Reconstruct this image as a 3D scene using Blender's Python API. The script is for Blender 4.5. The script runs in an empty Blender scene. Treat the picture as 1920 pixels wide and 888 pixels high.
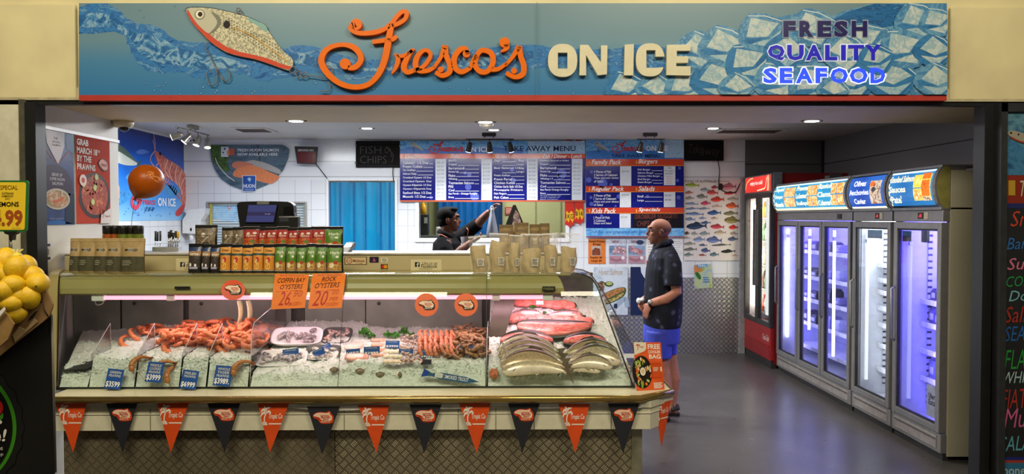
import bpy, bmesh, math, random
from math import sin, cos, pi
from mathutils import Vector, Matrix, Euler, noise
R = math.radians
S = bpy.context.scene
COL = S.collection
V = Vector
# ------------------------------------------------------------------ camera, world, exposure, hall lamps
F = 1400.0
CAM = V((0, 0, 1.7))
ROT = Euler((pi/2 - math.atan(36/F), 0, -math.atan(15/F)))
cam_d = bpy.data.cameras.new('camera')
cam_d.lens = F/1920*36; cam_d.sensor_width = 36; cam_d.clip_start = .05; cam_d.clip_end = 60
cam = bpy.data.objects.new('camera', cam_d); COL.objects.link(cam)
cam.location = CAM; cam.rotation_euler = ROT
S.camera = cam
RM = ROT.to_matrix()
S.view_settings.view_transform = 'Standard'; S.view_settings.look = 'None'
S.view_settings.gamma = 1; S.view_settings.use_curve_mapping = False
S.view_settings.exposure = 0.0
w = bpy.data.worlds.new('world'); S.world = w; w.use_nodes = True
w.node_tree.nodes['Background'].inputs[0].default_value = (1, .9, .75, 1)
w.node_tree.nodes['Background'].inputs[1].default_value = .10

def lamp(name, kind, loc, energy, color=(1, 1, 1), size=.1, size_y=None, rot=(0, 0, 0), spot=None, blend=.5, parent=None):
    l = bpy.data.lights.new(name, kind); l.energy = energy; l.color = color
    if kind == 'AREA':
        l.size = size
        if size_y: l.shape = 'RECTANGLE'; l.size_y = size_y
    else:
        l.shadow_soft_size = size
    if spot: l.spot_size = R(spot); l.spot_blend = blend
    o = bpy.data.objects.new(name, l); COL.objects.link(o)
    if parent:
        o.parent = parent; o.location = V(loc) - wloc(parent)
    else: o.location = loc
    o.rotation_euler = rot
    return o
def wloc(o):
    p = V((0, 0, 0))
    while o: p = p + o.location; o = o.parent
    return p
# the shopping hall's ceiling lamps (warm) and the fill added inside the shop (cool)
WARM = (1, .88, .66)
lamp('hall_lamp', 'AREA', (-1.9, 1.0, 4.7), 150, WARM, 2.4, .8, (R(48), 0, 0))
lamp('hall_lamp', 'AREA', (1.9, 1.0, 4.7), 125, WARM, 2.4, .8, (R(48), 0, 0))

# ------------------------------------------------------------------ rays: pixel of the photo -> point on a wall / floor / depth
def ray(px, py): return RM @ V(((px - 960)/F, (444 - py)/F, -1))
def at(px, py, Y): d = ray(px, py); return CAM + d*(Y/d.y)
def atX(px, py, X): d = ray(px, py); return CAM + d*(X/d.x)
def atZ(px, py, Z): d = ray(px, py); return CAM + d*((Z - CAM.z)/d.z)

# ------------------------------------------------------------------ materials
def lin(c):
    if isinstance(c, str):
        c = c.lstrip('#'); c = [int(c[i:i+2], 16)/255 for i in (0, 2, 4)]
    return tuple(((x/12.92) if x <= .04045 else ((x+.055)/1.055)**2.4) for x in c) + (1,)
_M = {}
class NT:
    def __init__(s, name):
        s.m = bpy.data.materials.new(name); s.m.use_nodes = True; s.t = s.m.node_tree; s.b = s.t.nodes['Principled BSDF']; s.out = s.t.nodes['Material Output']
    def n(s, typ, **kw):
        x = s.t.nodes.new('ShaderNode'+typ)
        for k, v in kw.items(): setattr(x, k, v)
        return x
    def l(s, a, b): s.t.links.new(a, b)
    def math(s, op, a, b=None, c=None):
        x = s.n('Math', operation=op)
        for i, y in enumerate((a, b, c)):
            if y is None: continue
            if isinstance(y, (int, float)): x.inputs[i].default_value = y
            else: s.l(y, x.inputs[i])
        return x.outputs[0]
    def co(s, scale=(1, 1, 1), rot=(0, 0, 0)):
        c = s.n('TexCoord'); m = s.n('Mapping'); m.inputs['Scale'].default_value = scale; m.inputs['Rotation'].default_value = rot
        s.l(c.outputs['Object'], m.inputs[0]); return m.outputs[0]
    def noise(s, scale, detail=4, rough=.55, co=None, dist=0):
        x = s.n('TexNoise'); x.inputs['Scale'].default_value = scale; x.inputs['Detail'].default_value = detail; x.inputs['Roughness'].default_value = rough
        x.inputs['Distortion'].default_value = dist
        s.l(co if co else s.co(), x.inputs['Vector']); return x.outputs[0]
    def ramp(s, fac, stops, interp='LINEAR'):
        x = s.n('ValToRGB'); x.color_ramp.interpolation = interp; e = x.color_ramp.elements
        while len(e) < len(stops): e.new(.5)
        for i, (p, c) in enumerate(stops): e[i].position = p; e[i].color = lin(c)
        s.l(fac, x.inputs[0]); return x.outputs[0]
    def bump(s, h, strength=.3, dist=.01):
        x = s.n('Bump'); x.inputs['Strength'].default_value = strength; x.inputs['Distance'].default_value = dist
        s.l(h, x.inputs['Height']); s.l(x.outputs[0], s.b.inputs['Normal'])
    def set(s, rough=None, metal=None, spec=None, color=None, emit=None, es=None):
        b = s.b.inputs
        if rough is not None: b['Roughness'].default_value = rough
        if metal is not None: b['Metallic'].default_value = metal
        if spec is not None: b['Specular IOR Level'].default_value = spec
        if color is not None:
            if isinstance(color, (str, tuple, list)): b['Base Color'].default_value = lin(color) if isinstance(color, str) else tuple(color)+(1,)
            else: s.l(color, b['Base Color'])
        if emit is not None:
            if isinstance(emit, str): b['Emission Color'].default_value = lin(emit)
            else: s.l(emit, b['Emission Color'])
            b['Emission Strength'].default_value = 1 if es is None else es
        return s.m
def shade(c, k):
    c = c.lstrip('#'); return '#' + ''.join('%02x' % max(0, min(255, int(int(c[i:i+2], 16)*k))) for i in (0, 2, 4))
def mat(color, rough=.5, metal=0, es=0, var=.08, scale=18, bump=0, spec=.5):
    """plain stuff with a slight procedural mottling"""
    key = (color, rough, metal, es, var, scale, bump, spec)
    if key in _M: return _M[key]
    t = NT('surface')
    if var:
        n = t.noise(scale, 3)
        c = t.ramp(n, [(.3, shade(color, 1-var)), (.7, shade(color, 1+var))])
    else: c = color
    t.set(rough, metal, spec, c)
    if es: t.set(emit=c, es=es)
    if bump: t.bump(t.noise(scale*3, 4), bump, .004)
    _M[key] = t.m
    return t.m
def blotch(cols, scale=30, rough=.5, es=0, detail=5, dist=.6, lo=.3, hi=.7, interp='LINEAR', bump=0, spec=.25, sc=(1, 1, 1)):
    """mottled print / food: noise through a ramp of several colours"""
    key = ('b', tuple(cols), scale, rough, es, detail, dist, lo, hi, interp, bump, spec, sc)
    if key in _M: return _M[key]
    t = NT('mottled'); co = t.co(sc); n = t.noise(scale, detail, .6, co, dist)
    st = [(lo+(hi-lo)*i/(len(cols)-1), c) for i, c in enumerate(cols)]
    c = t.ramp(n, st, interp); t.set(rough, 0, spec, c)
    if es: t.set(emit=c, es=es)
    if bump: t.bump(n, bump, .01)
    _M[key] = t.m
    return t.m
def glassy(tint='#ffffff', refl=.12, rough=.02, alpha_tint=.985):
    """thin pane: see-through with a fresnel-weighted mirror"""
    key = ('g', tint, refl, rough, alpha_tint)
    if key in _M: return _M[key]
    t = NT('clear_pane'); tr = t.n('BsdfTransparent'); gl = t.n('BsdfGlossy'); mx = t.n('MixShader'); fr = t.n('LayerWeight')
    c = lin(tint); tr.inputs[0].default_value = (c[0]*alpha_tint, c[1]*alpha_tint, c[2]*alpha_tint, 1); gl.inputs['Roughness'].default_value = rough
    fc = t.math('ADD', t.math('MULTIPLY', t.math('POWER', fr.outputs['Facing'], 4), .55), refl*.4)
    t.l(fc, mx.inputs[0]); t.l(tr.outputs[0], mx.inputs[1]); t.l(gl.outputs[0], mx.inputs[2]); t.l(mx.outputs[0], t.out.inputs[0])
    t.t.nodes.remove(t.b); _M[key] = t.m
    return t.m
def film(tint='#ffffff', alpha=.25, rough=.25):
    """cloudy plastic film: part clear, part white"""
    key = ('f', tint, alpha, rough)
    if key in _M: return _M[key]
    t = NT('plastic_film'); t.set(rough, 0, .6, tint); t.b.inputs['Alpha'].default_value = alpha
    _M[key] = t.m
    return t.m

# ------------------------------------------------------------------ mesh builder
class MB:
    def __init__(s): s.v = []; s.f = []; s.mi = []; s.sm = []; s.mats = []; s.flat = []
    def idx(s, m):
        if m not in s.mats: s.mats.append(m)
        return s.mats.index(m)
    def add(s, vs, fs, m, smooth=False):
        b = len(s.v); s.v += [V(p) for p in vs]; i = s.idx(m)
        for f in fs: s.f.append([b+k for k in f]); s.mi.append(i); s.sm.append(smooth)
        return s
    def bm(s, bm, m, smooth=False):
        bm.verts.ensure_lookup_table(); bm.verts.index_update()
        s.add([v.co for v in bm.verts], [[v.index for v in f.verts] for f in bm.faces], m, smooth); bm.free(); return s
    def box(s, a, b, m, bev=0, xf=None, seg=2):
        bm = bmesh.new(); a = V(a); b = V(b); c = (a+b)/2; d = b-a
        bmesh.ops.create_cube(bm, size=1, matrix=Matrix.Translation(c) @ Matrix.Diagonal((abs(d.x), abs(d.y), abs(d.z), 1)))
        if bev: bmesh.ops.bevel(bm, geom=bm.edges[:], offset=min(bev, .45*min(abs(d.x), abs(d.y), abs(d.z))), segments=seg, affect='EDGES', profile=.6)
        if xf: bmesh.ops.transform(bm, matrix=xf, verts=bm.verts)
        return s.bm(bm, m)
    def prism(s, pts, ext, m, smooth=False):
        pts = [V(p) for p in pts]; n = len(pts); e = V(ext)
        return s.add(pts + [p+e for p in pts], [list(range(n))[::-1], list(range(n, 2*n))] + [[i, (i+1) % n, n+(i+1) % n, n+i] for i in range(n)], m, smooth)
    def loft(s, rings, m, caps=True, closed=True, smooth=True):
        n = len(rings[0]); vs = [p for r in rings for p in r]; fs = []
        for j in range(len(rings)-1):
            for i in range(n if closed else n-1):
                a = j*n+i; b = j*n+(i+1) % n; fs.append([a, b, b+n, a+n])
        if caps: fs.append(list(range(n))[::-1]); fs.append([(len(rings)-1)*n+i for i in range(n)])
        return s.add(vs, fs, m, smooth)
    def tube(s, path, r, m, n=8, flat=1.0, up=V((0, 0, 1)), caps=True):
        path = [V(p) for p in path]; k = len(path)
        if not isinstance(r, (list, tuple)): r = [r]*k
        rings = []; pu = None
        for i, p in enumerate(path):
            t = (path[min(i+1, k-1)] - path[max(i-1, 0)]).normalized()
            if pu is None:
                pu = up if abs(t.dot(up)) < .95 else V((1, 0, 0))
            u = (pu - t*pu.dot(t)).normalized(); pu = u; w_ = t.cross(u)
            rings.append([p + (w_*cos(2*pi*a/n) + u*(flat*sin(2*pi*a/n)))*r[i] for a in range(n)])
        return s.loft(rings, m, caps)
    def lathe(s, prof, c, m, n=20, axis=V((0, 0, 1)), smooth=True):
        c = V(c); axis = V(axis).normalized(); u = axis.orthogonal().normalized(); w_ = axis.cross(u)
        return s.loft([[c + axis*z + (u*cos(2*pi*i/n) + w_*sin(2*pi*i/n))*max(r, 1e-4) for i in range(n)] for r, z in prof], m, True, True, smooth)
    def ell(s, c, r, m, rot=None, nu=12, nv=8):
        c = V(c); rings = []
        for j in range(nv+1):
            th = pi*j/nv; z = cos(th); q = max(sin(th), .02)
            ring = []
            for i in range(nu):
                p = V((r[0]*q*cos(2*pi*i/nu), r[1]*q*sin(2*pi*i/nu), r[2]*z))
                ring.append(c + (rot @ p if rot else p))
            rings.append(ring[::-1])
        return s.loft(rings, m, True)
    def grid(s, fn, nu, nv, m, smooth=True):
        vs = [fn(i/nu, j/nv) for j in range(nv+1) for i in range(nu+1)]
        fs = [[j*(nu+1)+i, j*(nu+1)+i+1, (j+1)*(nu+1)+i+1, (j+1)*(nu+1)+i] for j in range(nv) for i in range(nu)]
        return s.add(vs, fs, m, smooth)
    def build(s, name, parent=None, fix=True, base=True):
        me = bpy.data.meshes.new(name)
        if parent: off = wloc(parent)
        elif base and s.v:
            xs = [p.x for p in s.v]; ys = [p.y for p in s.v]; zs = [p.z for p in s.v]
            off = V(((min(xs)+max(xs))/2, (min(ys)+max(ys))/2, min(zs)))
        else: off = V((0, 0, 0))
        me.from_pydata([p-off for p in s.v], [], s.f)
        for m in s.mats: me.materials.append(m)
        me.polygons.foreach_set('material_index', s.mi); me.polygons.foreach_set('use_smooth', s.sm)
        if fix:
            b = bmesh.new(); b.from_mesh(me); bmesh.ops.recalc_face_normals(b, faces=b.faces); b.to_mesh(me); b.free()
        me.update()
        o = bpy.data.objects.new(name, me); COL.objects.link(o)
        if parent: o.parent = parent
        else: o.location = off
        return o
def tag(o, label, cat, group=None, kind=None):
    if label: o['label'] = label
    if cat: o['category'] = cat
    if group: o['group'] = group
    if kind: o['kind'] = kind
    return o
def thing(name, label, cat, loc=(0, 0, 0), group=None):
    o = bpy.data.objects.new(name, None); COL.objects.link(o); o.location = loc; o.empty_display_size = .05
    return tag(o, label, cat, group)
def struct(o, label=None):
    o['kind'] = 'structure'
    if label: o['label'] = label
    return o
def lab(o, s): o['label'] = s; return o
_kids = {}
def copy_tree(o, loc=None, rot=None, scale=None, label=None, group=None, parent=None):
    c = o.copy(); COL.objects.link(c)
    if parent: c.parent = parent
    for ch in o.children: copy_tree(ch, parent=c)
    if loc is not None: c.location = loc
    if rot is not None: c.rotation_euler = rot
    if scale is not None: c.scale = (scale,)*3 if isinstance(scale, (int, float)) else scale
    if label: c['label'] = label
    if group: c['group'] = group
    return c
ORD = 'first second third fourth fifth sixth seventh eighth ninth tenth eleventh twelfth thirteenth fourteenth fifteenth'.split()
def smooth_path(pts, k=6, closed=False):
    """Catmull-Rom through tuples of any length"""
    out = []; n = len(pts)
    rng = range(n if closed else n-1)
    for i in rng:
        g = (lambda j: pts[j % n]) if closed else (lambda j: pts[max(0, min(n-1, j))])
        p0, p1, p2, p3 = g(i-1), g(i), g(i+1), g(i+2)
        for a in range(k):
            t = a/k
            out.append(tuple(.5*((2*b)+(c-a_)*t+(2*a_-5*b+4*c-d)*t*t+(-a_+3*b-3*c+d)*t**3) for a_, b, c, d in zip(p0, p1, p2, p3)))
    if not closed: out.append(tuple(pts[-1]))
    return out
# ------------------------------------------------------------------ lettering
_T = {}
def text_geo(txt, bold=0, shear=0, res=2):
    key = (txt, bold, shear, res)
    if key in _T: return _T[key]
    cu = bpy.data.curves.new('t', 'FONT'); cu.body = txt; cu.offset = bold; cu.shear = shear; cu.resolution_u = res
    o = bpy.data.objects.new('t', cu); me = o.to_mesh()
    vs = [(v.co.x, v.co.y) for v in me.vertices]; fs = [list(p.vertices) for p in me.polygons]
    o.to_mesh_clear(); bpy.data.objects.remove(o); bpy.data.curves.remove(cu)
    if not vs: vs = [(0, 0), (1, 0), (0, 1)]; fs = []
    x0 = min(v[0] for v in vs); x1 = max(v[0] for v in vs); y0 = min(v[1] for v in vs); y1 = max(v[1] for v in vs)
    vs = [((x-x0)/max(x1-x0, 1e-6), (y-y0)/max(y1-y0, 1e-6)) for x, y in vs]
    _T[key] = (vs, fs, (x1-x0)/max(y1-y0, 1e-6)); return _T[key]

class Print:
    """Flat printed layers on a surface. mp(x, y) -> 3D point; nrm = towards the viewer; y grows downward as in the photo."""
    def __init__(s, mp, nrm, lift=.0007, es=0, rough=.45, var=0):
        s.mp = mp; s.n = V(nrm).normalized(); s.lift = lift; s.b = MB(); s.es = es; s.rough = rough; s.k = 0
    def mt(s, c):
        if isinstance(c, str): return mat(c, s.rough, 0, s.es, 0, spec=.2)
        return c
    def pt(s, x, y, k): return s.mp(x, y) + s.n*(s.lift*k)
    def poly(s, pts, c, k=1): s.b.add([s.pt(x, y, k) for x, y in pts], [list(range(len(pts)))], s.mt(c)); return s
    def rect(s, x0, y0, x1, y1, c, k=1): return s.poly([(x0, y1), (x1, y1), (x1, y0), (x0, y0)], c, k)
    def quad(s, pts, c, k=1): return s.poly(pts, c, k)
    def ellipse(s, cx, cy, rx, ry, c, k=1, rot=0, n=24, a0=0, a1=2*pi):
        return s.poly([(cx+rx*cos(a)*cos(rot)-ry*sin(a)*sin(rot), cy+rx*cos(a)*sin(rot)+ry*sin(a)*cos(rot)) for a in [a0+(a1-a0)*i/(n if a1-a0 > 6.2 else n-1) for i in range(n)]], c, k)
    def path(s, pts, wd, c, k=1, sm=5):
        p = smooth_path([tuple(q) + (() if len(q) > 2 else (wd,)) for q in pts], sm) if sm else [tuple(q) + (() if len(q) > 2 else (wd,)) for q in pts]
        L = []; Rr = []
        for i, (x, y, w_) in enumerate(p):
            a = p[max(0, i-1)]; b = p[min(len(p)-1, i+1)]; dx = b[0]-a[0]; dy = b[1]-a[1]; d = math.hypot(dx, dy) or 1
            L.append((x-dy/d*w_/2, y+dx/d*w_/2)); Rr.append((x+dy/d*w_/2, y-dx/d*w_/2))
        n = len(p)
        s.b.add([s.pt(x, y, k) for x, y in L] + [s.pt(x, y, k) for x, y in Rr], [[i, i+1, n+i+1, n+i] for i in range(n-1)], s.mt(c)); return s
    def text(s, t, x0, y0, x1, y1, c, k=2, bold=0, shear=0, slope=0, keep=False, res=2):
        """fit into the box; slope = dy per dx; keep = keep the letters' aspect, aligned to x0"""
        vs, fs, asp = text_geo(t, bold, shear, res)
        if keep: x1 = min(x1, x0 + asp*(y1-y0))
        s.b.add([s.pt(x0+u*(x1-x0), y1-v*(y1-y0)+slope*u*(x1-x0), k) for u, v in vs], fs, s.mt(c)); return s
    def lines(s, x0, y0, x1, n, dy, h, c, k=2, seed=0):
        """small print too fine to read: rows of broken bars"""
        r = random.Random(seed)
        for i in range(n):
            x = x0; e = x1 - r.random()*.25*(x1-x0)
            while x < e:
                w_ = min(e-x, (x1-x0)*r.uniform(.08, .2)); s.rect(x, y0+i*dy, x+w_*.85, y0+i*dy+h, c, k); x += w_
        return s
    def fish(s, x, y, L, h, c, k=2, face=-1, belly=None, rot=0):
        """a little fish outline of length L, body height h, head towards face"""
        up = [(-.5, 0), (-.42, -.28), (-.25, -.46), (-.05, -.5), (.15, -.36), (.3, -.15), (.36, -.1), (.5, -.42), (.46, 0), (.5, .42), (.36, .1), (.3, .15), (.12, .36), (-.1, .46), (-.3, .36), (-.43, .18)]
        f = lambda a, b: (x + (a*L*-face*cos(rot) - b*h*sin(rot)), y + a*L*-face*sin(rot) + b*h*cos(rot))
        s.poly([f(a, b) for a, b in up], c, k)
        s.poly([f(a, b) for a, b in [(-.15, -.46), (-.02, -.72), (.2, -.45), (.15, -.32)]], c, k)
        if belly: s.poly([f(a, b) for a, b in [(-.46, .05), (-.2, .1), (.28, .05), (.12, .3), (-.1, .38), (-.3, .3)]], belly, k+1)
        s.ellipse(*f(-.4, -.08), .03*L, .03*L, '#111111', k+2, n=8)
        return s
    def build(s, name, parent=None): return s.b.build(name, parent, fix=False)
def planeY(Y): return (lambda x, y: at(x, y, Y)), V((0, -1, 0))
def planeX(X): return (lambda x, y: atX(x, y, X)), V((-1 if X > 0 else 1, 0, 0))
def board(b, pts, thick, n, m):
    """slab behind the printed face: pts clockwise, n towards the viewer"""
    b.prism(pts, -V(n)*thick, m)
# ================================================================== SETTING
YF, YS, YB = 4.6, 5.6, 9.33          # shop front plane, edge of the low ceiling, rear wall
ZS, ZC = 2.41, 2.67                  # low ceiling at the front, ceiling inside
XL, XLF, XR = -3.96, -2.87, 4.0

def tile_mat(axis, base, joint, tw=.2, th=.2, zt=2.17, lines=()):
    t = NT('wall_tile'); c = t.n('TexCoord'); sx = t.n('SeparateXYZ'); t.l(c.outputs['Object'], sx.inputs[0])
    cb = t.n('CombineXYZ'); t.l(sx.outputs[axis], cb.inputs[0]); t.l(sx.outputs[2], cb.inputs[1])
    br = t.n('TexBrick'); br.offset = 0; br.inputs['Scale'].default_value = 1
    for k, v in (('Mortar Size', .003), ('Mortar Smooth', .1), ('Brick Width', tw), ('Row Height', th)): br.inputs[k].default_value = v
    br.inputs['Color1'].default_value = lin(base); br.inputs['Color2'].default_value = lin(shade(base, .97)); br.inputs['Mortar'].default_value = lin(joint)
    t.l(cb.outputs[0], br.inputs['Vector'])
    up = t.math('GREATER_THAN', sx.outputs[2], zt)
    mx = t.n('MixRGB'); t.l(up, mx.inputs[0]); t.l(br.outputs[0], mx.inputs[1])
    ln = None
    for z in lines:
        g = t.math('LESS_THAN', t.math('ABSOLUTE', t.math('SUBTRACT', sx.outputs[2], z)), .006)
        ln = g if ln is None else t.math('MAXIMUM', ln, g)
    m2 = t.n('MixRGB'); m2.inputs[1].default_value = lin(base); m2.inputs[2].default_value = lin(joint)
    if ln is not None: t.l(ln, m2.inputs[0])
    else: m2.inputs[0].default_value = 0
    t.l(m2.outputs[0], mx.inputs[2])
    t.set(.16, 0, .5, mx.outputs[0])
    return t.m
TILE = tile_mat(0, '#e2e5ea', '#b4b6ba', lines=(2.21, 2.40))
TILE_L = tile_mat(1, '#e2e5ea', '#b4b6ba', lines=(2.21, 2.40))
DARK = tile_mat(0, '#6b6767', '#3a3838', .6, .4, lines=(2.37,)); DARK_R = tile_mat(1, '#757172', '#3a3838', .6, .4, lines=(2.37,))
PLAST = mat('#cfcac0', .5, var=.03, scale=3)
CREAM = mat('#d8cd9e', .5, var=.05, scale=2.5)
CEIL = mat('#cfcac4', .6, var=.03, scale=2); SOFF = mat('#c9b48e', .6, var=.03, scale=2)  # low ceiling tint carries the hall's warm light in its colour
BLACK = mat('#151515', .4, var=.1)
WHITE = mat('#eeeeec', .35, var=.02)
GREYM = mat('#8c8c8a', .35, .6)

def plate_mat(cell, base, hi, rough=.32, metal=.75, axis=0, strength=.5):
    """tread plate: groups of raised bars turned 90 degrees from cell to cell"""
    t = NT('tread_plate'); c = t.n('TexCoord'); sx = t.n('SeparateXYZ'); t.l(c.outputs['Object'], sx.inputs[0])
    x, z = sx.outputs[axis], sx.outputs[2]; q = .7071/cell
    a = t.math('MULTIPLY', t.math('ADD', x, z), q); b = t.math('MULTIPLY', t.math('SUBTRACT', x, z), q)
    fa, fb = t.math('FLOOR', a), t.math('FLOOR', b)
    ua = t.math('SUBTRACT', t.math('SUBTRACT', a, fa), .5); ub = t.math('SUBTRACT', t.math('SUBTRACT', b, fb), .5)
    par = t.math('FLOORED_MODULO', t.math('ADD', fa, fb), 2)
    mixv = lambda p, q_: t.math('ADD', t.math('MULTIPLY', p, par), t.math('MULTIPLY', q_, t.math('SUBTRACT', 1, par)))
    al, ac = mixv(ua, ub), mixv(ub, ua)
    bars = t.math('ABSOLUTE', t.math('SINE', t.math('MULTIPLY', ac, 2*pi*2.2)))
    lenm = t.math('SUBTRACT', 1, t.math('SMOOTH_MAX', t.math('MULTIPLY', t.math('ABSOLUTE', al), 2.3), 0, .1))
    mask = t.math('MULTIPLY', t.math('GREATER_THAN', t.math('SUBTRACT', .46, t.math('ABSOLUTE', ac)), 0), t.math('MAXIMUM', lenm, 0))
    h = t.math('MULTIPLY', t.math('POWER', bars, 2.0), t.math('MINIMUM', t.math('MULTIPLY', mask, 2.5), 1))
    n = t.noise(3, 4)
    dirt = t.ramp(n, [(.3, shade(base, .82)), (.7, base)])
    mx = t.n('MixRGB'); t.l(h, mx.inputs[0]); t.l(dirt, mx.inputs[1]); mx.inputs[2].default_value = lin(hi)
    t.set(rough, metal, .5, mx.outputs[0]); t.bump(h, strength, .004)
    return t.m
PLATE_W = plate_mat(.042, '#8f8f8e', '#c2c2c0')

# floor
t = NT('polished_concrete'); n1 = t.noise(1.3, 6, .6); n2 = t.noise(14, 5, .7)
mm = t.math('ADD', t.math('MULTIPLY', n1, .65), t.math('MULTIPLY', n2, .35))
t.set(.3, 0, .5, t.ramp(mm, [(.3, '#3b3938'), (.5, '#4c4947'), (.7, '#5d5a57')]))
rr = t.n('MapRange'); t.l(n2, rr.inputs[0]); rr.inputs[3].default_value = .2; rr.inputs[4].default_value = .42; t.l(rr.outputs[0], t.b.inputs['Roughness'])
t.bump(n2, .08, .004)
b = MB(); b.box((-7, -2, -.1), (7, 12.9, 0), t.m); struct(b.build('floor', base=False))
# rear wall with its three openings
def px(x, Y=YB): return at(x, 408, Y).x
def pz(y, Y=YB, x=945): return at(x, y, Y).z
op = [(px(392), px(573), pz(473), pz(381)), (px(617), px(741), 0, pz(339)), (px(786), px(1060), pz(446), pz(378))]
XD = px(1396)
b = MB(); x = XL; y0, y1 = YB, YB+.12
for x0, x1, z0, z1 in op:
    b.box((x, y0, 0), (x0, y1, ZC), TILE)
    if z0 > 0: b.box((x0, y0, 0), (x1, y1, z0), TILE)
    b.box((x0, y0, z1), (x1, y1, ZC), TILE); x = x1
b.box((x, y0, 0), (XD, y1, ZC), TILE)
struct(b.build('wall_back', base=False))
b = MB(); b.box((XD, y0, 0), (XR+.12, y1, ZC), DARK); struct(b.build('wall_back_dark', base=False))
b = MB(); b.box((XR, YF+.05, 0), (XR+.12, YB, ZC), DARK_R)
for z in (2.36, 2.49): pass
struct(b.build('wall_right', base=False))
b = MB(); b.box((XL-.12, YS, 0), (XL, YB+.12, ZC), TILE_L); struct(b.build('wall_left', base=False))
b = MB(); b.box((XLF-.1, YF+.03, 0), (XLF, YS, ZS), PLAST); b.box((XL-.12, YS-.1, 0), (XLF-.1, YS, ZC), PLAST)
struct(b.build('wall_left_front', base=False))
b = MB(); b.box((XLF, YF+.06, 2.255), (XLF+.012, YS, 2.275), WHITE); struct(b.build('trim_1', base=False))
# ceilings
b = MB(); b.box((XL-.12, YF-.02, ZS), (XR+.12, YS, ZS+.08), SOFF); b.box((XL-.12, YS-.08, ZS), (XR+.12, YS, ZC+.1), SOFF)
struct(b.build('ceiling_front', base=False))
b = MB(); b.box((XL-.12, YS, ZC), (XR+.12, YB+.12, ZC+.1), CEIL); struct(b.build('ceiling', base=False))
# tread plate wainscot, corner strip and joints of the rear wall
b = MB(); zt = pz(520)
b.box((px(1040), YB-.012, .0), (px(1387), YB-.001, zt), PLATE_W); struct(b.build('baseboard_back', base=False))
b = MB(); b.box((px(1386), YB-.03, 0), (px(1397), YB-.001, pz(333)), mat('#b9b4b2', .3, .3)); struct(b.build('trim_2', base=False))
b = MB(); b.box((XR-.03, YB-.03, 1.9), (XR-.001, YB-.001, ZC-.01), mat('#2b2829', .5)); struct(b.build('trim_3', base=False))
# frames of the three openings
def frame(x0, x1, z0, z1, wd, m, name, bottom=True):
    b = MB(); ya, yb = YB-.025, YB+.06
    b.box((x0-wd, ya, z0-(wd if bottom else 0)), (x0, yb, z1+wd), m, .004); b.box((x1, ya, z0-(wd if bottom else 0)), (x1+wd, yb, z1+wd), m, .004)
    b.box((x0, ya, z1), (x1, yb, z1+wd), m, .004)
    if bottom: b.box((x0, ya, z0-wd), (x1, yb, z0), m, .004)
    return struct(b.build(name, base=False))
FRM = mat('#e4e4e6', .3, var=.02)
frame(*op[0], .02, mat('#9c9a94', .4, .3), 'window_1'); frame(*op[1], .03, FRM, 'door_1', False); frame(*op[2], .05, FRM, 'window_2')
# kitchen seen through the hatch
KW = mat('#c6ca98', .6, var=.04, scale=1.5)
b = MB(); b.box((-3.2, 12.3, 0), (3.2, 12.4, 2.9), KW); struct(b.build('wall_kitchen', base=False))
b = MB()
for xx in (px(803, 12.3), px(1003, 12.3), px(1050, 12.3)): b.box((xx, 12.285, 1), (xx+.025, 12.299, 2.9), mat('#9fa177', .6))
struct(b.build('trim_4', base=False))
b = MB(); b.box((-3.2, YB+.12, 2.9), (3.2, 12.4, 3), CEIL); struct(b.build('ceiling_kitchen', base=False))
b = MB(); b.box((-3.3, YB+.12, 0), (-3.2, 12.4, 3), KW); b.box((3.2, YB+.12, 0), (3.3, 12.4, 3), KW); struct(b.build('wall_kitchen_side', base=False))
lamp('kitchen_lamp', 'AREA', (0, 11, 2.88), 45, (1, .97, .88), 1.2, .6)

# ------------------------------------------------------------------ shop front: cream fascia, posts, hall walls
b = MB(); zb = at(945, 189, YF).z
fl, fr = at(148, 100, YF).x, at(1775, 100, YF).x
b.box((-5, YF, zb+.01), (5, YF+.25, 3.6), CREAM)
struct(b.build('wall_fascia', base=False))
def cream_panel(x0, x1, name):
    b = MB(); z0, z1 = at(945, 187, YF-.03).z, at(945, 9, YF-.03).z
    b.box((x0, YF-.03, z0), (x1, YF-.002, z1), CREAM, .012, seg=3)
    return struct(b.build(name, base=False))
cream_panel(-3.6, fl-.004, 'trim_5'); cream_panel(fr+.004, 3.6, 'trim_6')
b = MB(); b.box((-5, YF-.03, zb-.004), (5, YF-.002, zb+.012), mat('#b7ad8a', .4)); struct(b.build('trim_7', base=False))
b = MB(); b.box((-5, YF-.02, zb-.03), (5, YF+.03, zb-.004), BLACK); struct(b.build('trim_8', base=False))
# left post: black upright with a metal edge, pale hall wall beside it
X = lambda x: at(x, 408, YF).x
b = MB(); b.box((X(57), YF-.04, 0), (X(77), YF+.06, zb-.02), mat('#12120f', .45)); struct(b.build('trim_9', base=False))
b = MB(); b.box((X(44), YF-.03, 0), (X(57), YF+.06, zb), mat('#8d8a72', .28, .8)); struct(b.build('trim_10', base=False))
b = MB(); b.box((X(2), YF-.02, 0), (X(44), YF+.1, zb), mat('#d3cfb4', .5, var=.04)); struct(b.build('wall_hall_left', base=False))
b = MB(); b.box((-5, YF-.05, 0), (X(2), YF+.1, zb), mat('#1c1a18', .5)); struct(b.build('wall_hall_far', base=False))
# right post
b = MB(); b.box((X(1838), YF-.03, 0), (X(1856), YF+.08, zb-.02), mat('#191a1a', .35)); b.box((X(1856), YF-.015, 0), (X(1872), YF+.08, zb-.02), mat('#0e0f0f', .4)); struct(b.build('trim_11', base=False))
b = MB(); b.box((X(1872), YF, 0), (5, YF+.1, zb), mat('#1b1c1c', .5)); struct(b.build('wall_hall_right', base=False))
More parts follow.
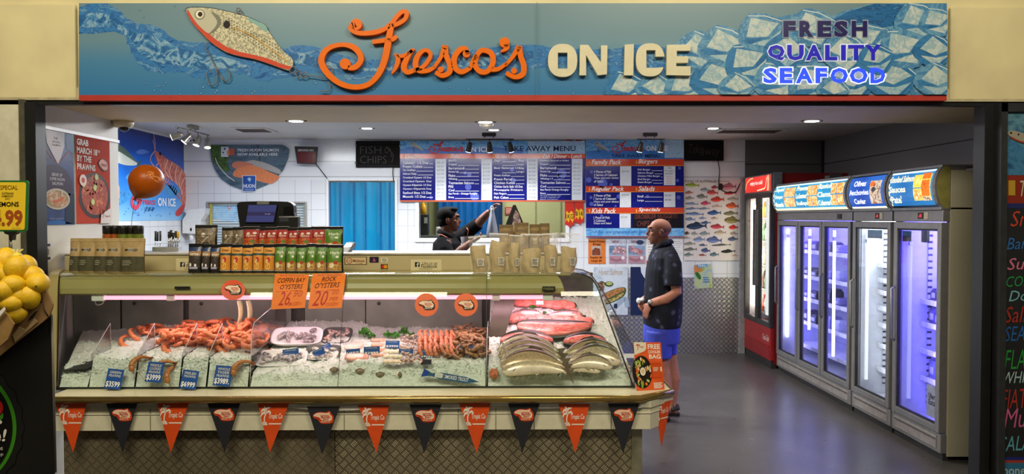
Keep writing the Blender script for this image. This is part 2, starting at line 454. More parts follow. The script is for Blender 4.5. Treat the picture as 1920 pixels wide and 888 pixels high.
# ================================================================== REFRIGERATED DISPLAY COUNTER
CREAMP = mat('#e6dfbd', .28, var=.03, scale=3)
CANOPY = mat('#9e925e', .3, var=.05, scale=2)
GOLD = mat('#c7a860', .18, .85, var=.05)
SKIRT = mat('#dcd8bd', .35, var=.03)
STEEL = mat('#8b9086', .42, .3, var=.12, scale=4)
PLATE_C1 = plate_mat(.040, '#8a7f66', '#a89c80', .4, .6, strength=.35)  # brownish tint puts the warm hall light into both plate colours
PLATE_C2 = plate_mat(.040, '#8a7f66', '#d3c8a4', .3, .65, strength=.6)
GLASS = glassy('#fbfffc', .07, .015, .985)
PROF = [(4.17, .745), (4.235, .93), (4.30, 1.12), (4.345, 1.24), (4.362, 1.275), (4.385, 1.31), (4.42, 1.342), (4.46, 1.360), (4.505, 1.368)]
REDGE = [.73, .668, .603, .565, .555, .54, .52, .475, .42]
def xe(Y): return -2.5 - .5*(Y-4.17)
XE = -2.5
counter = thing('display_counter', 'long cream seafood display counter with curved glass front and tread plate base', 'counter', (-.8, 4.6, 0))
# plinth with tread plate sheets
b = MB(); b.box((-2.40, 4.11, 0), (.70, 5.2, .6), mat('#2a2824', .6)); b.build('plinth', counter)
xs = at(628, 840, 4.1).x
b = MB(); b.box((-2.42, 4.1, 0), (xs-.002, 4.109, .545), PLATE_C1); b.build('kick_plate', counter)
b = MB(); b.box((xs+.002, 4.1, 0), (.705, 4.109, .545), PLATE_C2); b.build('kick_plate', counter)
b = MB(); b.box((.705, 4.095, 0), (.765, 4.14, .545), mat('#a9a68c', .3, .6), .004); b.build('corner_strip', counter)
b = MB(); b.box((.72, 4.14, 0), (.76, 5.2, .545), mat('#8f8d80', .4, .5)); b.build('side_panel', counter)
# skirt under the ledge: folded panels with a step
sk = [(-2.43, 4.05), (.80, 4.05), (.90, 4.15), (.90, 5.2)]
def offs(pts, d): return [(-2.43, 4.05-d), (.80+d*.41, 4.05-d), (.90+d, 4.15-d*.41), (.90+d, 5.2)]
b = MB()
def wall_strip(b, pts, z0, z1, m, back=.03):
    ins = offs(pts, -back)
    for i in range(len(pts)-1):
        b.prism([V((*pts[i], z0)), V((*pts[i+1], z0)), V((*ins[i+1], z0)), V((*ins[i], z0))], (0, 0, z1-z0), m)
wall_strip(b, sk, .545, .70, SKIRT); wall_strip(b, offs(sk, .007), .665, .70, SKIRT); wall_strip(b, offs(sk, .004), .632, .637, SKIRT)
for xx in (-2.13, -1.92, -1.50, -1.29, -.87, -.67, -.25, -.045, .165, .375, .585):
    b.box((xx-.0015, 4.047, .546), (xx+.0015, 4.0505, .664), mat('#77745f', .5))
b.build('skirt', counter)
# ledge and its rounded golden edge rail
le = [(-2.45, 4.02), (.735, 4.02), (.93, 4.16), (.93, 5.25), (-2.45, 5.25)]
b = MB(); b.prism([V((x, y, .705)) for x, y in le], (0, 0, .035), CREAMP); b.build('ledge', counter)
b = MB(); b.tube([(-2.455, 4.012, .722), (.74, 4.012, .722), (.94, 4.157, .722), (.94, 5.25, .722)], .019, GOLD, 12); b.build('edge_rail', counter)
# end panel at the wall side
prof_o = [(4.13, .70)] + [(y-.012, z+.006) for y, z in PROF] + [(4.84, 1.374), (4.84, .70)]
b = MB(); b.prism([V((xe(min(y, 4.85))-.055, y, z)) for y, z in prof_o], (.055, 0, 0), CANOPY); b.build('end_panel', counter)
b = MB(); b.prism([V((xe(y+.055)+.006, y+.055, z-.03 if z > 1 else z)) for y, z in prof_o[1:-2]] + [V((xe(4.84)+.006, 4.84, 1.34)), V((xe(4.84)+.006, 4.84, .755))], (.004, 0, 0), mat('#8a8389', .3, .3)); b.build('end_liner', counter)  # grey-mauve of this sheet stands in for reflections inside the end panel
# canopy with the lamp tube below it
cp = [(4.512, 1.352), (4.475, 1.348), (4.44, 1.335), (4.415, 1.312), (4.40, 1.285), (4.395, 1.255), (4.405, 1.246), (4.86, 1.30), (4.86, 1.352)]
cx = [.315, .325, .335, .345, .353, .36, .365, .365, .315]
b = MB(); b.loft([[V((xe(y)+.006, y, z)) for y, z in cp], [V((x, y, z)) for (y, z), x in zip(cp, cx)]], CANOPY, smooth=False)
b.build('canopy', counter)
b = MB(); b.box((-1.93, 4.386, 1.284), (-1.84, 4.39, 1.298), BLACK); b.build('maker_plate', counter)
TUBE = NT('pink_tube').set(emit='#ffa9c4', es=1.5, color='#ffc0d0')
tb = MB(); tb.tube([(-2.36, 4.43, 1.228), (.23, 4.43, 1.228)], .0125, TUBE, 10); tb.build('light_tube', counter)
b = MB(); b.build('end_cap', counter) if 0 else None
for x0_, x1_, m_ in ((-2.43, -2.36, WHITE), (.23, .29, WHITE), (-1.99, -1.945, mat('#ffdbe6', .4)), (-.07, -.025, mat('#ffdbe6', .4))):
    b = MB(); b.box((x0_, 4.411, 1.21), (x1_, 4.448, 1.249), m_, .004); b.build('tube_holder', counter)
b = MB(); b.tube(smooth_path([(-2.43, 4.45, 1.24), (-2.425, 4.45, 1.19), (-2.40, 4.45, 1.185), (-2.38, 4.45, 1.2), (-2.37, 4.45, 1.25)]), .004, WHITE, 6); b.build('cord', counter)
for i in range(3):
    lamp('counter_tube_light', 'AREA', (-1.8+.85*i, 4.46, 1.215), 2.4, (1, .66, .77), .8, .03, (R(22), 0, 0), parent=counter)
lamp('counter_tube_light', 'AREA', (.28, 4.62, 1.25), 1.7, (1, .52, .67), .35, .1, (R(12), 0, 0), parent=counter)
# shelf on top, upright back board, top board behind it
b = MB(); b.prism([V((xe(4.495), 4.495, 1.353)), V((.40, 4.495, 1.353)), V((.45, 4.86, 1.353)), V((xe(4.86), 4.86, 1.353))], (0, 0, .007), CANOPY); b.build('shelf', counter)
zt = at(760, 477, 4.85).z
BACKB = mat('#b3a97f', .45, var=.04, scale=2)
b = MB(); b.box((-2.84, 4.85, 1.36), (.46, 4.87, zt), BACKB, .003); b.build('back_board', counter)
b = MB(); b.box((-2.86, 4.84, zt), (.47, 5.2, zt+.012), mat('#c9c8c4', .3, .3), .003); b.build('top_board', counter)
# sliding steel doors at the rear, dark runners, slanted brown post
b = MB(); b.box((-2.86, 5.03, .70), (.6, 5.06, 1.33), mat('#5d5c56', .5, .3)); b.build('rear_frame', counter)
dx = [px(x, 4.97) for x in (60, 222, 340, 350, 545, 568, 684, 905)]
for i, (a, c, yy) in enumerate(((0, 1, 4.975), (1, 2, 4.99), (3, 4, 4.975), (5, 6, 4.99), (6, 7, 4.975))):
    b = MB(); b.box((max(dx[a], -2.86)+.004, yy, .76), (dx[c]-.004, yy+.012, 1.29), STEEL, .003)
    o = b.build('sliding_door', counter)
    k = MB(); xx = dx[a]+.09; k.lathe([(.001, 0), (.011, 0), (.012, .006), (.006, .008), (.001, .008)], (xx, yy, 1.13), mat('#55564f', .3, .8), 12, (0, -1, 0)); k.build('lock', o)
b = MB(); b.loft([[V((x, y, z)) for x, y in q] for z, q in ((.82, ((-.135, 4.47), (-.045, 4.47), (-.045, 4.53), (-.135, 4.53))), (1.24, ((-.045, 4.62), (.085, 4.62), (.085, 4.68), (-.045, 4.68))))], mat('#4d4038', .4, .2), smooth=False)
b.build('post', counter)
b = MB(); b.prism([V((xe(4.19), 4.19, .735)), V((.74, 4.19, .735)), V((.88, 5.02, .735)), V((-2.85, 5.02, .735))], (0, 0, .017), mat('#3b3b38', .4, .4)); b.build('tray', counter)
# glass: three curved front panes, slanted end pane, with dark edge seams
def pane(x0, x1, name='front_glass'):
    b = MB(); r0 = x0 if isinstance(x0, list) else [x0]*9; r1 = x1 if isinstance(x1, list) else [x1]*9
    outer = [[V((a, y, z)) for (y, z), a in zip(PROF, r0)], [V((a, y, z)) for (y, z), a in zip(PROF, r1)]]
    b.grid(lambda u, v: outer[int(round(u))][int(round(v*8))], 1, 8, GLASS)
    inn = .006
    b.grid(lambda u, v: outer[int(round(u))][int(round(v*8))] + V((0, inn, -.001)), 1, 8, GLASS)
    o = b.build(name, counter); return o
sA, sB = at(633, 735, 4.17).x, at(911, 735, 4.17).x
pane([xe(y)+.004 for y, z in PROF], sA-.001); pane(sA+.001, sB-.001); pane(sB+.001, REDGE)
SEAM = mat('#3c423c', .2)
for xx in (sA, sB):
    b = MB(); b.tube([(xx, y-.001, z) for y, z in PROF], .0016, SEAM, 6); b.build('seam', counter)
b = MB(); b.tube([(x, y-.001, z) for (y, z), x in zip(PROF, REDGE)], .0042, mat('#2d2f2d', .25), 8); b.build('edge_seal', counter)
endr = [(.905, 4.96, .745), (.815, 4.95, .93), (.71, 4.93, 1.12), (.64, 4.92, 1.24), (.61, 4.91, 1.275), (.585, 4.90, 1.31), (.555, 4.89, 1.342), (.51, 4.88, 1.36), (.455, 4.87, 1.368)]
b = MB(); b.grid(lambda u, v: (V((REDGE[int(round(v*8))], *PROF[int(round(v*8))])) if u < .5 else V(endr[int(round(v*8))])), 1, 8, glassy('#fbfffc', .12, .01, .97)); b.build('end_glass', counter)
b = MB(); b.tube(endr, .004, mat('#6b5a56', .3), 8); b.build('edge_seal', counter)
# stickers
def sticker(x0, y0, x1, y1, Y, m, name='sticker'):
    mp, n = planeY(Y); pr = Print(mp, n); pr.rect(x0, y0, x1, y1, m, 1); return pr
for x0 in (330, 770):
    pr = sticker(x0, 486 if x0 > 400 else 484, x0+58, 508 if x0 > 400 else 509, 4.849, '#cfc69d')
    pr.rect(x0+8, 491, x0+17, 500, '#1f2a33', 2); pr.text('f', x0+11, 492, x0+16, 500, '#d8d0ae', 3, .02)
    pr.text('Like us on', x0+22, 490, x0+50, 496, '#3a372c', 2, 0); pr.text('Facebook', x0+20, 495, x0+50, 502, '#2b2920', 2, .01); pr.lines(x0+16, 503.5, x0+48, 1, 2, 1, '#5d5846')
    pr.build('sticker', counter)
pr = sticker(646, 481, 688, 496, 4.849, '#5a3a22'); pr.rect(647.5, 482, 686.5, 495, '#c9b78c', 2); pr.ellipse(655, 488.5, 5.6, 5.6, '#9d3d22', 3); pr.ellipse(655, 488.5, 4.4, 4.4, '#d9c9a0', 4); pr.text('10', 652, 486, 658, 491, '#9d3d22', 5, .02)
pr.text('Minimum', 662, 486, 684, 491, '#8d3a20', 3, .02); pr.lines(668, 493, 685, 1, 2, 1, '#8d3a20'); pr.build('sticker', counter)
pr = sticker(693, 481, 710, 492, 4.849, '#272133'); pr.poly([(698, 490), (701.5, 482.5), (705, 490)], '#a0507a', 2); pr.build('sticker', counter)
pr = sticker(714, 483, 727, 491, 4.849, '#d9d3b8'); pr.text('VISA', 716, 484, 725, 490, '#2a3a55', 2, .01); pr.build('sticker', counter)
pr = sticker(714, 495, 727, 504, 4.849, '#2a2624'); pr.ellipse(718.6, 499.5, 3.6, 3.6, '#b03420', 2); pr.ellipse(723, 499.5, 3.6, 3.6, '#d69226', 3); pr.build('sticker', counter)
pr = sticker(1017, 536.5, 1041, 545.5, 4.385, '#15160f'); pr.text('FORSEND', 1019, 538.5, 1039, 543.5, '#9a9468', 2, .01); pr.build('maker_plate', counter)
# ================================================================== SHOP SIGN ON THE FASCIA
YS0 = 4.53
mp, nY = planeY(YS0)
sign = thing('fascia_sign', 'wide blue shop sign with water, ice and raised letters above the opening', 'sign', (-.1, 4.56, 2.43))
b = MB(); p = [mp(148, 178), mp(1775, 178), mp(1775, 6), mp(148, 6)]
t = NT('sign_print'); c = t.n('TexCoord'); sx = t.n('SeparateXYZ'); t.l(c.outputs['Object'], sx.inputs[0])
g = t.n('MapRange'); t.l(sx.outputs[2], g.inputs[0]); g.inputs[1].default_value = 0; g.inputs[2].default_value = .6
t.set(.3, 0, .4, t.ramp(g.outputs[0], [(.06, '#3878aa'), (.35, '#4a82a8'), (.55, '#678b9b'), (.95, '#6d8992')]))
b.prism(p, (0, .065, 0), t.m)
b.build('board', sign)
b = MB(); b.prism([mp(148, 188.5), mp(1775, 188.5), mp(1775, 178), mp(148, 178)], (0, .068, 0), mat('#b23a30', .35, var=.03)); b.build('stripe', sign)
WATER = blotch(['#1d4d86', '#2b66a3', '#3f7fb8', '#2a62a0', '#6a9cc0', '#1f528e'], 7, .35, detail=7, dist=1.6, lo=.32, hi=.68, sc=(1, 1, 2.2))
WATER2 = blotch(['#2f6aa4', '#24568f', '#4a86b5', '#8fb2c6', '#2a62a0'], 9, .35, detail=8, dist=2.2, lo=.35, hi=.66)
pr = Print(mp, nY)
up = [(148, 14), (160, 10), (172, 6.5), (190, 6.5), (206, 9), (225, 20), (236, 32), (248, 40), (262, 45), (286, 47), (304, 55), (325, 72), (345, 78), (366, 81), (385, 79), (410, 86), (440, 99), (470, 108), (500, 106), (515, 96), (530, 92), (560, 85), (585, 87), (610, 95), (645, 104), (680, 115), (700, 112), (720, 113), (745, 117), (800, 106), (850, 97), (900, 91), (940, 86), (975, 85), (1007, 85), (1030, 88), (1060, 92), (1110, 92), (1160, 90), (1190, 83), (1220, 85), (1262, 92)]
lo = [(1262, 138), (1180, 143), (1120, 134), (1060, 125), (1000, 127), (950, 143), (900, 139), (850, 141), (800, 137), (720, 140), (655, 150), (640, 140), (600, 134), (560, 141), (500, 152), (470, 146), (450, 138), (420, 134), (392, 146), (365, 145), (342, 134), (310, 136), (284, 134), (266, 122), (252, 105), (241, 86), (229, 64), (200, 60), (148, 65)]
rnd = random.Random(4)
jag = lambda pts, s: [(x+rnd.uniform(-s, s)*(0 if x < 150 else 1), max(6.6, y+rnd.uniform(-s, s))) for x, y in smooth_path(pts, 4)]
pr.poly(jag(up, 1.2)[::-1][::-1] + jag(lo, 2.4), WATER, 1)
pr.poly([(148, 30), (180, 22), (215, 30), (235, 50), (255, 62), (300, 70), (340, 92), (390, 100), (440, 112), (470, 125), (430, 128), (380, 130), (330, 122), (290, 118), (262, 98), (240, 70), (215, 50), (148, 52)], WATER2, 2)
pr.poly([(520, 108), (560, 98), (600, 108), (640, 120), (690, 128), (760, 124), (850, 110), (940, 98), (1000, 96), (1000, 112), (900, 124), (800, 130), (700, 134), (620, 128), (560, 120)], WATER2, 2)
for i in range(70):
    x = rnd.choice([rnd.uniform(345, 500), rnd.uniform(560, 720), rnd.uniform(840, 1130), rnd.uniform(270, 420)]); y = rnd.uniform(150, 176); r_ = rnd.uniform(.8, 3)
    pr.ellipse(x, y, r_*1.2, r_, '#2c669d', 2, n=10); pr.ellipse(x+.3, y+.3, r_*.8, r_*.6, '#6a9dc0', 3, n=8)
for x, y in ((328, 11), (269, 32), (262, 19), (346, 19), (295, 162), (300, 161)): pr.ellipse(x, y, 2, 1.7, '#3d6f97', 2, n=10); pr.ellipse(x, y, 1.2, 1, '#86a2aa', 3, n=8)
# ice cubes
def clip(pts, x0, y0, x1, y1):
    for ax, lim, sg in ((0, x0, 1), (0, x1, -1), (1, y0, 1), (1, y1, -1)):
        out = []
        for i, p in enumerate(pts):
            q = pts[i-1]; a, b_ = sg*(q[ax]-lim), sg*(p[ax]-lim)
            if (a < 0) != (b_ < 0): t_ = a/(a-b_); out.append((q[0]+(p[0]-q[0])*t_, q[1]+(p[1]-q[1])*t_))
            if b_ >= 0: out.append(p)
        pts = out
        if len(pts) < 3: return []
    return pts
I4 = blotch(['#7fa9c0', '#a4c0c8', '#5f93b4'], 14, .3, dist=1.5)
I1 = blotch(['#a9bec0', '#c5cfca', '#8fb0bd', '#b9c7c5'], 16, .3, dist=1.2); I2 = blotch(['#4f8ab4', '#6d9fbe', '#3b78a8', '#86adbf'], 12, .3, dist=1.5); I3 = blotch(['#2e6ca3', '#3f7fb2', '#235a90'], 10, .3, dist=1.4)
pr.poly([(1140, 178), (1165, 150), (1240, 140), (1262, 92), (1290, 62), (1330, 75), (1360, 55), (1395, 62), (1410, 38), (1440, 36), (1500, 24), (1550, 34), (1585, 20), (1640, 7), (1775, 7), (1775, 178)], I2, 3)
pr.poly([(1560, 38), (1590, 22), (1640, 7), (1705, 9), (1690, 45), (1640, 55), (1590, 42)], blotch(['#23588f', '#2f6ea6', '#1d4d80', '#5b92b8'], 9, .3, dist=2, sc=(1, 1, 3)), 4)
cubes = [(1172, 166, 52, .55), (1228, 168, 48, .95), (1284, 164, 52, .35), (1345, 150, 66, .62), (1308, 94, 56, .75), (1356, 88, 62, .58), (1402, 118, 58, .25), (1428, 62, 60, .3), (1455, 152, 58, .42), (1474, 96, 54, .9), (1522, 54, 58, .5), (1524, 158, 64, .25), (1592, 152, 66, .62), (1622, 78, 56, .2), (1582, 100, 58, .8), (1668, 148, 64, .72), (1692, 92, 62, .25), (1718, 40, 56, .5), (1748, 96, 50, .8), (1752, 152, 52, .78), (1754, 42, 44, .4), (1640, 112, 46, .5), (1560, 170, 40, .9), (1380, 165, 44, .8)]
for i, (cx_, cy, s_, a) in enumerate(cubes):
    k = 5+.76*i; f = lambda u, v: (cx_+s_*(u*cos(a)-v*sin(a)), cy+s_*.82*(u*sin(a)+v*cos(a)))
    q = [(-.62, -.55), (.5, -.62), (.64, .52), (-.55, .62)]
    cp = lambda pts, m, kk: (lambda r_: pr.poly(r_, m, kk) if len(r_) > 2 else None)(clip([f(*z) for z in pts], 100, 7, 1774, 177.5))
    cp(smooth_path(q, 4, True), I3 if i % 3 == 0 else I2, k); cp([(-.5, -.45), (.4, -.5), (.2, .1), (-.42, .3)], I1, k+.2); cp([(.3, .15), (.55, -.3), (.54, .42), (-.2, .5)], I4 if i % 2 else I1, k+.3); cp([(-.42, .34), (.18, .16), (-.2, .52), (-.5, .5)], I3, k+.4)
    cp([(-.62, -.5), (-.1, -.66), (.5, -.62), (.5, -.59), (-.1, -.62), (-.6, -.47)], '#c9d6d6', k+.5); cp([(.54, -.5), (.57, -.5), (.65, .5), (.61, .5)], '#2a6196', k+.6)
# fishing lure
out = [(351.5, 19), (360, 16.3), (372, 15.6), (400, 17.5), (430, 23.5), (455, 30), (470, 35), (484, 41), (500, 49), (504, 58), (515, 74), (532, 96), (548, 110), (551, 119), (546, 132), (530, 129), (505, 120), (480, 112), (455, 107), (432, 101), (414, 92), (396, 79), (378, 61), (363, 44), (354, 28)]
pr.poly(smooth_path([(x+(x-450)*.012, y+(y-75)*.03) for x, y in out], 4, True), '#3c4a50', 24)
SC = blotch(['#a8a687', '#d8d3b2', '#7d7c66', '#efe8c8'], 60, .35, detail=3, dist=.3)
pr.poly(smooth_path(out, 4, True), SC, 25)
pr.poly([(352, 19), (354, 28), (363, 44), (378, 61), (396, 79), (414, 92), (432, 101), (455, 107), (480, 112), (505, 120), (530, 129), (546, 132), (548, 126), (530, 121), (505, 111), (478, 104), (450, 98), (425, 88), (402, 72), (384, 54), (368, 38), (358, 24)], '#c64a32', 26)
pr.poly([(470, 35), (484, 41), (500, 49), (504, 58), (500, 62), (485, 50), (465, 38)], '#7fa9a4', 26)
pr.poly(smooth_path([(356, 18), (372, 17), (395, 22), (412, 32), (416, 44), (406, 58), (394, 64), (380, 54), (366, 38)], 4, True), '#b9b7a0', 27)
pr.poly(smooth_path([(398, 24), (412, 31), (417, 43), (407, 58), (394, 65), (406, 52), (409, 40)], 4, True), '#77786a', 28)
pr.ellipse(377, 29, 10, 9.5, '#8d8a76', 28); pr.ellipse(377, 28.5, 7.4, 7.4, '#e8e2c8', 29); pr.ellipse(378, 28.5, 4.4, 4.6, '#2a2219', 30)
pr.ellipse(427.5, 47.5, 6.2, 7, '#191715', 30)
for r_ in range(5):
    for i in range(22):
        u = i/22; x = 420+u*112; y = 30+r_*4.6+u*(62+r_*1.2)
        pr.poly([(x, y), (x+2.6, y+1.2), (x+1.2, y+2.6)], '#54513f', 28)
pr.path([(436, 52), (470, 66), (500, 86), (540, 116)], 1.6, '#c69a45', 29)
HK = '#2b2a2c'
for q in ([(446, 17), (452, 18), (456, 25), (450, 27), (446, 22), (448, 17)], [(392, 82), (388, 90), (394, 100), (400, 112), (405, 122), (415, 140), (421, 152)], [(400, 112), (408, 130), (410, 150), (404, 160), (396, 158), (391, 146), (392, 136), (398, 133)], [(412, 135), (424, 152), (432, 150), (434, 140), (428, 128)],
          [(546, 131), (552, 126), (558, 130), (553, 138), (546, 136), (546, 131)], [(556, 138), (564, 134), (566, 143), (560, 146), (556, 138)], [(566, 140), (574, 137), (578, 144), (570, 147), (566, 142)], [(578, 143), (590, 144), (606, 147)], [(606, 125), (620, 126), (625, 136), (615, 146), (605, 147)], [(618, 156), (621, 164), (616, 172), (603, 171)]):
    pr.path(q, 2.0, HK, 32); pr.path([(x-.3, y-.3) for x, y in q], .8, '#8f8b86', 33)
pr.rect(1006.2, 6.2, 1007.2, 178, '#4d6c7d', 34)
pr.build('print', sign)
# raised orange script
ORANGE = mat('#e26c02', .4, var=.02, spec=.2); ORD_E = mat('#9a5310', .4, var=.02)
def raised(strokes, dots=(), off=(480, 0), sc=.25, d=.035, m=ORANGE):
    b = MB(); pm, n = planeY(YS0-d)
    for st in strokes:
        p = smooth_path([(off[0]+q[0]*sc, off[1]+q[1]*sc, (q[2] if len(q) > 2 else 36)*sc) for q in st], 7)
        L = []; Q = []
        for i, (x, y, w_) in enumerate(p):
            a = p[max(0, i-1)]; c = p[min(len(p)-1, i+1)]; ux, uy = c[0]-a[0], c[1]-a[1]; l = math.hypot(ux, uy) or 1
            L.append((x-uy/l*w_/2, y+ux/l*w_/2)); Q.append((x+uy/l*w_/2, y-ux/l*w_/2))
        rings = [[pm(*L[i]), pm(*Q[i]), pm(*Q[i])+V((0, d, 0)), pm(*L[i])+V((0, d, 0))] for i in range(len(p))]
        b.loft(rings, m, smooth=False)
    for (x, y, r_) in dots:
        c = pm(off[0]+x*sc, off[1]+y*sc); rr_ = r_*sc*YS0/F
        b.prism([c+V((rr_*cos(a*pi/10), 0, rr_*sin(a*pi/10))) for a in range(20)], (0, d, 0), m)
    return b.build('letter', sign)
raised([[(745, 180, 50), (712, 200, 40), (722, 228, 34), (780, 248, 34), (880, 243, 36), (960, 218, 34), (1015, 175, 32), (1060, 118, 32), (1100, 86, 32), (1130, 96, 34), (1118, 140, 32), (1075, 172, 32), (1020, 192, 34)],
        [(1018, 180, 40), (1000, 260, 46), (985, 350, 50), (960, 460, 48), (915, 560, 42), (840, 632, 38), (735, 652, 38), (625, 622, 40), (535, 548, 46), (490, 465, 46), (508, 395, 42), (565, 350, 36), (655, 334, 32), (735, 356, 44), (783, 415, 42), (780, 465, 40), (740, 503, 40), (690, 508, 34)],
        [(872, 314, 30), (950, 304, 32), (1020, 295, 34), (1056, 270, 30)]], [(752, 182, 42), (668, 478, 40)])
raised([[(1018, 552, 10), (1045, 510, 28), (1065, 450, 34), (1050, 408, 24)], [(1036, 405, 14), (1090, 420, 26), (1150, 395, 26), (1185, 362, 18)], [(1168, 372, 30), (1125, 450, 40), (1108, 505, 44), (1135, 540, 36), (1190, 525, 30)]])
raised([[(1180, 530, 28), (1245, 505, 30), (1300, 440, 30), (1305, 395, 30), (1265, 375, 28), (1215, 415, 38), (1195, 480, 42), (1220, 528, 36), (1290, 528, 32), (1345, 498, 26)]])
raised([[(1335, 505, 24), (1385, 430, 28), (1418, 340, 44)], [(1418, 340, 44), (1425, 410, 40), (1452, 480, 40), (1450, 540, 40), (1395, 566, 34), (1345, 540, 32)]], [(1385, 520, 22)])
raised([[(1590, 405, 30), (1570, 362, 32), (1525, 375, 40), (1488, 430, 42), (1490, 500, 42), (1540, 538, 38), (1610, 508, 28)]], [(1578, 402, 28)])
raised([[(1605, 510, 28), (1640, 440, 38), (1690, 378, 36), (1760, 395, 40), (1778, 460, 40), (1740, 530, 38), (1680, 535, 38), (1642, 480, 40), (1660, 410, 34)], [(1765, 520, 36), (1820, 515, 30), (1885, 470, 24)]])
raised([[(1878, 330, 44), (1880, 360, 34), (1835, 388, 12)]], [(1864, 318, 38)])
raised([[(1870, 490, 22), (1925, 425, 30), (1975, 345, 42)], [(1975, 345, 42), (1985, 420, 40), (2008, 490, 42), (2000, 555, 42), (1940, 576, 34), (1875, 545, 34)]], [(1935, 530, 22)])
# white raised letters
LW = mat('#d9d3b4', .25, var=.02)
def blockletter(outl, hole=None, m=LW, d=.032):
    b = MB(); pm, n = planeY(YS0-d); P0 = [pm(*q) for q in outl]
    if hole:
        H = [pm(*q) for q in hole]; k = len(P0); assert len(H) == k; e = V((0, d, 0))
        b.add(P0+H+[p+e for p in P0]+[p+e for p in H], [f for i in range(k) for f in ([i, (i+1) % k, k+(i+1) % k, k+i], [i, (i+1) % k, 2*k+(i+1) % k, 2*k+i], [k+i, k+(i+1) % k, 3*k+(i+1) % k, 3*k+i])], m)
    else: b.prism(P0, (0, d, 0), m)
    return b.build('letter', sign)
def sup(cx_, cy, rx, ry, a0, a1, n, e=2.5): return [(cx_+rx*math.copysign(abs(cos(a))**(2/e), cos(a)), cy+ry*math.copysign(abs(sin(a))**(2/e), sin(a))) for a in [a0+(a1-a0)*i/(n-1) for i in range(n)]]
def rectpts(cx_, cy, rx, ry, angs):
    o = []
    for a in angs:
        k = 1/max(abs(cos(a))/rx, abs(sin(a))/ry); o.append((cx_+k*cos(a), cy+k*sin(a)))
    return o
A = sorted([2*pi*i/32 for i in range(32)] + [math.atan2(s1*15, s2*9) % (2*pi) for s1 in (1, -1) for s2 in (1, -1)])
blockletter([(1055+27.5*math.copysign(abs(cos(a))**.85, cos(a)), 113+31*math.copysign(abs(sin(a))**.85, sin(a))) for a in A], rectpts(1055, 113.5, 9, 15, A))
blockletter([(1086.5, 141), (1087.5, 84), (1103, 84), (1127, 117), (1127, 85), (1139, 85), (1138, 139), (1121, 141), (1099, 103), (1099, 141)])
blockletter([(1170, 141), (1171.5, 83.5), (1188.5, 82.5), (1187.5, 141)])
blockletter(sup(1219, 112, 26.5, 31, -.33, -2*pi+.37, 34) + [(1229, 127), (1212, 127), (1212, 94), (1229, 94), (1229, 106), (1246, 106)])
blockletter([(1249.5, 140.5), (1250.5, 84), (1295, 83), (1294, 95), (1269, 95), (1269, 105), (1291, 106), (1290, 117.5), (1268, 118), (1268, 124), (1295, 124), (1294.5, 141.5)])
# lit blue lettering
def litword(txt, boxes, y0, y1, col, es, rim='#dfe3ea'):
    E = NT('lit_blue').set(.3, emit=col, es=es, color=col); EW = NT('lit_rim').set(.3, emit='#ffffff', es=es*.75, color=rim)
    for ch, (x0, x1) in zip(txt, boxes):
        vs, fs, _ = text_geo(ch, .045); b = MB()
        for m, d, gx, gy in ((EW, .012, 2.2, 2.2), (E, .016, 0, 0)):
            pm, n = planeY(YS0-d); vs2 = text_geo(ch, .045 if m is E else .07)
            b.add([pm(x0-gx+u*(x1-x0+2*gx), y1+gy-v*(y1-y0+2*gy)) for u, v in vs2[0]], vs2[1], m)
        b.build('letter', sign)
litword('FRESH', [(1469, 1492), (1499, 1525), (1533, 1559), (1564, 1590), (1597, 1626)], 39, 69, '#191452', .12, '#77839a')
litword('QUALITY', [(1440, 1471), (1476, 1507), (1511, 1542), (1547, 1570), (1577, 1586), (1590, 1620), (1622, 1652)], 84, 113, '#201ca0', .5, '#a9b2c4')
litword('SEAFOOD', [(1431, 1457), (1462, 1486), (1492, 1524), (1529, 1551), (1557, 1590), (1593, 1627), (1632, 1660)], 127, 156, '#2440ff', 1.25)
# ================================================================== UPRIGHT FRIDGES ALONG THE RIGHT WALL (fronts face -X)
XF = 3.05
FG = mat('#8b8a8a', .35, .35, var=.04); FGD = mat('#4d4c4d', .4, .3); FIN = mat('#d4d6e0', .35, var=.03)
FSIDE = mat('#b4b099', .45, var=.04, scale=2); RUB = mat('#242324', .5); SHELF = mat('#e7e8ee', .3)
FGLASS = glassy('#f6f8ff', .10, .015, .96)
HDR = [(3.045, 1.765), (3.012, 1.80), (2.992, 1.86), (2.986, 1.92), (2.992, 1.97), (3.01, 2.02), (3.04, 2.06)]
t = NT('slotted_rail'); c_ = t.n('TexCoord'); sx = t.n('SeparateXYZ'); t.l(c_.outputs['Object'], sx.inputs[0])
t.set(.35, .2, .5, t.ramp(t.math('SINE', t.math('MULTIPLY', sx.outputs[2], 2*pi/.05)), [(.45, '#d5d6de'), (.5, '#3a3a44')], 'CONSTANT')); SLOT = t.m
def hdr_x(z):
    for (xa, za), (xb, zb_) in zip(HDR, HDR[1:]):
        if z <= zb_: return xa+(xb-xa)*max(0, (z-za))/(zb_-za)
    return HDR[-1][0]
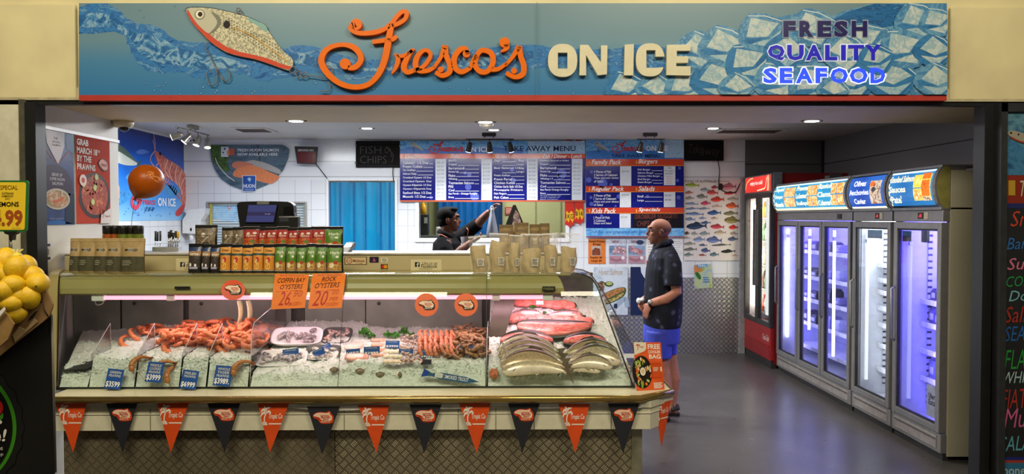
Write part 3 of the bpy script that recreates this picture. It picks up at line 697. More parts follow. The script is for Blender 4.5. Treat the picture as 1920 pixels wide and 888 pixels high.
def fridge(name, label, y0, y1, doors, shelves, lightcol, power, tubes, tubecol, es):
    xb = 3.74
    th = thing(name, label, 'fridge', ((XF+xb)/2, (y0+y1)/2, 0), 'glass door fridges along the dark wall')
    b = MB(); z0, z1 = .17, 1.74
    for side, yy in ((0, y0), (1, y1-.045)): b.box((XF+.045, yy, .03), (xb, yy+.045, 2.03), FSIDE if not side else FG, .004)
    b.box((xb-.05, y0+.045, .03), (xb, y1-.045, 2.03), FG); b.box((XF+.045, y0+.045, z1), (xb-.05, y1-.045, 2.03), FG); b.box((XF+.045, y0+.045, .10), (xb-.05, y1-.045, z0), FG)
    b.build('cabinet', th)
    b = MB(); a = .048
    b.box((XF+.05, y1-.05, z0), (xb-.05, y1-.046, z1), FIN); b.box((XF+.05, y0+.046, z0), (xb-.05, y0+.05, z1), FIN); b.box((xb-.056, y0+.05, z0), (xb-.051, y1-.05, z1), FIN)
    b.box((XF+.05, y0+.05, z1-.006), (xb-.05, y1-.05, z1-.001), FIN); b.box((XF+.05, y0+.05, z0+.001), (xb-.05, y1-.05, z0+.008), FIN)
    b.build('liner', th)
    # header lamp box
    b = MB()
    for yy, dy in ((y0+.002, .035), (y1-.037, .035)):
        b.prism([V((x-.004, yy, z)) for x, z in HDR] + [V((3.2, yy, 2.06)), V((3.2, yy, 1.765))], (0, dy, 0), FG if yy > y0+.1 else FG)
    b.box((3.03, y0, 2.05), (3.3, y1, 2.068), FG, .004); b.box((3.03, y0, 1.755), (3.3, y1, 1.775), FG, .004)
    b.build('header_box', th)
    b = MB(); b.prism([V((x+.012, y0-.001, z)) for x, z in HDR] + [V((3.09, y0-.001, 2.05)), V((3.09, y0-.001, 1.77))], (0, .004, 0), mat('#8f8a4c', .4)); b.build('header_end_cap', th)
    # control strip, grille, kick
    b = MB(); b.box((XF-.005, y0+.004, 1.672), (XF+.045, y1-.004, 1.757), FG, .008); b.build('control_strip', th)
    b = MB(); b.box((XF, y0+.004, .05), (XF+.045, y1-.004, .185), FG, .006); b.box((XF-.006, y0+.05, .075), (XF+.002, y1-.05, .165), mat('#a39c98', .4, .3), .008); b.box((XF-.008, y0+.055, .135), (XF+.001, y1-.055, .15), mat('#5a5451', .5), .003); b.build('grille', th)
    b = MB(); b.box((XF+.02, y0+.01, 0), (XF+.06, y1-.01, .05), mat('#2d2a2a', .6)); b.build('kick_strip', th)
    n = len(doors)
    for i, (d0, d1) in enumerate(doors):
        b = MB(); fw = .05; zb_, zt_ = .19, 1.668
        for q in (((d0, zb_), (d0+fw, zt_)), ((d1-fw, zb_), (d1, zt_)), ((d0+fw, zb_), (d1-fw, zb_+fw)), ((d0+fw, zt_-fw), (d1-fw, zt_))):
            b.box((XF-.012, q[0][0], q[0][1]), (XF+.04, q[1][0], q[1][1]), FG, .006)
        d = b.build('door', th)
        b = MB()
        for q in (((d0+fw, zb_+fw), (d0+fw+.012, zt_-fw)), ((d1-fw-.012, zb_+fw), (d1-fw, zt_-fw)), ((d0+fw, zb_+fw), (d1-fw, zb_+fw+.012)), ((d0+fw, zt_-fw-.012), (d1-fw, zt_-fw))):
            b.box((XF, q[0][0], q[0][1]), (XF+.02, q[1][0], q[1][1]), RUB)
        b.build('gasket', d)
        b = MB(); b.box((XF+.006, d0+fw, zb_+fw), (XF+.012, d1-fw, zt_-fw), FGLASS); b.build('glass', d)
        b = MB(); b.tube([(XF-.012, d1-.03, .75), (XF-.04, d1-.03, .77), (XF-.04, d1-.03, 1.15), (XF-.012, d1-.03, 1.17)], .009, FG, 8); b.build('handle', d)
    E = NT('fridge_tube').set(emit=tubecol, es=es, color=tubecol)
    for yy, ze in tubes:
        b = MB(); b.tube([(XF+.09, yy, ze), (XF+.09, yy, 1.48)], .014, E, 8); b.tube([(XF+.09, yy, 1.52), (XF+.09, yy, 1.58)], .013, E, 8)
        b.box((XF+.078, yy-.012, 1.485), (XF+.104, yy+.012, 1.515), SHELF); b.build('light_tube', th)
    for z in shelves:
        b = MB(); ys_, ye_ = y0+.055, y1-.055
        b.box((XF+.20, ys_, z-.012), (xb-.07, ye_, z), SHELF); b.box((XF+.185, ys_, z-.026), (XF+.20, ye_, z+.014), SHELF, .003); b.build('shelf', th)
    for yy in (y0+.07, y1-.06):
        b = MB(); b.box((XF+.24, yy-.004, .26), (XF+.272, yy+.004, 1.6), SLOT); b.build('shelf_rail', th)
    for yy, e in power:
        lamp('fridge_light', 'AREA', (XF+.36, yy, 1.72), e, lightcol, .4, .4, (0, 0, 0), parent=th)
        lamp('fridge_light', 'AREA', (XF+.11, yy, .95), e*.7, lightcol, .05, 1.3, (R(90), 0, R(-90)), parent=th)
    return th
BLU = (.15, .12, 1)
f3 = fridge('display_fridge', 'wide grey three-door glass fridge glowing violet, between red fridge and single-door fridges', 6.50, 8.29,
            [(7.70, 8.27), (7.12, 7.685), (6.52, 7.105)], (1.345, 1.075, .835, .58, .33), BLU, [(8.0, 10), (7.4, 3), (6.8, 11)],
            [(8.21, .38), (7.63, .55), (7.06, .38)], '#dcdcff', 7)
f2 = fridge('display_fridge', 'grey single-door glass fridge with white interior and white shelves', 5.825, 6.485, [(5.84, 6.475)], (1.30, 1.17, 1.065, .93, .786, .607, .40),
            (.93, 1, .95), [(6.15, 9)], [(6.41, .3)], '#eef5ee', 1.2)
f1 = fridge('display_fridge', 'grey single-door fridge glowing violet, beside the black post', 5.145, 5.81, [(5.155, 5.79)], (1.06, .885, .678, .466),
            BLU, [(5.48, 19)], [(5.73, .3)], '#9d9cff', 1.3)
# printed lamp-box faces
def hdr_print(y0, y1): return (lambda u, v: V((hdr_x(v)-.001, y1-u, v)))
LIT = .95
YEL = '#fff6c8'
FOOD1 = blotch(['#f2d079', '#c9621d', '#e9a33b', '#fff0c0', '#a8431a'], 26, .3, es=LIT, dist=1.5, lo=.34, hi=.66)
FOOD2 = blotch(['#7a4a34', '#c9a98c', '#e7d5c0', '#56362a', '#b5651f'], 22, .3, es=LIT*.8, dist=1, lo=.34, hi=.66)
class HP(Print):
    """face of the lamp box: u metres from its far edge, v height"""
    def face(s, L, c, z0=1.79, z1=2.04):
        for k in range(8):
            a, b_ = z0+(z1-z0)*k/8, z0+(z1-z0)*(k+1)/8
            s.poly([(0, a), (L, a), (L, b_), (0, b_)], c, 1)
    def word(s, t_, u0, u1, z0, z1, c=YEL):
        vs, fs, _ = text_geo(t_, .02, 0)
        s.b.add([s.pt(u0+a*(u1-u0), z0+b_*(z1-z0), 4) for a, b_ in vs], fs, s.mt(c))
    def pic(s, u0, u1, z0, z1, c, k=2):
        for j in range(5):
            a, b_ = z0+(z1-z0)*j/5, z0+(z1-z0)*(j+1)/5
            s.poly([(u0, a), (u1, a), (u1, b_), (u0, b_)], c, k)
def lit_grad(c0, c1):
    t = NT('lamp_print'); n = t.noise(1.5, 2); c = t.ramp(n, [(.35, c0), (.65, c1)]); t.set(.25, emit=c, es=LIT, color=c); return t.m
pr = HP(hdr_print(6.54, 8.25), (-1, 0, 0), .0012, LIT*1.05); W3 = 1.71
pr.face(W3, lit_grad('#1f7fb0', '#3aa0c8')); pr.pic(0, W3, 1.778, 1.798, YEL); pr.pic(0, W3, 2.03, 2.045, '#d7eef2'); pr.pic(0, .02, 1.79, 2.04, YEL)
for u0, ws in ((.05, ('Squid', 'Octopus', 'Mussels')), (.64, ('Prawns', 'Lobster', 'Scallops')), (1.17, ('Ravioli', 'Clams', 'Calamari'))):
    for k, w_ in enumerate(ws): pr.word(w_, u0, u0+(.23 if u0 < .6 else .28), 1.972-.078*k, 2.022-.078*k)
for u0, u1 in ((.31, .60), (.91, 1.15), (1.45, 1.70)):
    pr.pic(u0, (u0+u1)/2-.01, 1.815, 2.015, FOOD1); pr.pic((u0+u1)/2, u1, 1.815, 2.015, FOOD1)
pr.build('header_sign', f3)
pr = HP(hdr_print(5.865, 6.445), (-1, 0, 0), .0012, LIT)
pr.face(.58, lit_grad('#1a3f9a', '#2f6fc4')); pr.pic(0, .58, 1.778, 1.793, '#f3f1da')
pr.word('Olives', .09, .30, 1.962, 2.01, '#f1f4ff'); pr.word('Anchovies', .02, .36, 1.89, 1.935, '#f1f4ff'); pr.word('Caviar', .09, .29, 1.815, 1.86, '#f1f4ff')
pr.pic(.37, .55, 1.815, 2.0, FOOD2); pr.poly([(.41+.035*cos(a), 1.975+.022*sin(a)) for a in [i*pi/8 for i in range(16)]], '#ee6a1c', 5); pr.poly([(.44+.033*cos(a), 1.93+.02*sin(a)) for a in [i*pi/8 for i in range(16)]], '#3d3b3a', 5)
pr.build('header_sign', f2)
pr = HP(hdr_print(5.185, 5.77), (-1, 0, 0), .0012, LIT)
pr.face(.585, lit_grad('#1f66a8', '#3a8fc4')); pr.pic(0, .585, 2.028, 2.042, '#d9eef4'); pr.pic(0, .012, 1.79, 2.04, YEL)
pr.word('Smoked Salmon', .02, .345, 1.965, 2.015); pr.word('Sauces', .015, .245, 1.89, 1.938); pr.word("Pate'", .025, .18, 1.81, 1.865)
pr.pic(.345, .565, 1.825, 2.01, blotch(['#f0e06a', '#e0c23a', '#fff6b0'], 20, .3, es=LIT)); pr.pic(.455, .555, 1.855, 2.02, blotch(['#e04a10', '#f07a20', '#c23a0c'], 30, .3, es=LIT), 3); pr.pic(.36, .45, 1.83, 1.90, FOOD1, 4); pr.pic(.465, .56, 1.822, 1.852, FOOD2, 4)
pr.build('header_sign', f1)
# displays and stickers on the control strips
for par, y, w_ in ((f2, 6.03, .06), (f1, 5.39, .07)):
    b = MB(); b.box((XF-.008, y, 1.692), (XF-.004, y+w_, 1.738), mat('#2a1413', .3)); o = b.build('temperature_display', par)
    b = MB(); b.box((XF-.0085, y-.06, 1.69), (XF-.0045, y-.012, 1.74), mat('#b3a892', .5)); b.build('sticker', par)
    pr = Print(lambda u, v: V((XF-.0086, y+w_-u, v)), (-1, 0, 0), .0002, 1.2)
    vs, fs, _ = text_geo('-18', .02); pr.b.add([pr.pt(.012+a*.036, 1.702+b_*.026, 1) for a, b_ in vs], fs, pr.mt('#e2453a')); pr.build('digits', o)
b = MB(); b.box((XF-.014, 6.70, 1.69), (XF-.004, 6.78, 1.735), mat('#2c2826', .4), .004); b.build('switch', f3)
# notices inside the nearest fridge
b = MB(); b.box((XF+.02, 5.36, .27), (XF+.022, 5.21, .50), mat('#c9c9cf', .5)); o = b.build('notice', f1)
pr = Print(lambda u, v: V((XF+.0195, 5.355-u, v)), (-1, 0, 0), .0004)
for t_, z in (('Uber', .40), ('Eats', .355)):
    vs, fs, _ = text_geo(t_, .02); pr.b.add([pr.pt(.02+a*.08, z+c*.04, 1) for a, c in vs], fs, pr.mt('#26262b'))
pr.build('lettering', o)
for y0, y1, z0, z1 in ((5.60, 5.72, 1.52, 1.60), (5.36, 5.46, 1.52, 1.605)):
    b = MB(); b.box((XF+.02, y0, z0), (XF+.024, y1, z1), mat('#17162a', .5)); b.build('sticker', f1)
b = MB(); b.box((XF+.02, 6.03, 1.53), (XF+.022, 6.27, 1.60), mat('#8fa3a6', .4)); b.build('sticker', f2)
# goods on the fridge shelves
PK = [mat(c, .35) for c in ('#3a2a48', '#c9cbe6', '#1f2238', '#6a5a8a', '#8a86b8')]
def pack(x, y, z, w_, d, h, m, label, name='food_pack', lidm=None):
    b = MB(); pts = []
    b.loft([[V((x+sx*(d/2)*k, y+sy*(w_/2)*k, z+q)) for sx, sy in ((-1, -1), (1, -1), (1, 1), (-1, 1))] for q, k in ((.001, .85), (h*.25, 1), (h*.75, 1), (h, .7))], m, smooth=False)
    o = b.build(name); tag(o, label, 'pack', 'packs on the fridge shelves')
    b = MB(); b.box((x-d/2-.002, y-w_*.3, z+h*.3), (x-d/2-.0005, y+w_*.3, z+h*.68), mat('#cfcfe0', .4)); b.build('pack_label', o)
rnd = random.Random(8)
for z, ys in ((1.06, (5.64, 5.52, 5.40)), (.885, (5.66, 5.58, 5.46)), (.466, (5.65, 5.55, 5.42))):
    for i, y in enumerate(ys): pack(3.32, y, z, .075, .10, rnd.uniform(.09, .14), PK[(i+int(z*10)) % 5], '%s dark food pack on the %s shelf of the violet fridge beside the post' % (('inner', 'middle', 'outer')[i], {1.06: 'top', .885: 'second', .466: 'lowest'}[z]))
for z, nm in ((1.345, 'top'), (1.075, 'second'), (.835, 'third'), (.58, 'fourth')):
    for i, y in enumerate((8.05, 7.85, 7.5, 7.3, 6.95, 6.75)): pack(3.34, y, z, .13, .14, rnd.uniform(.07, .15), PK[(i*2+int(z*10)) % 5], '%s pack from the far end of the %s shelf in the three-door fridge' % (ORD[i], nm))
# ------------------------------------------------------------------ red drinks fridge in the far corner
xc, y0, y1, zt = 2.99, 8.33, 9.24, 2.2
RED = mat('#a01f22', .35, var=.04); REDD = mat('#8c1a1f', .4)
cf = thing('drinks_fridge', 'tall red two-door drinks fridge in the far corner with warm white lights', 'fridge', (3.4, 8.78, 0))
b = MB(); b.box((xc+.05, y0, .05), (3.85, y0+.04, zt), REDD); b.box((xc+.05, y1-.04, .05), (3.85, y1, zt), RED); b.box((3.8, y0+.04, .05), (3.85, y1-.04, zt), RED)  # near side in the darker red, its shade put into the colour
b.box((xc+.05, y0+.04, 1.99), (3.8, y1-.04, zt), RED); b.box((xc+.05, y0+.04, .05), (3.8, y1-.04, .46), RED); b.build('cabinet', cf)
b = MB(); b.box((xc+.055, y0+.041, .461), (3.799, y0+.046, 1.989), FIN); b.box((xc+.055, y1-.046, .461), (3.799, y1-.041, 1.989), FIN); b.box((3.794, y0+.046, .461), (3.799, y1-.046, 1.989), FIN); b.build('liner', cf)
b = MB(); b.box((xc, y0, 1.99), (xc+.05, y1, 2.2), mat('#77757a', .4, .3), .005); b.box((xc+.02, y0-.012, 1.97), (xc+.12, y0, 2.21), mat('#8a8a90', .4, .3), .004); b.build('header_box', cf)
b = MB(); b.box((3.64, y0-.008, 1.9), (3.78, y0-.001, 2.19), mat('#6f6f70', .4, .3)); b.build('cover_strip', cf)
b = MB(); b.box((3.59, y0-.006, 2.02), (3.639, y0-.001, 2.17), mat('#c2c4cc', .4)); b.ell((3.614, y0-.008, 2.12), (.018, .003, .022), mat('#1f4aa0', .4)); b.build('sticker', cf)
b = MB(); b.box((xc+.005, y0, .09), (xc+.05, y1, .455), RED, .006)
b.box((xc-.004, y0+.03, .235), (xc+.006, y1-.03, .255), REDD, .004); b.box((xc+.0, y0+.02, .10), (xc+.006, y1-.02, .22), REDD, .003); b.build('base_panel', cf)
b = MB(); b.box((xc+.02, y0+.01, 0), (xc+.08, y1-.01, .09), mat('#2b2626', .6)); b.build('kick_strip', cf)
for d0, d1 in ((y0, (y0+y1)/2-.003), ((y0+y1)/2+.003, y1)):
    b = MB()
    for q in (((d0, .46), (d0+.045, 1.985)), ((d1-.045, .46), (d1, 1.985)), ((d0+.045, .46), (d1-.045, .52)), ((d0+.045, 1.93), (d1-.045, 1.985))):
        b.box((xc-.005, q[0][0], q[0][1]), (xc+.045, q[1][0], q[1][1]), mat('#3c3a3a', .4, .2), .004)
    d = b.build('door', cf)
    b = MB(); b.box((xc+.01, d0+.045, .52), (xc+.016, d1-.045, 1.93), FGLASS); b.build('glass', d)
    b = MB(); b.box((xc-.04, (d0 if d0 > y0 else d1-.06)+.012, .9), (xc-.005, (d0 if d0 > y0 else d1-.06)+.04, 1.8), mat('#7d7b7b', .3, .6), .006); b.build('handle', d)
pr = Print(lambda u, v: V((xc-.001, y1-u, v)), (-1, 0, 0), .001, 1.0)
LRED = lit_grad('#d42a24', '#e23a30')
pr.poly([(.02, 2.005), (.89, 2.005), (.89, 2.185), (.02, 2.185)], LRED, 1)
vs, fs, _ = text_geo('enjoy ice cold', .01); pr.b.add([pr.pt(.2+a*.42, 2.075+c*.06, 2) for a, c in vs], fs, pr.mt('#fff3e6'))
pr.path([(.02, 2.04), (.08, 2.12), (.2, 2.165), (.3, 2.17)], .012, '#f7c489', 2); pr.path([(.45, 2.02), (.6, 2.03), (.72, 2.05), (.76, 2.16)], .014, '#f9d9b0', 2); pr.path([(.8, 2.01), (.82, 2.1), (.8, 2.18)], .05, '#f2b48a', 2); pr.path([(.86, 2.01), (.85, 2.1), (.87, 2.18)], .03, '#b5502c', 3)
pr.build('header_sign', cf)
pr = Print(lambda u, v: V((xc+.0035, y1-u, v)), (-1, 0, 0), .001)
vs, fs, _ = text_geo('Coca-Cola', .01, .3); pr.b.add([pr.pt(.66+a*.2, .30+c*.07, 1) for a, c in vs], fs, pr.mt('#e8c9c4'))
pr.path([(.04, .27), (.1, .30), (.13, .42)], .006, '#cf7d72', 1); pr.build('lettering', cf)
TW = NT('warm_tube').set(emit='#ffefc4', es=12, color='#ffffff')
b = MB(); b.box((xc+.09, 9.06, .62), (xc+.13, 9.16, 1.86), TW); b.build('light_tube', cf)
b = MB(); b.box((xc+.09, 8.66, .56), (xc+.10, 8.745, 1.92), NT('lit_panel').set(emit='#f2f6dc', es=1.0, color='#ffffff')); b.build('light_panel', cf)
lamp('fridge_light', 'AREA', (xc+.4, 8.78, 1.96), 9, (1, .96, .8), .5, .7, parent=cf)
for z in (.55, .84, 1.13, 1.42, 1.70):
    b = MB(); b.box((xc+.16, y0+.06, z-.01), (3.76, y1-.06, z), mat('#9a9a96', .4, .3)); b.build('shelf', cf)
BC = ['#3a1410', '#7d8c3a', '#c98a2a', '#a9b4b8', '#8a2a1c', '#c9cfc4', '#3e6b4a']
proto = None
def bottle(x, y, z, c, h, label):
    o = thing('drink_bottle', label, 'bottle', (x, y, z), 'bottles in the red drinks fridge')
    b = MB(); b.lathe([(.002, .001), (.03, .003), (.032, .02), (.03, h*.3), (.032, h*.6), (.02, h*.8), (.012, h*.9), (.012, h*.94)], (x, y, z), mat(c, .2, var=.1), 12); b.build('bottle_body', o)
    b = MB(); b.lathe([(.014, h*.93), (.015, h*.94), (.015, h), (.002, h)], (x, y, z), mat('#c9b9a0' if c != '#8a2a1c' else '#a8201c', .4), 10); b.build('cap', o)
    b = MB(); b.lathe([(.0325, h*.32), (.0328, h*.34), (.0328, h*.52), (.0325, h*.54)], (x, y, z), mat(shade(c, 1.5), .4), 12); b.build('bottle_label', o)
for r_, z in enumerate((.55, .84, 1.13, 1.42, 1.70)):
    for i in range(9):
        bottle(xc+.21, y0+.105+i*.085, z+.001, BC[(i//2+r_*3) % 7], .21+.02*((i+r_) % 2), '%s bottle from the outer end on the %s shelf of the red fridge' % (ORD[i], ('lowest', 'second', 'middle', 'fourth', 'top')[r_]))
# ================================================================== LAMPS ON THE CEILINGS
TRIMW = mat('#d9d6d0', .35, .1); CHR = mat('#a39d92', .2, .85); DKM = mat('#1d1c1b', .4, .3)
def downlight(pxx, pyy, Z, rad, label, e):
    p = atZ(pxx, pyy, Z)
    o = thing('downlight', label, 'ceiling light', p, 'recessed ceiling spots')
    b = MB(); b.lathe([(rad, -.004), (rad*1.28, -.004), (rad*1.3, 0), (rad, 0)], p, TRIMW, 20); b.build('trim_ring', o)
    b = MB(); b.lathe([(.001, -.0075), (rad, -.007), (rad, -.005), (.001, -.005)], p, NT('downlight_face').set(emit='#fff8ea', es=9, color='#ffffff'), 20); b.build('lamp_face', o)
    b = MB()
    for s_ in (-1, 1): b.box((p.x+s_*rad*1.32-.01, p.y-.01, p.z-.006), (p.x+s_*rad*1.32+.012, p.y+.01, p.z), DKM)
    b.build('spring_clip', o)
    lamp('downlight_lamp', 'SPOT', p+V((0, 0, -.02)), e, (1, .95, .86), .05, rot=(0, 0, 0), spot=120, blend=.8, parent=o)
downlight(555, 226, ZS, .05, 'round white downlight in the low ceiling above the grey display screen', 26)
downlight(910, 228, ZS, .05, 'round white downlight in the low ceiling above the large menu board', 30)
downlight(1522, 226, ZS, .05, 'round white downlight in the low ceiling over the fridges', 14)
downlight(688, 240, ZC, .055, 'small downlight in the high ceiling near the unlit fish and chips sign', 26)
downlight(926, 243, ZC, .055, 'small downlight behind the larger one, above the three-lamp track', 26)
downlight(1337, 240, ZC, .055, 'small downlight in the high ceiling beside the air vent near take away sign', 12)
# added fill lights under the inner ceiling, hidden from the front by the low ceiling
lamp('shop_fill', 'AREA', (-1.9, 7.15, 2.63), 125, (.96, .98, 1), 1.6, .4)
lamp('shop_fill', 'AREA', (-.1, 7.15, 2.63), 88, (.96, .98, 1), 1.6, .4)
lamp('shop_fill', 'AREA', (1.5, 6.3, 2.62), 13, (1, .97, .95), .8, .3)
def track(pxs, base_px, Z, m, label, aims, energy, lit):
    """pxs: lamp-head pixels on the bar (x, y at the ceiling)"""
    P = [atZ(x, y, Z) for x, y in pxs]; bp = atZ(*base_px, Z)
    o = thing('track_light', label, 'spotlight', bp, 'track lights')
    zz = V((0, 0, -.055)); d = (P[-1]-P[0]).normalized()
    b = MB(); q = Matrix.Translation(bp) @ d.to_track_quat('X', 'Z').to_matrix().to_4x4(); b.box((-.08, -.03, -.04), (.08, .03, 0), m, .006, q); b.build('ceiling_plate', o)
    b = MB(); b.tube([P[0]+zz-d*.04, P[-1]+zz+d*.04], .007, m, 8)
    for s_ in (-.05, .05): b.tube([bp+d*s_, bp+d*s_+zz], .007, m, 6)
    b.build('bar', o)
    for p, aim in zip(P, aims):
        c = p+zz+V((0, 0, -.085)); a = V(aim).normalized()
        b = MB(); b.tube([p+zz, p+zz+V((0, 0, -.05))], .006, m, 6)
        b.lathe([(.002, -.055), (.02, -.052), (.028, -.03), (.03, .0), (.034, .05), (.037, .06), (.033, .06)], c, m, 16, a); h = b.build('spot_head', o)
        b = MB(); b.lathe([(.002, .061), (.032, .061), (.032, .064), (.002, .064)], c, NT('spot_face').set(emit='#fff6e6', es=lit, color='#ffffff'), 14, a); b.build('lens', h)
        if energy:
            l = lamp('spot_lamp', 'SPOT', c+a*.07, energy, (1, .96, .9), .03, spot=75, blend=.6, parent=o)
            l.rotation_euler = (-a).to_track_quat('Z', 'Y').to_euler()
track([(333, 228), (352, 233), (371, 238), (389, 243)], (362, 235), ZC, CHR, 'four-lamp chrome spotlight bar beside the prawn mural', [(-1, -.3, -.35), (-.6, -.3, -.8), (-.25, -.3, -1), (.1, -.3, -1)], 9, 4)
track([(880, 252), (918, 252), (957, 252)], (917, 249), ZC, DKM, 'black three-lamp spotlight bar over the large menu board', [(-.25, .42, -1), (.05, .42, -1), (.25, .42, -1)], 30, 9)
track([(1201, 252), (1240, 252)], (1219, 249), ZC, mat('#55504b', .3, .5), 'two-lamp spotlight bar over the square menu board', [(-.15, .3, -1), (-.1, .3, -1)], 14, 5)
# vents, camera dome, sensors
def vent(x0, x1, yy, label, flip):
    a, c = atZ(x0, yy-4, ZC), atZ(x1, yy+4, ZC); a.z = c.z = ZC
    o = thing('air_vent', label, 'vent', ((a.x+c.x)/2, (a.y+c.y)/2, ZC)); y0_, y1_ = min(a.y, c.y), max(a.y, c.y)
    b = MB(); 
    for q in (((a.x, y0_), (c.x, y0_+.04)), ((a.x, y1_-.04), (c.x, y1_)), ((a.x, y0_+.04), (a.x+.04, y1_-.04)), ((c.x-.04, y0_+.04), (c.x, y1_-.04))): b.box((*q[0], ZC-.012), (*q[1], ZC), TRIMW, .004)
    b.build('frame', o)
    b = MB(); b.box((a.x+.04, y0_+.04, ZC-.003), (c.x-.04, y1_-.04, ZC), mat('#3a2f28', .6)); b.build('backing', o)
    b = MB(); n = 22
    for i in range(n):
        x = a.x+.05+(c.x-a.x-.1)*i/(n-1); b.box((x-.004, y0_+.04, ZC-.012), (x+.004, y1_-.04, ZC-.003), mat('#5a4a40', .5))
    b.build('slats', o)
vent(428, 520, 243, 'dark louvred air vent in the ceiling above the salmon sign', 0)
vent(1352, 1455, 245, 'dark louvred air vent in the ceiling near the take away sign', 0)
p = atZ(231, 227, ZS)
o = thing('security_camera', 'cream dome security camera under the low ceiling beside the prawn mural', 'camera', p)
b = MB(); b.lathe([(.07, 0), (.072, -.02), (.06, -.045), (.04, -.05), (.002, -.05)], p, mat('#cdbf9e', .4), 20); b.build('housing', o)
b = MB(); b.ell(p+V((.012, -.01, -.05)), (.036, .036, .028), mat('#0d0d0f', .08)); b.build('dome', o)
p = at(360, 262, YB-.02)
o = thing('wall_sensor', 'small round white wall sensor with two dark lenses by the ceiling', 'sensor', p)
b = MB(); b.ell(p, (.06, .03, .055), WHITE, nu=16); b.build('sensor_body', o)
for s_ in (-.02, .02): b = MB(); b.ell(p+V((s_+.012, -.028, -.01)), (.013, .006, .013), DKM); b.build('lens', o)
p = atZ(912, 232, ZS); b = MB(); b.lathe([(.05, 0), (.05, -.02), (.035, -.032), (.001, -.032)], p, TRIMW, 18); tag(b.build('smoke_detector'), 'white smoke detector right beside the downlight over the menu board', 'detector')
# ================================================================== SIGNS ON THE REAR WALL
def flat_sign(Y, pts, name, label, thick=.02, m=None, cat='sign', group=None):
    mp, n = planeY(Y); b = MB(); b.prism([mp(*q) for q in pts], (0, thick, 0), m or WHITE)
    o = b.build(name); tag(o, label, cat, group); return o, Print(mp, n, .0016)
def R4(x0, y0, x1, y1): return [(x0, y1), (x1, y1), (x1, y0), (x0, y0)]
NAVY = blotch(['#0f1670', '#161e80', '#0d1266'], 3, .16, spec=.5); SKYB = blotch(['#2f7fd0', '#5fa8e0', '#8cc4ea', '#2a6fc0'], 9, .3, dist=1.5, sc=(1, 1, 2)); ICEB = blotch(['#7fb4dc', '#b9d9ec', '#4f94cc'], 22, .3, dist=2); STR = mat('#d8472c', .16, var=.02)
BUB = mat('#4a5ab8', .3, var=0); MWH = '#eef0f4'; PRB = mat('#dfe4ea', .4, var=.02)
def mini_lure(p, x, y, s_, k):
    p.poly([(x+a*s_, y+b_*s_) for a, b_ in smooth_path([(0, 0), (.25, -.12), (.6, .05), (1.2, .5), (1.5, .85), (1.1, .75), (.6, .62), (.2, .35)], 3, True)], '#b9bcb4', k)
    p.poly([(x+a*s_, y+b_*s_) for a, b_ in [(.2, .35), (.6, .62), (1.1, .75), (1.4, .82), (.9, .55), (.4, .35)]], '#7d8a90', k+1); p.path([(x+.4*s_, y+.5*s_), (x+.35*s_, y+.8*s_), (x+.5*s_, y+.95*s_)], .08*s_, '#3a3f4a', k)
    p.ellipse(x+.22*s_, y+.06*s_, .06*s_, .06*s_, '#222222', k+2, n=8)
def script_logo(p, x0, y0, x1, y1, c, k):
    """the sign's script word in small"""
    w_, h = x1-x0, y1-y0; f = lambda pts, off: [(x0+((480+a/4)-597)/388*w_, y0+(b_/4-16)/150*h) for a, b_ in pts]
    S_ = [[(752, 182), (705, 210), (780, 248), (960, 218), (1060, 118), (1130, 96), (1075, 172), (1018, 200), (985, 350), (915, 560), (735, 652), (535, 548), (508, 395), (655, 334), (783, 415), (740, 503), (668, 485)],
          [(872, 314), (1020, 295), (1056, 270)], [(1018, 552), (1065, 450), (1050, 408), (1150, 395), (1108, 505), (1190, 525), (1245, 505), (1305, 395), (1215, 415), (1220, 528), (1345, 498), (1418, 340), (1452, 480), (1395, 566), (1345, 530)],
          [(1590, 405), (1525, 375), (1490, 500), (1610, 508), (1690, 378), (1778, 460), (1680, 535), (1650, 430)], [(1765, 520), (1885, 470), (1975, 345), (2008, 490), (1940, 576), (1880, 540)], [(1864, 318), (1880, 350), (1840, 385)]]
    for q in S_: p.path(f(q, 0), .03*w_, c, k, 4)
# large menu
o, p = flat_sign(YB-.05, R4(750, 264, 1097, 378), 'menu_board', 'wide blue take away menu board with four white price columns', .03)
p.rect(750, 264, 1097, 288, SKYB, 1); p.poly([(750, 280), (770, 276), (800, 279), (840, 276), (880, 280), (930, 276), (980, 279), (980, 288), (750, 288)], mat('#2a6fc0', .3), 2)
p.rect(990, 264, 1097, 288, ICEB, 2)
mini_lure(p, 769, 268, 17, 3); script_logo(p, 803, 264.5, 868, 288, '#d8392f', 4); p.text('ON ICE', 872, 275, 917, 285, MWH, 4, .03); p.text('TAKE AWAY MENU', 944, 273.5, 1079, 283.5, '#1b2350', 4, .01)
p.rect(750, 288, 1097, 297, STR, 1); p.rect(750, 297, 1097, 375, NAVY, 1); p.rect(750, 375, 1097, 378, '#c05a3c', 1)
for t_, x in (('Seafood', 761, ), ('Fish', 845), ('Snacks', 931), ('Fish / Dinner - Lunch', 1018)):
    p.text(t_, x, 289, x+(31 if t_ != 'Fish' else 15) if x < 1000 else 1091, 296, '#fff3e4', 3, .02, .25); p.rect(x-5, 290, x-2.5, 295, '#f2a53c', 3)
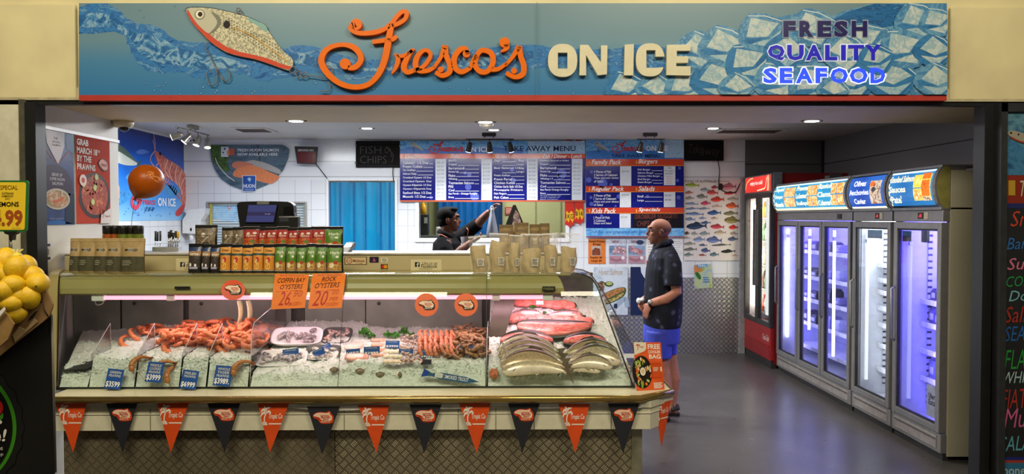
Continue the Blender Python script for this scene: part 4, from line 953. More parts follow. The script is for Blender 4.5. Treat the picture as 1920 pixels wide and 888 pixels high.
cols = [(755.5, 812, 816.5, 836.5, 305, ['Calamari  1/2 Doz', 'Prawn Cutlets', 'Sea Scallops', 'Salmon Patty', 'Crumbed Oysters 1/2 Doz', 'Crumbed Oysters  Doz', 'Oysters Kilpatrick 1/2 Doz', 'Oysters Kilpatrick Doz', 'Seafood Bites 1/2 Doz', 'Mussels 1/2 Doz']),
        (841, 898, 902.5, 922.5, 301.5, ['(RUST)', 'Snapper', 'Barramundi', 'Sweet Lip', 'Flake', 'Whiting', 'Tasmanian Salmon', 'PIG', 'Cod', 'Sea Perch - Orange Roughy', 'Dory']),
        (926.5, 983, 988, 1008, 301.5, ['Chips', '', 'Beer Battered Chips', '', 'Potato Scallops', 'Prawn Parcel', 'Chicken Kebab', 'Chicken Garlic Balls 1/2 Doz', 'Pineapple Fritters', 'Fish Fingers', 'Fish Cakes']),
        (1013, 1069, 1072, 1092, 301, ['Crumbed, Battered or Grilled', 'Snapper', 'Barramundi', 'Sweet Lip', 'Flake', 'Whiting x 3', 'Tasmanian Salmon', 'Cod', 'Sea Perch Orange Roughy', 'Dory'])]
prices = ['$8.00', '$2.50', '$3.00', '$2.80', '$12.00', '$20.00', '$13.00', '$22.00', '$5.00', '$9.00', '$3.00']
for ci, (x0, x1, c0, c1, ys_, items) in enumerate(cols):
    p.rect(c0, 297.5, c1, 375, PRB, 2)
    for i, t_ in enumerate(items):
        y = ys_+i*(7.02 if ci == 0 else 6.85); h = 4.6 if not (ci == 3 and i == 0) else 3
        if t_:
            vs, fs, asp = text_geo(t_, .015); xe = min(x1-2, x0+asp*h*1.02) if len(t_) < 18 else x1-3
            p.text(t_, x0, y-h/2, xe, y+h/2, MWH, 3, .015)
        else: xe = x0
        if ci == 2 and i < 4: p.text('Reg:' if i % 2 == 0 else 'Large:', x1-(10 if i % 2 == 0 else 15), y-h/2, x1, y+h/2, MWH, 3, .015); xe = max(xe, x0+14)
        if xe < x1-5 and t_ not in ('(RUST)', 'PIG') and not (ci == 3 and i == 0): p.rect(xe+1.5, y+h/2-1, x1-(0 if not (ci == 2 and i < 4) else 16), y+h/2-.2, MWH, 3)
        if not (t_ in ('(RUST)', 'PIG') or (ci == 3 and i == 0)): p.text(prices[(i+ci*3) % 11], c0+3, y-2, c1-4, y+2, '#8d939c', 3)
for i, t_ in enumerate(('All meals served with chips', 'and salad or vegetables with', 'lemon and tartare')): p.text(t_, 1013, 365.5+3.2*i, 1052-3*i, 367.9+3.2*i, '#c9d0ee', 3)
for x, y, r_ in ((878, 350, 6), (880, 327, 4), (872, 324, 3), (962, 338, 5), (1053, 326, 9), (1050, 330, 6), (890, 368, 8), (960, 318, 4), (808, 370, 3)): p.ellipse(x, y, r_, r_, BUB, 2)
p.build('print', o)
# square menu
o, p = flat_sign(YB-.05, R4(1098.5, 262, 1282, 444), 'menu_board', 'square blue take away menu board with family packs, burgers and salads', .03)
p.rect(1098.5, 262, 1282, 298, SKYB, 1); p.poly([(1099, 284), (1130, 280), (1160, 283), (1200, 279), (1240, 284), (1282, 280), (1282, 298), (1099, 298)], mat('#2f78c4', .3), 2); p.rect(1246, 262, 1282, 296, ICEB, 3)
mini_lure(p, 1115, 268, 18, 3); script_logo(p, 1147, 264, 1206, 287, '#cf3a34', 4); p.text('ON ICE', 1211, 273, 1252, 283, MWH, 5, .03); p.text('TAKE AWAY MENU', 1146, 289, 1237, 295.5, '#1f2a5a', 5, .01)
p.rect(1098.5, 310, 1282, 428, NAVY, 1)
for y0_, y1_, a_, b_ in ((298, 311, 'Family Pack', 'Burgers'), (348.5, 360, 'Regular Pack', 'Salads'), (389, 400, 'Kids Pack', 'Specials')):
    p.rect(1098.5, y0_, 1282, y1_, STR, 2); p.rect(1098.5, y1_-1.3, 1282, y1_, '#e9912e', 3); p.text(a_, 1109, y0_+1, 1109+len(a_)*5.1, y1_, '#fff4ea', 4, .02, .25); p.text(b_, 1196.5, y0_, 1196.5+len(b_)*5.2, y1_-2, '#fff4ea', 4, .02, .25)
    for x in (1104, 1192): p.rect(x, y0_+3, x+2.5, y0_+9, '#f2a53c', 4)
for x0, y0_, x1, y1_ in ((1162.5, 311.5, 1183.5, 348), (1244.5, 311.5, 1266, 347), (1162, 360, 1183, 388.5), (1244.5, 360, 1266, 388), (1161.5, 400.5, 1182.5, 427)): p.rect(x0, y0_, x1, y1_, PRB, 3)
for t_, x, y, w_ in (('4 Pieces of Fish', 1113.5, 319.5, 32), ('2 Serves of Calamari', 1113.5, 325.5, 44), ('Chips and your choice', 1113.5, 331.5, 46), ('of Salad', 1113.5, 337.5, 17), ('2 Pieces of Fish', 1113, 364, 32), ('1 Serve of Calamari', 1113, 370, 42), ('Chips and your choice', 1113, 376, 47), ('of Salad', 1113, 381.5, 17), ('1 Piece of Fish', 1113, 405.5, 30), ('2 Calamari', 1113, 411, 22), ('Chips and Salad', 1113, 416.5, 33),
                     ('Fish Burger', 1195.5, 316, 24), ('Salmon Burger', 1195.5, 322, 30), ('Chicken Fillet Burger', 1195.5, 328, 42), ('Beef Burger', 1195.5, 334, 24), ('Steak Burger', 1195.5, 339.5, 27), ('Small', 1195, 365.5, 11), ('Large', 1195, 373.5, 12)):
    p.text(t_, x, y, x+w_, y+4.4, MWH, 4, .012)
    if x > 1190: p.rect(x+w_+2, y+3.4, 1242, y+4.1, MWH, 4)
for t_, x, y, w_ in (('$42.00', 1166, 319.5, 13), ('$30.00', 1166, 363.5, 13), ('$15.00', 1164, 405, 12), ('All', 1252, 313, 6), ('Burgers', 1247, 318.5, 16), ('$10.00', 1247, 323.5, 14), ('$6.00', 1247, 364.5, 11), ('$9.00', 1247, 373, 11)): p.text(t_, x, y, x+w_, y+3.6, '#5f646c', 4)
p.lines(1249, 331, 1262, 4, 4, 1.2, '#d9a9a4', 4, 3)
p.rect(1186, 400.5, 1280, 427, '#17151a', 3); p.text('GROBBLER NUGGETS', 1190, 402, 1270, 410, '#8a4640', 4, 0, .2, -.02); p.text('CHIPS & SAUCE', 1194, 414, 1256, 424, '#7d433c', 4, 0, .2, -.02)
p.rect(1098.5, 427.5, 1282, 442.5, SKYB, 3); p.rect(1098.5, 442.3, 1282, 444, '#a94a60', 3); p.text('Our fish are prepared and Battered to Order', 1105, 431, 1262, 439, '#2158a8', 4, 0, .2)
for x, y, r_ in ((1104, 337, 5), (1109, 322, 3), (1130, 344, 9), (1146, 346, 3), (1108, 370, 3), (1160, 368, 4), (1109, 382, 4), (1154, 386, 2), (1274, 315, 3), (1270, 338, 3), (1272, 370, 4), (1214, 368, 3), (1128, 405, 3)): p.ellipse(x, y, r_, r_, BUB, 2)
p.build('print', o)
# unlit LED signs
def led(pts, name, label, words, cord):
    o, p = flat_sign(YB-.05, pts, name, label, .035, mat('#121111', .6, spec=.1))
    for args in words: p.text(*args)
    return o, p
o, p = led(R4(667, 264, 749, 313.5), 'led_sign', 'unlit black FISH CHIPS LED sign beside the large menu board', [('FISH', 675, 274, 715, 288, '#3c3733', 1, -.01), ('CHIPS', 675, 292, 725, 306, '#3c3733', 1, -.01)], None)
for i in range(26): p.rect(670+i*3, 267, 671+i*3, 268.5, '#3a3532', 1); p.rect(670+i*3, 309.5, 671+i*3, 311, '#3a3532', 1)
p.path([(724, 276), (730, 281), (737, 290), (736, 300), (734, 304)], 1, '#4a4038', 1); p.path([(722, 279), (726, 275), (730, 279), (728, 285), (723, 286), (722, 279)], 1, '#4a4038', 1); p.path([(731, 279), (734, 287), (733, 294)], 1, '#4a4038', 1); p.build('print', o)
b = MB()
for x, y in ((666.5, 272), (666.5, 305), (750, 273)): c = at(x, y, YB-.055); b.tube([c, c+V((0, .05, 0))], .012, CHR, 8)
b.build('standoff', o)
b = MB(); b.tube(smooth_path([tuple(at(x, y, YB-.03)) for x, y in ((737, 313.5), (736.5, 325), (738, 339))]), .006, DKM, 6); b.build('cord', o)
o, p = led(R4(1284, 263, 1357, 301), 'led_sign', 'unlit black Take away LED sign beside the square menu board', [('Take', 1291, 270, 1318, 287, '#3a332f', 1, -.01, .3), ('away', 1314, 280, 1351, 296, '#3a332f', 1, -.01, .3)], None); p.build('print', o)
b = MB(); b.tube(smooth_path([tuple(at(x, y, YB-.025)) for x, y in ((1346, 301), (1349, 320), (1348, 345), (1356, 358), (1378, 360), (1387, 345), (1396, 333))]), .006, DKM, 6)
c = at(1351, 350, YB-.025); b.box(c-V((.025, .012, .04)), c+V((.025, .012, .04)), DKM, .008); b.build('cord', o)
# red queue display
mpq, nq = planeY(YB-.16)
o = thing('queue_display', 'black number display with dark red screen beside the salmon sign', 'display', mpq(574, 309))
b = MB(); b.loft([[at(x, y, Y) for x, y in q] for Y, q in ((YB-.16, ((552, 274), (596.5, 275), (594, 308), (557, 306.5))), (YB-.02, ((556, 277), (592, 278), (591, 304), (560, 303))))], DKM, smooth=False); b.build('display_case', o)
p = Print(mpq, nq, .0012); p.poly([(558, 303.5), (592, 305.5), (592.5, 285), (557, 284)], mat('#4a0d12', .2, 0, .25), 1); p.text('SERVING NO.', 558.5, 279.5, 589, 283.5, '#c9c5c8', 1, .01); p.build('screen', o)
b = MB(); b.tube(smooth_path([tuple(at(x, y, YB-.02)) for x, y in ((592, 307), (604, 322), (616, 338))]), .006, DKM, 6); b.build('cord', o)
# salmon sign
pts = [(393, 271), (528, 271), (536, 274), (543, 280), (541, 296), (532, 318), (518, 335), (500, 347), (480, 355), (468, 357), (450, 354), (432, 347), (415, 335), (403, 318), (396, 300)][::-1]
o, p = flat_sign(YB-.03, pts, 'salmon_sign', 'half-round salmon advertising sign on the white tiles above the till screen', .012)
p.poly(pts, blotch(['#3d4f5e', '#5d7080', '#4b6272', '#2f3d48'], 9, .35, sc=(.4, 1, 2)), 1); p.poly([(394, 272), (428, 272), (432, 290), (426, 305), (432, 318), (420, 322), (408, 312), (398, 298)], blotch(['#2a3d22', '#567a3a', '#1f2d1a', '#7d9a58'], 26, .4, dist=1), 2)
p.path([(404, 296), (410, 310), (425, 328), (440, 339)], 1.6, '#c9cdc4', 3)
SAL = blotch(['#c96a45', '#e08a5c', '#d47a50'], 20, .35, dist=1.2, sc=(2.5, 1, .6))
p.poly(smooth_path([(436, 309), (440, 304), (460, 303), (475, 300), (500, 306), (525, 318), (524, 326), (505, 320), (480, 314), (455, 314), (442, 316)], 3, True), '#a9a6a4', 3)
p.poly(smooth_path([(435, 308), (442, 303), (458, 303), (476, 309), (462, 313), (448, 316), (438, 314)], 3, True), '#c77a62', 4)
p.poly(smooth_path([(437, 328), (442, 318), (455, 312), (470, 310), (485, 313), (505, 322), (524, 331), (515, 341), (505, 344), (488, 340), (462, 334), (445, 332)], 3, True), SAL, 5)
p.rect(455, 328.5, 480.5, 359, '#dfe6ee', 6); p.rect(456, 329.5, 479.5, 358, blotch(['#1f3a7a', '#2f5aa8', '#1a2f66'], 6, .3), 7); p.poly([(464, 335), (468, 332.5), (472, 335), (469, 341)], '#9cc4ea', 8); p.text('HUON', 457.5, 345, 478.5, 352, MWH, 8, .01); p.text('TASMANIA', 459, 354, 477, 356.5, '#aebfe0', 8)
p.rect(415, 275, 429, 294, '#cfd5de', 6); p.rect(429, 278, 440, 291, '#c2604a', 6); p.ellipse(422, 279, 2, 1.7, '#28334a', 7); p.ellipse(419, 286, 1.6, 1.6, '#3a4a66', 7); p.poly([(426, 284), (430, 280), (431, 290), (427, 293)], '#d9975a', 7)
p.text('FRESH HUON SALMON', 446, 278.5, 523, 284, MWH, 6, .012); p.text('NOW AVAILABLE HERE', 446, 286.5, 521, 292, MWH, 6, .012)
p.path([(483, 271), (485, 285), (488, 302)], 1.6, '#3a342f', 2)
p.build('print', o)
# fish chart
o, p = flat_sign(YB-.014, R4(1283, 336, 1388, 488), 'fish_poster', 'large pale poster chart covered in rows of coloured fish', .003, mat('#d9d0c8', .3), 'poster')
p.rect(1283, 336, 1388, 488, mat('#ded6d0', .3, var=.03, scale=2), 1); p.text('FISHES OF AUSTRALIA', 1284, 337.5, 1343, 342, '#2b2b30', 2, .005); p.lines(1345, 339, 1375, 1, 2, 1.2, '#7a7470')
fl = [(1298, 347, 27, 7.5, '#8a9a3a'), (1340, 351, 14, 6, '#8d3a44'), (1367, 350, 28, 12, '#a86a74'), (1322, 356, 19, 7.5, '#8a9096'), (1353, 352, 15, 5, '#6a6f66'), (1292, 361, 16, 6, '#a06a5a'), (1336, 361, 22, 9, '#b04a4c'), (1369, 362, 24, 6, '#b3373a'), (1293, 371.5, 17, 7, '#8a8378'), (1316, 368.5, 21, 8.5, '#78786e'), (1345, 374, 26, 9.5, '#bb3e34'), (1374, 373, 22, 7, '#9a8f84'), (1297, 382, 25, 5.5, '#7a8598'), (1323, 381, 19, 7.5, '#b5465a'), (1344, 387, 20, 6, '#b59a94'), (1373, 386, 25, 11, '#b5532f'), (1297, 391, 25, 4.5, '#6a788c'), (1320, 391, 22, 4.5, '#7a8490'), (1302, 401, 36, 6, '#66789c'), (1339, 399, 27, 8.5, '#3a5684'), (1370, 400, 28, 8, '#6e6a52'), (1294, 411, 20, 6.5, '#6f7f98'), (1317, 409, 14, 5, '#7a86a0'), (1339, 409, 13, 5, '#a88a7a'), (1373, 413, 31, 13, '#7a6e42'), (1323, 417.5, 20, 5.5, '#4a5a78'), (1306, 424, 40, 13, '#2e3c52'), (1345, 425, 27, 9, '#a8404a'), (1375, 426, 18, 8, '#b5362e'),
      (1288, 437, 10, 6, '#4a4440'), (1302, 438, 13, 7, '#8a8a86'), (1321, 438, 20, 8, '#7f868a'), (1350, 436, 24, 8, '#a89a86'), (1376, 438, 15, 7, '#9a8a80'), (1288, 446, 12, 4, '#9a948c'), (1311, 449, 23, 9, '#7d8ca8'), (1339, 450, 30, 12, '#5d6a94'), (1374, 448, 20, 8, '#4d5670'), (1293, 457, 22, 6.5, '#84847c'), (1318, 459.5, 16, 4.5, '#56606e'), (1352, 459, 38, 4, '#5a5a5a'), (1294, 467.5, 26, 6.5, '#6f6f6a'), (1323, 469.5, 18, 8.5, '#4a5878'), (1365, 471, 28, 6.5, '#33302e'), (1291, 477.5, 18, 7, '#6f7a74'), (1317, 478, 15, 4, '#8a5048'), (1339, 477, 18, 7.5, '#5a6f74'), (1378, 479, 12, 4, '#b5968a')]
for i, (x, y, L, h, c) in enumerate(fl): p.fish(x, y, L, h, c, 2, -1, shade(c, 1.35), rot=-.05 if i % 3 else .03)
p.build('print', o)
# paper notices under the square menu
o, p = flat_sign(YB-.006, R4(1103, 447.5, 1135, 494), 'price_notice', 'orange paper price notice with a dark square picture under the menu', .002, None, 'notice')
p.rect(1103, 447.5, 1135, 494, mat('#d9772e', .5, var=.03), 1); p.text('Sweet Potato', 1104, 450, 1134, 454, '#2a1a10', 2, .02); p.text('Fries', 1112, 455.5, 1126, 460, '#2a1a10', 2, .02); p.rect(1109, 461, 1127, 479, '#b9a89c', 2); p.poly([(1110, 478), (1126, 478), (1125, 466), (1116, 464), (1110, 469)], blotch(['#4a241a', '#8a4a30', '#2f1812'], 40), 3); p.text('Regular $6', 1107, 480.5, 1129, 485, '#2a1a10', 2, .02); p.text('Large $8', 1109, 486.5, 1128, 491, '#2a1a10', 2, .02); p.build('print', o)
PINKS = blotch(['#b98a94', '#d9b3b8', '#96606e', '#c99aa4'], 18, .4)
for x0, x1, nm, lb in ((1142, 1174, 'a', 'poster of round pink fish cakes under the square menu'), (1178, 1209, 'b', 'poster of long pink fish sticks under the square menu')):
    o, p = flat_sign(YB-.006, R4(x0, 447, x1, 493), 'product_poster', lb, .002, None, 'poster')
    p.rect(x0, 447, x1, 493, mat('#c9ced9', .4), 1); p.rect(x0, 460, x1, 478, blotch(['#5d7aa0', '#8fa8c4', '#43608c'], 9, .4), 2)
    p.text('Seafood', x0+5, 449, x0+18, 455, '#8a4a5a', 3, .01, .2)
    if nm == 'a':
        for x, y in ((x0+13, 466), (x0+20, 465), (x0+27, 467), (x0+10, 472), (x0+19, 473), (x0+28, 474)): p.ellipse(x, y, 4.2, 4.2, PINKS, 3); p.ellipse(x-1, y-1, 1.8, 1.6, '#dcc0c6', 4)
    else:
        p.path([(x0+2, 463), (x0+28, 472)], 6, PINKS, 3, 0); p.path([(x0+3, 468), (x0+25, 476)], 5, PINKS, 4, 0); p.ellipse(x1-9, 454, 7, 4.5, '#3a4a6a', 3)
    p.rect(x0, 479, x1, 493, '#b98f9c', 3); p.path([(x0+2, 484), (x0+14, 488), (x1-6, 484)], 5, '#a0707c', 4); p.ellipse(x1-6, 483, 3.2, 3.4, '#e4dfe4', 5); p.build('print', o)
o, p = flat_sign(YB-.006, R4(1212, 447, 1250, 497), 'product_poster', 'white leaflet largely hidden behind the customer in the dark shirt', .002, None, 'poster'); p.lines(1215, 452, 1245, 8, 5, 1.5, '#b9a9a9', 1, 2); p.rect(1212, 488, 1222, 497, '#c9532e', 1); p.build('print', o)
o, p = flat_sign(YB-.006, R4(1256, 447, 1281, 490), 'price_notice', 'white typed notice beside the fish chart, behind the customer', .002, None, 'notice'); p.lines(1258, 452, 1279, 10, 3.6, 1, '#a9a9ae', 1, 5); p.build('print', o)
o, p = flat_sign(YB-.02, R4(1113, 500, 1177, 590), 'salmon_poster', 'pale blue poster of a dressed baked salmon on the tread plate', .003, None, 'poster')
p.rect(1113, 500, 1177, 590, blotch(['#b4c2d0', '#cfd8e0', '#9fb0c0'], 4, .4), 1); p.text('Huon Salmon', 1122, 504, 1167, 515, '#b59a72', 2, 0, .35)
p.poly(smooth_path([(1124, 566), (1130, 552), (1150, 542), (1170, 538), (1174, 545), (1168, 556), (1150, 566), (1132, 571)], 3, True), '#4c5a34', 2); p.poly(smooth_path([(1126, 562), (1132, 551), (1150, 543), (1168, 539), (1170, 544), (1150, 554), (1134, 562)], 3, True), blotch(['#a8623a', '#c98a52', '#7a5a34', '#d9a868'], 30), 3); p.poly(smooth_path([(1128, 566), (1150, 558), (1168, 548), (1166, 555), (1150, 564), (1133, 569)], 3, True), blotch(['#6a8a3a', '#c9c97a', '#8a4a2e', '#3f5a24'], 45), 4)
p.ellipse(1142, 532, 8, 5, '#3e4a30', 2); p.ellipse(1142, 531, 6, 3.4, '#a8b46a', 3); p.poly([(1120, 530), (1128, 526), (1136, 530), (1132, 544), (1124, 546)], blotch(['#2a2620', '#6a4a30', '#c9bfa8'], 40), 2); p.path([(1145, 585), (1158, 570), (1172, 560), (1176, 575)], 9, '#9fb0c2', 2); p.rect(1151, 569, 1157, 577, '#28364a', 5); p.lines(1125, 583, 1165, 1, 3, 1.5, '#7a8a9c', 3); p.build('print', o)
o, p = flat_sign(YB-.02, R4(1182, 500, 1216, 590), 'navy_poster', 'dark navy poster with white curved corner behind the customer', .003, None, 'poster'); p.rect(1182, 500, 1216, 590, '#222d54', 1); p.poly([(1201, 500), (1216, 500), (1216, 528), (1207, 519), (1202, 510)], '#d4dae4', 2); p.build('print', o)
o, p = flat_sign(YB-.02, [(1302, 541), (1336, 539), (1334, 494), (1301, 496)], 'fish_leaflet', 'small green and blue leaflet with a fish hung below the fish chart', .002, None, 'leaflet')
p.poly([(1302, 541), (1336, 539), (1334, 494), (1301, 496)], blotch(['#7aa04a', '#b9c48a', '#9ab4c4', '#5d8a3a'], 6, .4), 1); p.poly([(1302, 512), (1318, 508), (1310, 497), (1301, 498)], '#c9824a', 2); p.poly([(1307, 502), (1326, 500), (1326, 494.5), (1307, 496)], '#3f8fc4', 2); p.text('FISHING', 1309, 496, 1324, 500, '#e4eef4', 3, .01); p.poly(smooth_path([(1303, 512), (1308, 510), (1313, 516), (1314, 523), (1308, 521)], 3, True), '#2f6a34', 3); p.lines(1318, 519, 1332, 3, 4, 2, '#4a7fb4', 3); p.build('print', o)
# flame shaped price stars on the hatch frame
for i, (x0, y0_, lb) in enumerate(((1059, 391, 'lower of the two red and yellow flame price cards by the hatch'), (1077, 386, 'upper of the two red and yellow flame price cards by the hatch'))):
    o, p = flat_sign(YB-.03, [(x0, y0_+30), (x0+6, y0_+32), (x0+10, y0_+36), (x0+14, y0_+31), (x0+18, y0_+30), (x0+17, y0_+2), (x0+8, y0), (x0, y0_+1)], 'price_card', lb, .002, mat('#b52c20', .5), 'card')
    p.poly([(x0, y0_+30), (x0+6, y0_+28), (x0+12, y0_+30), (x0+18, y0_+29), (x0+17, y0_+2), (x0+8, y0), (x0, y0_+1)], '#c93224', 1); p.poly([(x0+1, y0_+26), (x0+4, y0_+20), (x0+7, y0_+26), (x0+10, y0_+18), (x0+14, y0_+26), (x0+17, y0_+20), (x0+16, y0_+8), (x0+12, y0_+4), (x0+8, y0_+9), (x0+3, y0_+4)], '#e8b32a', 2); p.text('1KG' if i == 0 else '$16', x0+2, y0_+10, x0+16, y0_+19, '#20160e', 3, .01); p.build('print', o)
# ================================================================== SIDE WALL POSTERS AND MURAL
class SideP(Print):
    """printed sheet on a wall facing +X: u = depth, v = height (metres)"""
def side_sheet(X, u0, u1, v0, v1, name, label, cat='poster'):
    b = MB(); b.box((X+.001, u0, v0), (X+.004, u1, v1), mat('#d9d5cc', .4)); o = tag(b.build(name), label, cat)
    s = SideP(lambda u, v: V((X+.0042, u, v)), (1, 0, 0), .0009)
    def tx(t_, a, c, z0, z1, col, k=3, bold=.01, sh=0):
        vs, fs, _ = text_geo(t_, bold, sh); s.b.add([s.pt(a+q*(c-a), z0+r_*(z1-z0), k) for q, r_ in vs], fs, s.mt(col))
    s.tx = tx; return o, s
o, s = side_sheet(XLF, 4.61, 5.015, 1.655, 2.252, 'salmon_poster', 'dark blue salmon poster on the side wall beside the black post')
a, c, z0, z1 = 4.61, 5.015, 1.655, 2.252
s.poly([(a, z0), (c, z0), (c, z1), (a, z1)], blotch(['#1c2a5a', '#2a3f78', '#162048', '#3c568a'], 5, .4), 1)
s.poly([(4.71, 2.252), (4.91, 2.252), (4.905, 2.16), (4.87, 2.09), (4.835, 2.045), (4.79, 2.09), (4.72, 2.17)], '#b9b4bc', 3); s.path([(a, 2.12), (4.69, 2.14), (4.83, 2.05), (4.95, 2.13), (c, 2.10)], .008, '#7a3a4a', 2)
s.poly([(a, 2.13), (4.69, 2.16), (4.72, 2.252), (a, 2.252)], '#28507a', 2); s.poly([(4.92, 2.252), (c, 2.252), (c, 2.12), (4.93, 2.15)], '#2f5a84', 2)
s.poly([(4.8+.19*cos(q), 1.91+.13*sin(q)) for q in [i*pi/14 for i in range(28)]], '#2e1a38', 2)
for t_, u0, u1, z in (('SERVE UP', 4.765, 4.88, 1.965), ('SOME HUON', 4.745, 4.905, 1.937), ('SALMON', 4.77, 4.885, 1.909)): s.tx(t_, u0, u1, z, z+.02, '#c4c2cc')
s.poly([(4.82+.14*cos(q), 1.82+.068*sin(q)) for q in [i*pi/16 for i in range(32)]], '#b5ac98', 4); s.poly([(4.82+.12*cos(q), 1.82+.055*sin(q)) for q in [i*pi/16 for i in range(32)]], blotch(['#3f4a24', '#8a8a5a', '#b97a52', '#c9c0a8', '#2f3a1c'], 22, .4, dist=1), 5)
s.poly(smooth_path([(4.77, 1.795), (4.83, 1.80), (4.9, 1.83), (4.88, 1.835), (4.82, 1.818), (4.78, 1.81)], 3, True), '#c0643c', 6)
s.poly([(4.63, 1.66), (4.82, 1.69), (5.0, 1.66), (5.0, 1.656), (4.63, 1.656)], '#1f5a9a', 2); s.poly([(4.91, 1.66), (c, 1.66), (c, 1.86), (4.91, 1.86)], '#12243a', 2)
for t_, z, h in (('THE', 2.2, .014), ('ORIGINAL', 2.178, .013), ('SALMON', 2.158, .013)): s.tx(t_, 4.775 if t_ != 'THE' else 4.79, 4.865 if t_ != 'THE' else 4.835, z, z+h, '#7d7a86')
s.tx('HUON TASMANIA', 4.74, 4.89, 1.69, 1.70, '#8a94b4'); s.build('print', o)
o, s = side_sheet(XLF, 5.035, 5.47, 1.66, 2.262, 'prawn_poster', 'red prawn promotion poster on the side wall')
a, c, z0, z1 = 5.035, 5.47, 1.66, 2.262
s.poly([(a, z0), (c, z0), (c, z1), (a, z1)], mat('#b04536', .75, var=.03, spec=.05), 1)
for t_, u0, u1, z in (('GRAB', 5.05, 5.19, 2.19), ('MARCH 18', 5.05, 5.30, 2.135), ('BY THE', 5.05, 5.225, 2.08), ('PRAWNS', 5.05, 5.275, 2.025)): s.tx(t_, u0, u1, z, z+.043, '#d9c9ba', 3, .03)
s.tx('TH', 5.305, 5.335, 2.158, 2.175, '#d9c9ba', 3, .02)
s.poly([(5.265+.205*cos(q)*(1 if sin(q) < 0 else .95), 1.855+.16*sin(q)) for q in [i*pi/18 for i in range(36)]], '#382e30', 2)
PRW = blotch(['#8a3426', '#b5523a', '#6a2a22', '#c46a4a', '#a0402e'], 18, .4, dist=2, lo=.35, hi=.65)
s.poly([(5.265+.17*cos(q), 1.855+.135*sin(q)) for q in [i*pi/18 for i in range(36)]], PRW, 3)
rnd = random.Random(3)
for i in range(26):
    u = 5.265+rnd.uniform(-.13, .13); v = 1.855+rnd.uniform(-.11, .11); q = rnd.uniform(0, 6)
    s.path([(u, v), (u+.03*cos(q), v+.03*sin(q)), (u+.045*cos(q+.9), v+.045*sin(q+.9))], .016, rnd.choice(['#bf5a3e', '#a8432f', '#c9704e']), 4)
for u, v in ((5.12, 1.93), (5.26, 1.91), (5.23, 1.81), (5.28, 1.985)): s.poly([(u+.026*cos(q), v+.024*sin(q)) for q in [i*pi/8 for i in range(16)]], '#a8a85a', 7); s.poly([(u+.018*cos(q), v+.016*sin(q)) for q in [i*pi/8 for i in range(16)]], '#c4c48a', 8)
s.poly([(5.11+.043*cos(q), 1.955+.04*sin(q)) for q in [i*pi/10 for i in range(20)]], '#d9c4b8', 9); s.poly([(5.11+.02*cos(q), 1.955+.018*sin(q)) for q in [i*pi/8 for i in range(16)]], '#b5402e', 10)
s.poly([(5.32, 1.66), (5.47, 1.66), (5.47, 1.775), (5.40, 1.75), (5.33, 1.72)], '#c9c0b8', 10); s.tx('Tropic Co', 5.375, 5.45, 1.70, 1.722, '#a03a36', 11); s.path([(5.35, 1.70), (5.358, 1.72), (5.35, 1.735)], .006, '#a03a36', 11); s.path([(5.335, 1.735), (5.352, 1.728), (5.37, 1.738)], .006, '#a03a36', 11)
s.poly(smooth_path([(5.31, 2.085), (5.36, 2.12), (5.43, 2.10), (5.44, 2.05), (5.39, 2.03), (5.34, 2.05)], 3, True), '#3a2622', 5); s.poly(smooth_path([(5.315, 2.088), (5.36, 2.115), (5.42, 2.095), (5.43, 2.055), (5.39, 2.04), (5.345, 2.06)], 3, True), '#c98a7a', 6); s.tx('PRAWN DAY', 5.345, 5.425, 2.065, 2.085, '#8a2f26', 7); s.build('print', o)
# prawn mural
u0, u1, v0, v1 = 7.15, 9.29, 1.667, 2.645
o, s = side_sheet(XL, u0, u1, v0, v1, 'prawn_mural', 'big blue undersea wall panel with a red prawn on the inner side wall', 'mural')
t = NT('mural_print'); c_ = t.n('TexCoord'); sx = t.n('SeparateXYZ'); t.l(c_.outputs['Object'], sx.inputs[0]); g = t.n('MapRange'); t.l(sx.outputs[2], g.inputs[0]); g.inputs[1].default_value = 1.667; g.inputs[2].default_value = 2.65
g.inputs[1].default_value = 0; g.inputs[2].default_value = .98
nn = t.noise(2.2, 3); fac = t.math('ADD', g.outputs[0], t.math('MULTIPLY', t.math('SUBTRACT', nn, .5), .25))
t.set(.3, 0, .4, t.ramp(fac, [(.02, '#8cc4ee'), (.25, '#3a9aee'), (.5, '#0f78ea'), (.75, '#1650b8'), (1, '#1c2f7c')]))
s.poly([(u0, v0), (u1, v0), (u1, v1), (u0, v1)], t.m, 1)
def mu(x, y): q = atX(x, y, XL); return (q.y, q.z)
M_ = lambda pts: [mu(x, y) for x, y in pts]
PS_ = lambda pts, k=3: M_(smooth_path(pts, k, True))
s.poly(PS_([(205, 268), (225, 272), (240, 285), (253, 300), (259, 307), (250, 310), (232, 309), (215, 303), (205, 300)]), '#dfe6dc', 2); s.poly(PS_([(205, 268), (225, 272), (240, 285), (253, 300), (259, 307), (240, 295), (222, 284), (205, 280)]), '#5a6f66', 3); s.poly(M_([(255, 308), (259, 303), (265, 297), (262, 306), (262, 315), (258, 311)]), '#4a6068', 3)
LB = mat('#5a86e0', .3, var=.02)
s.poly(PS_([(254, 285), (262, 280), (272, 281), (276, 285), (270, 288), (260, 289)]), LB, 2); s.poly(M_([(274, 285), (278, 281), (277, 289)]), LB, 2); s.poly(PS_([(235, 332), (240, 326), (246, 327), (246, 337), (238, 336)]), '#6ab4f0', 2)
PR_ = blotch(['#c0564c', '#e08a78', '#b0443e', '#f0b09c'], 9, .35, dist=1.4)
s.poly(PS_([(289, 282), (297, 286), (303, 290), (313, 298), (322, 303), (336, 312), (344, 322), (349, 336), (349, 360), (347, 380), (344, 392), (340, 388), (339, 370), (335, 352), (325, 341), (312, 333), (304, 324), (296, 308), (291, 296)]), PR_, 3)
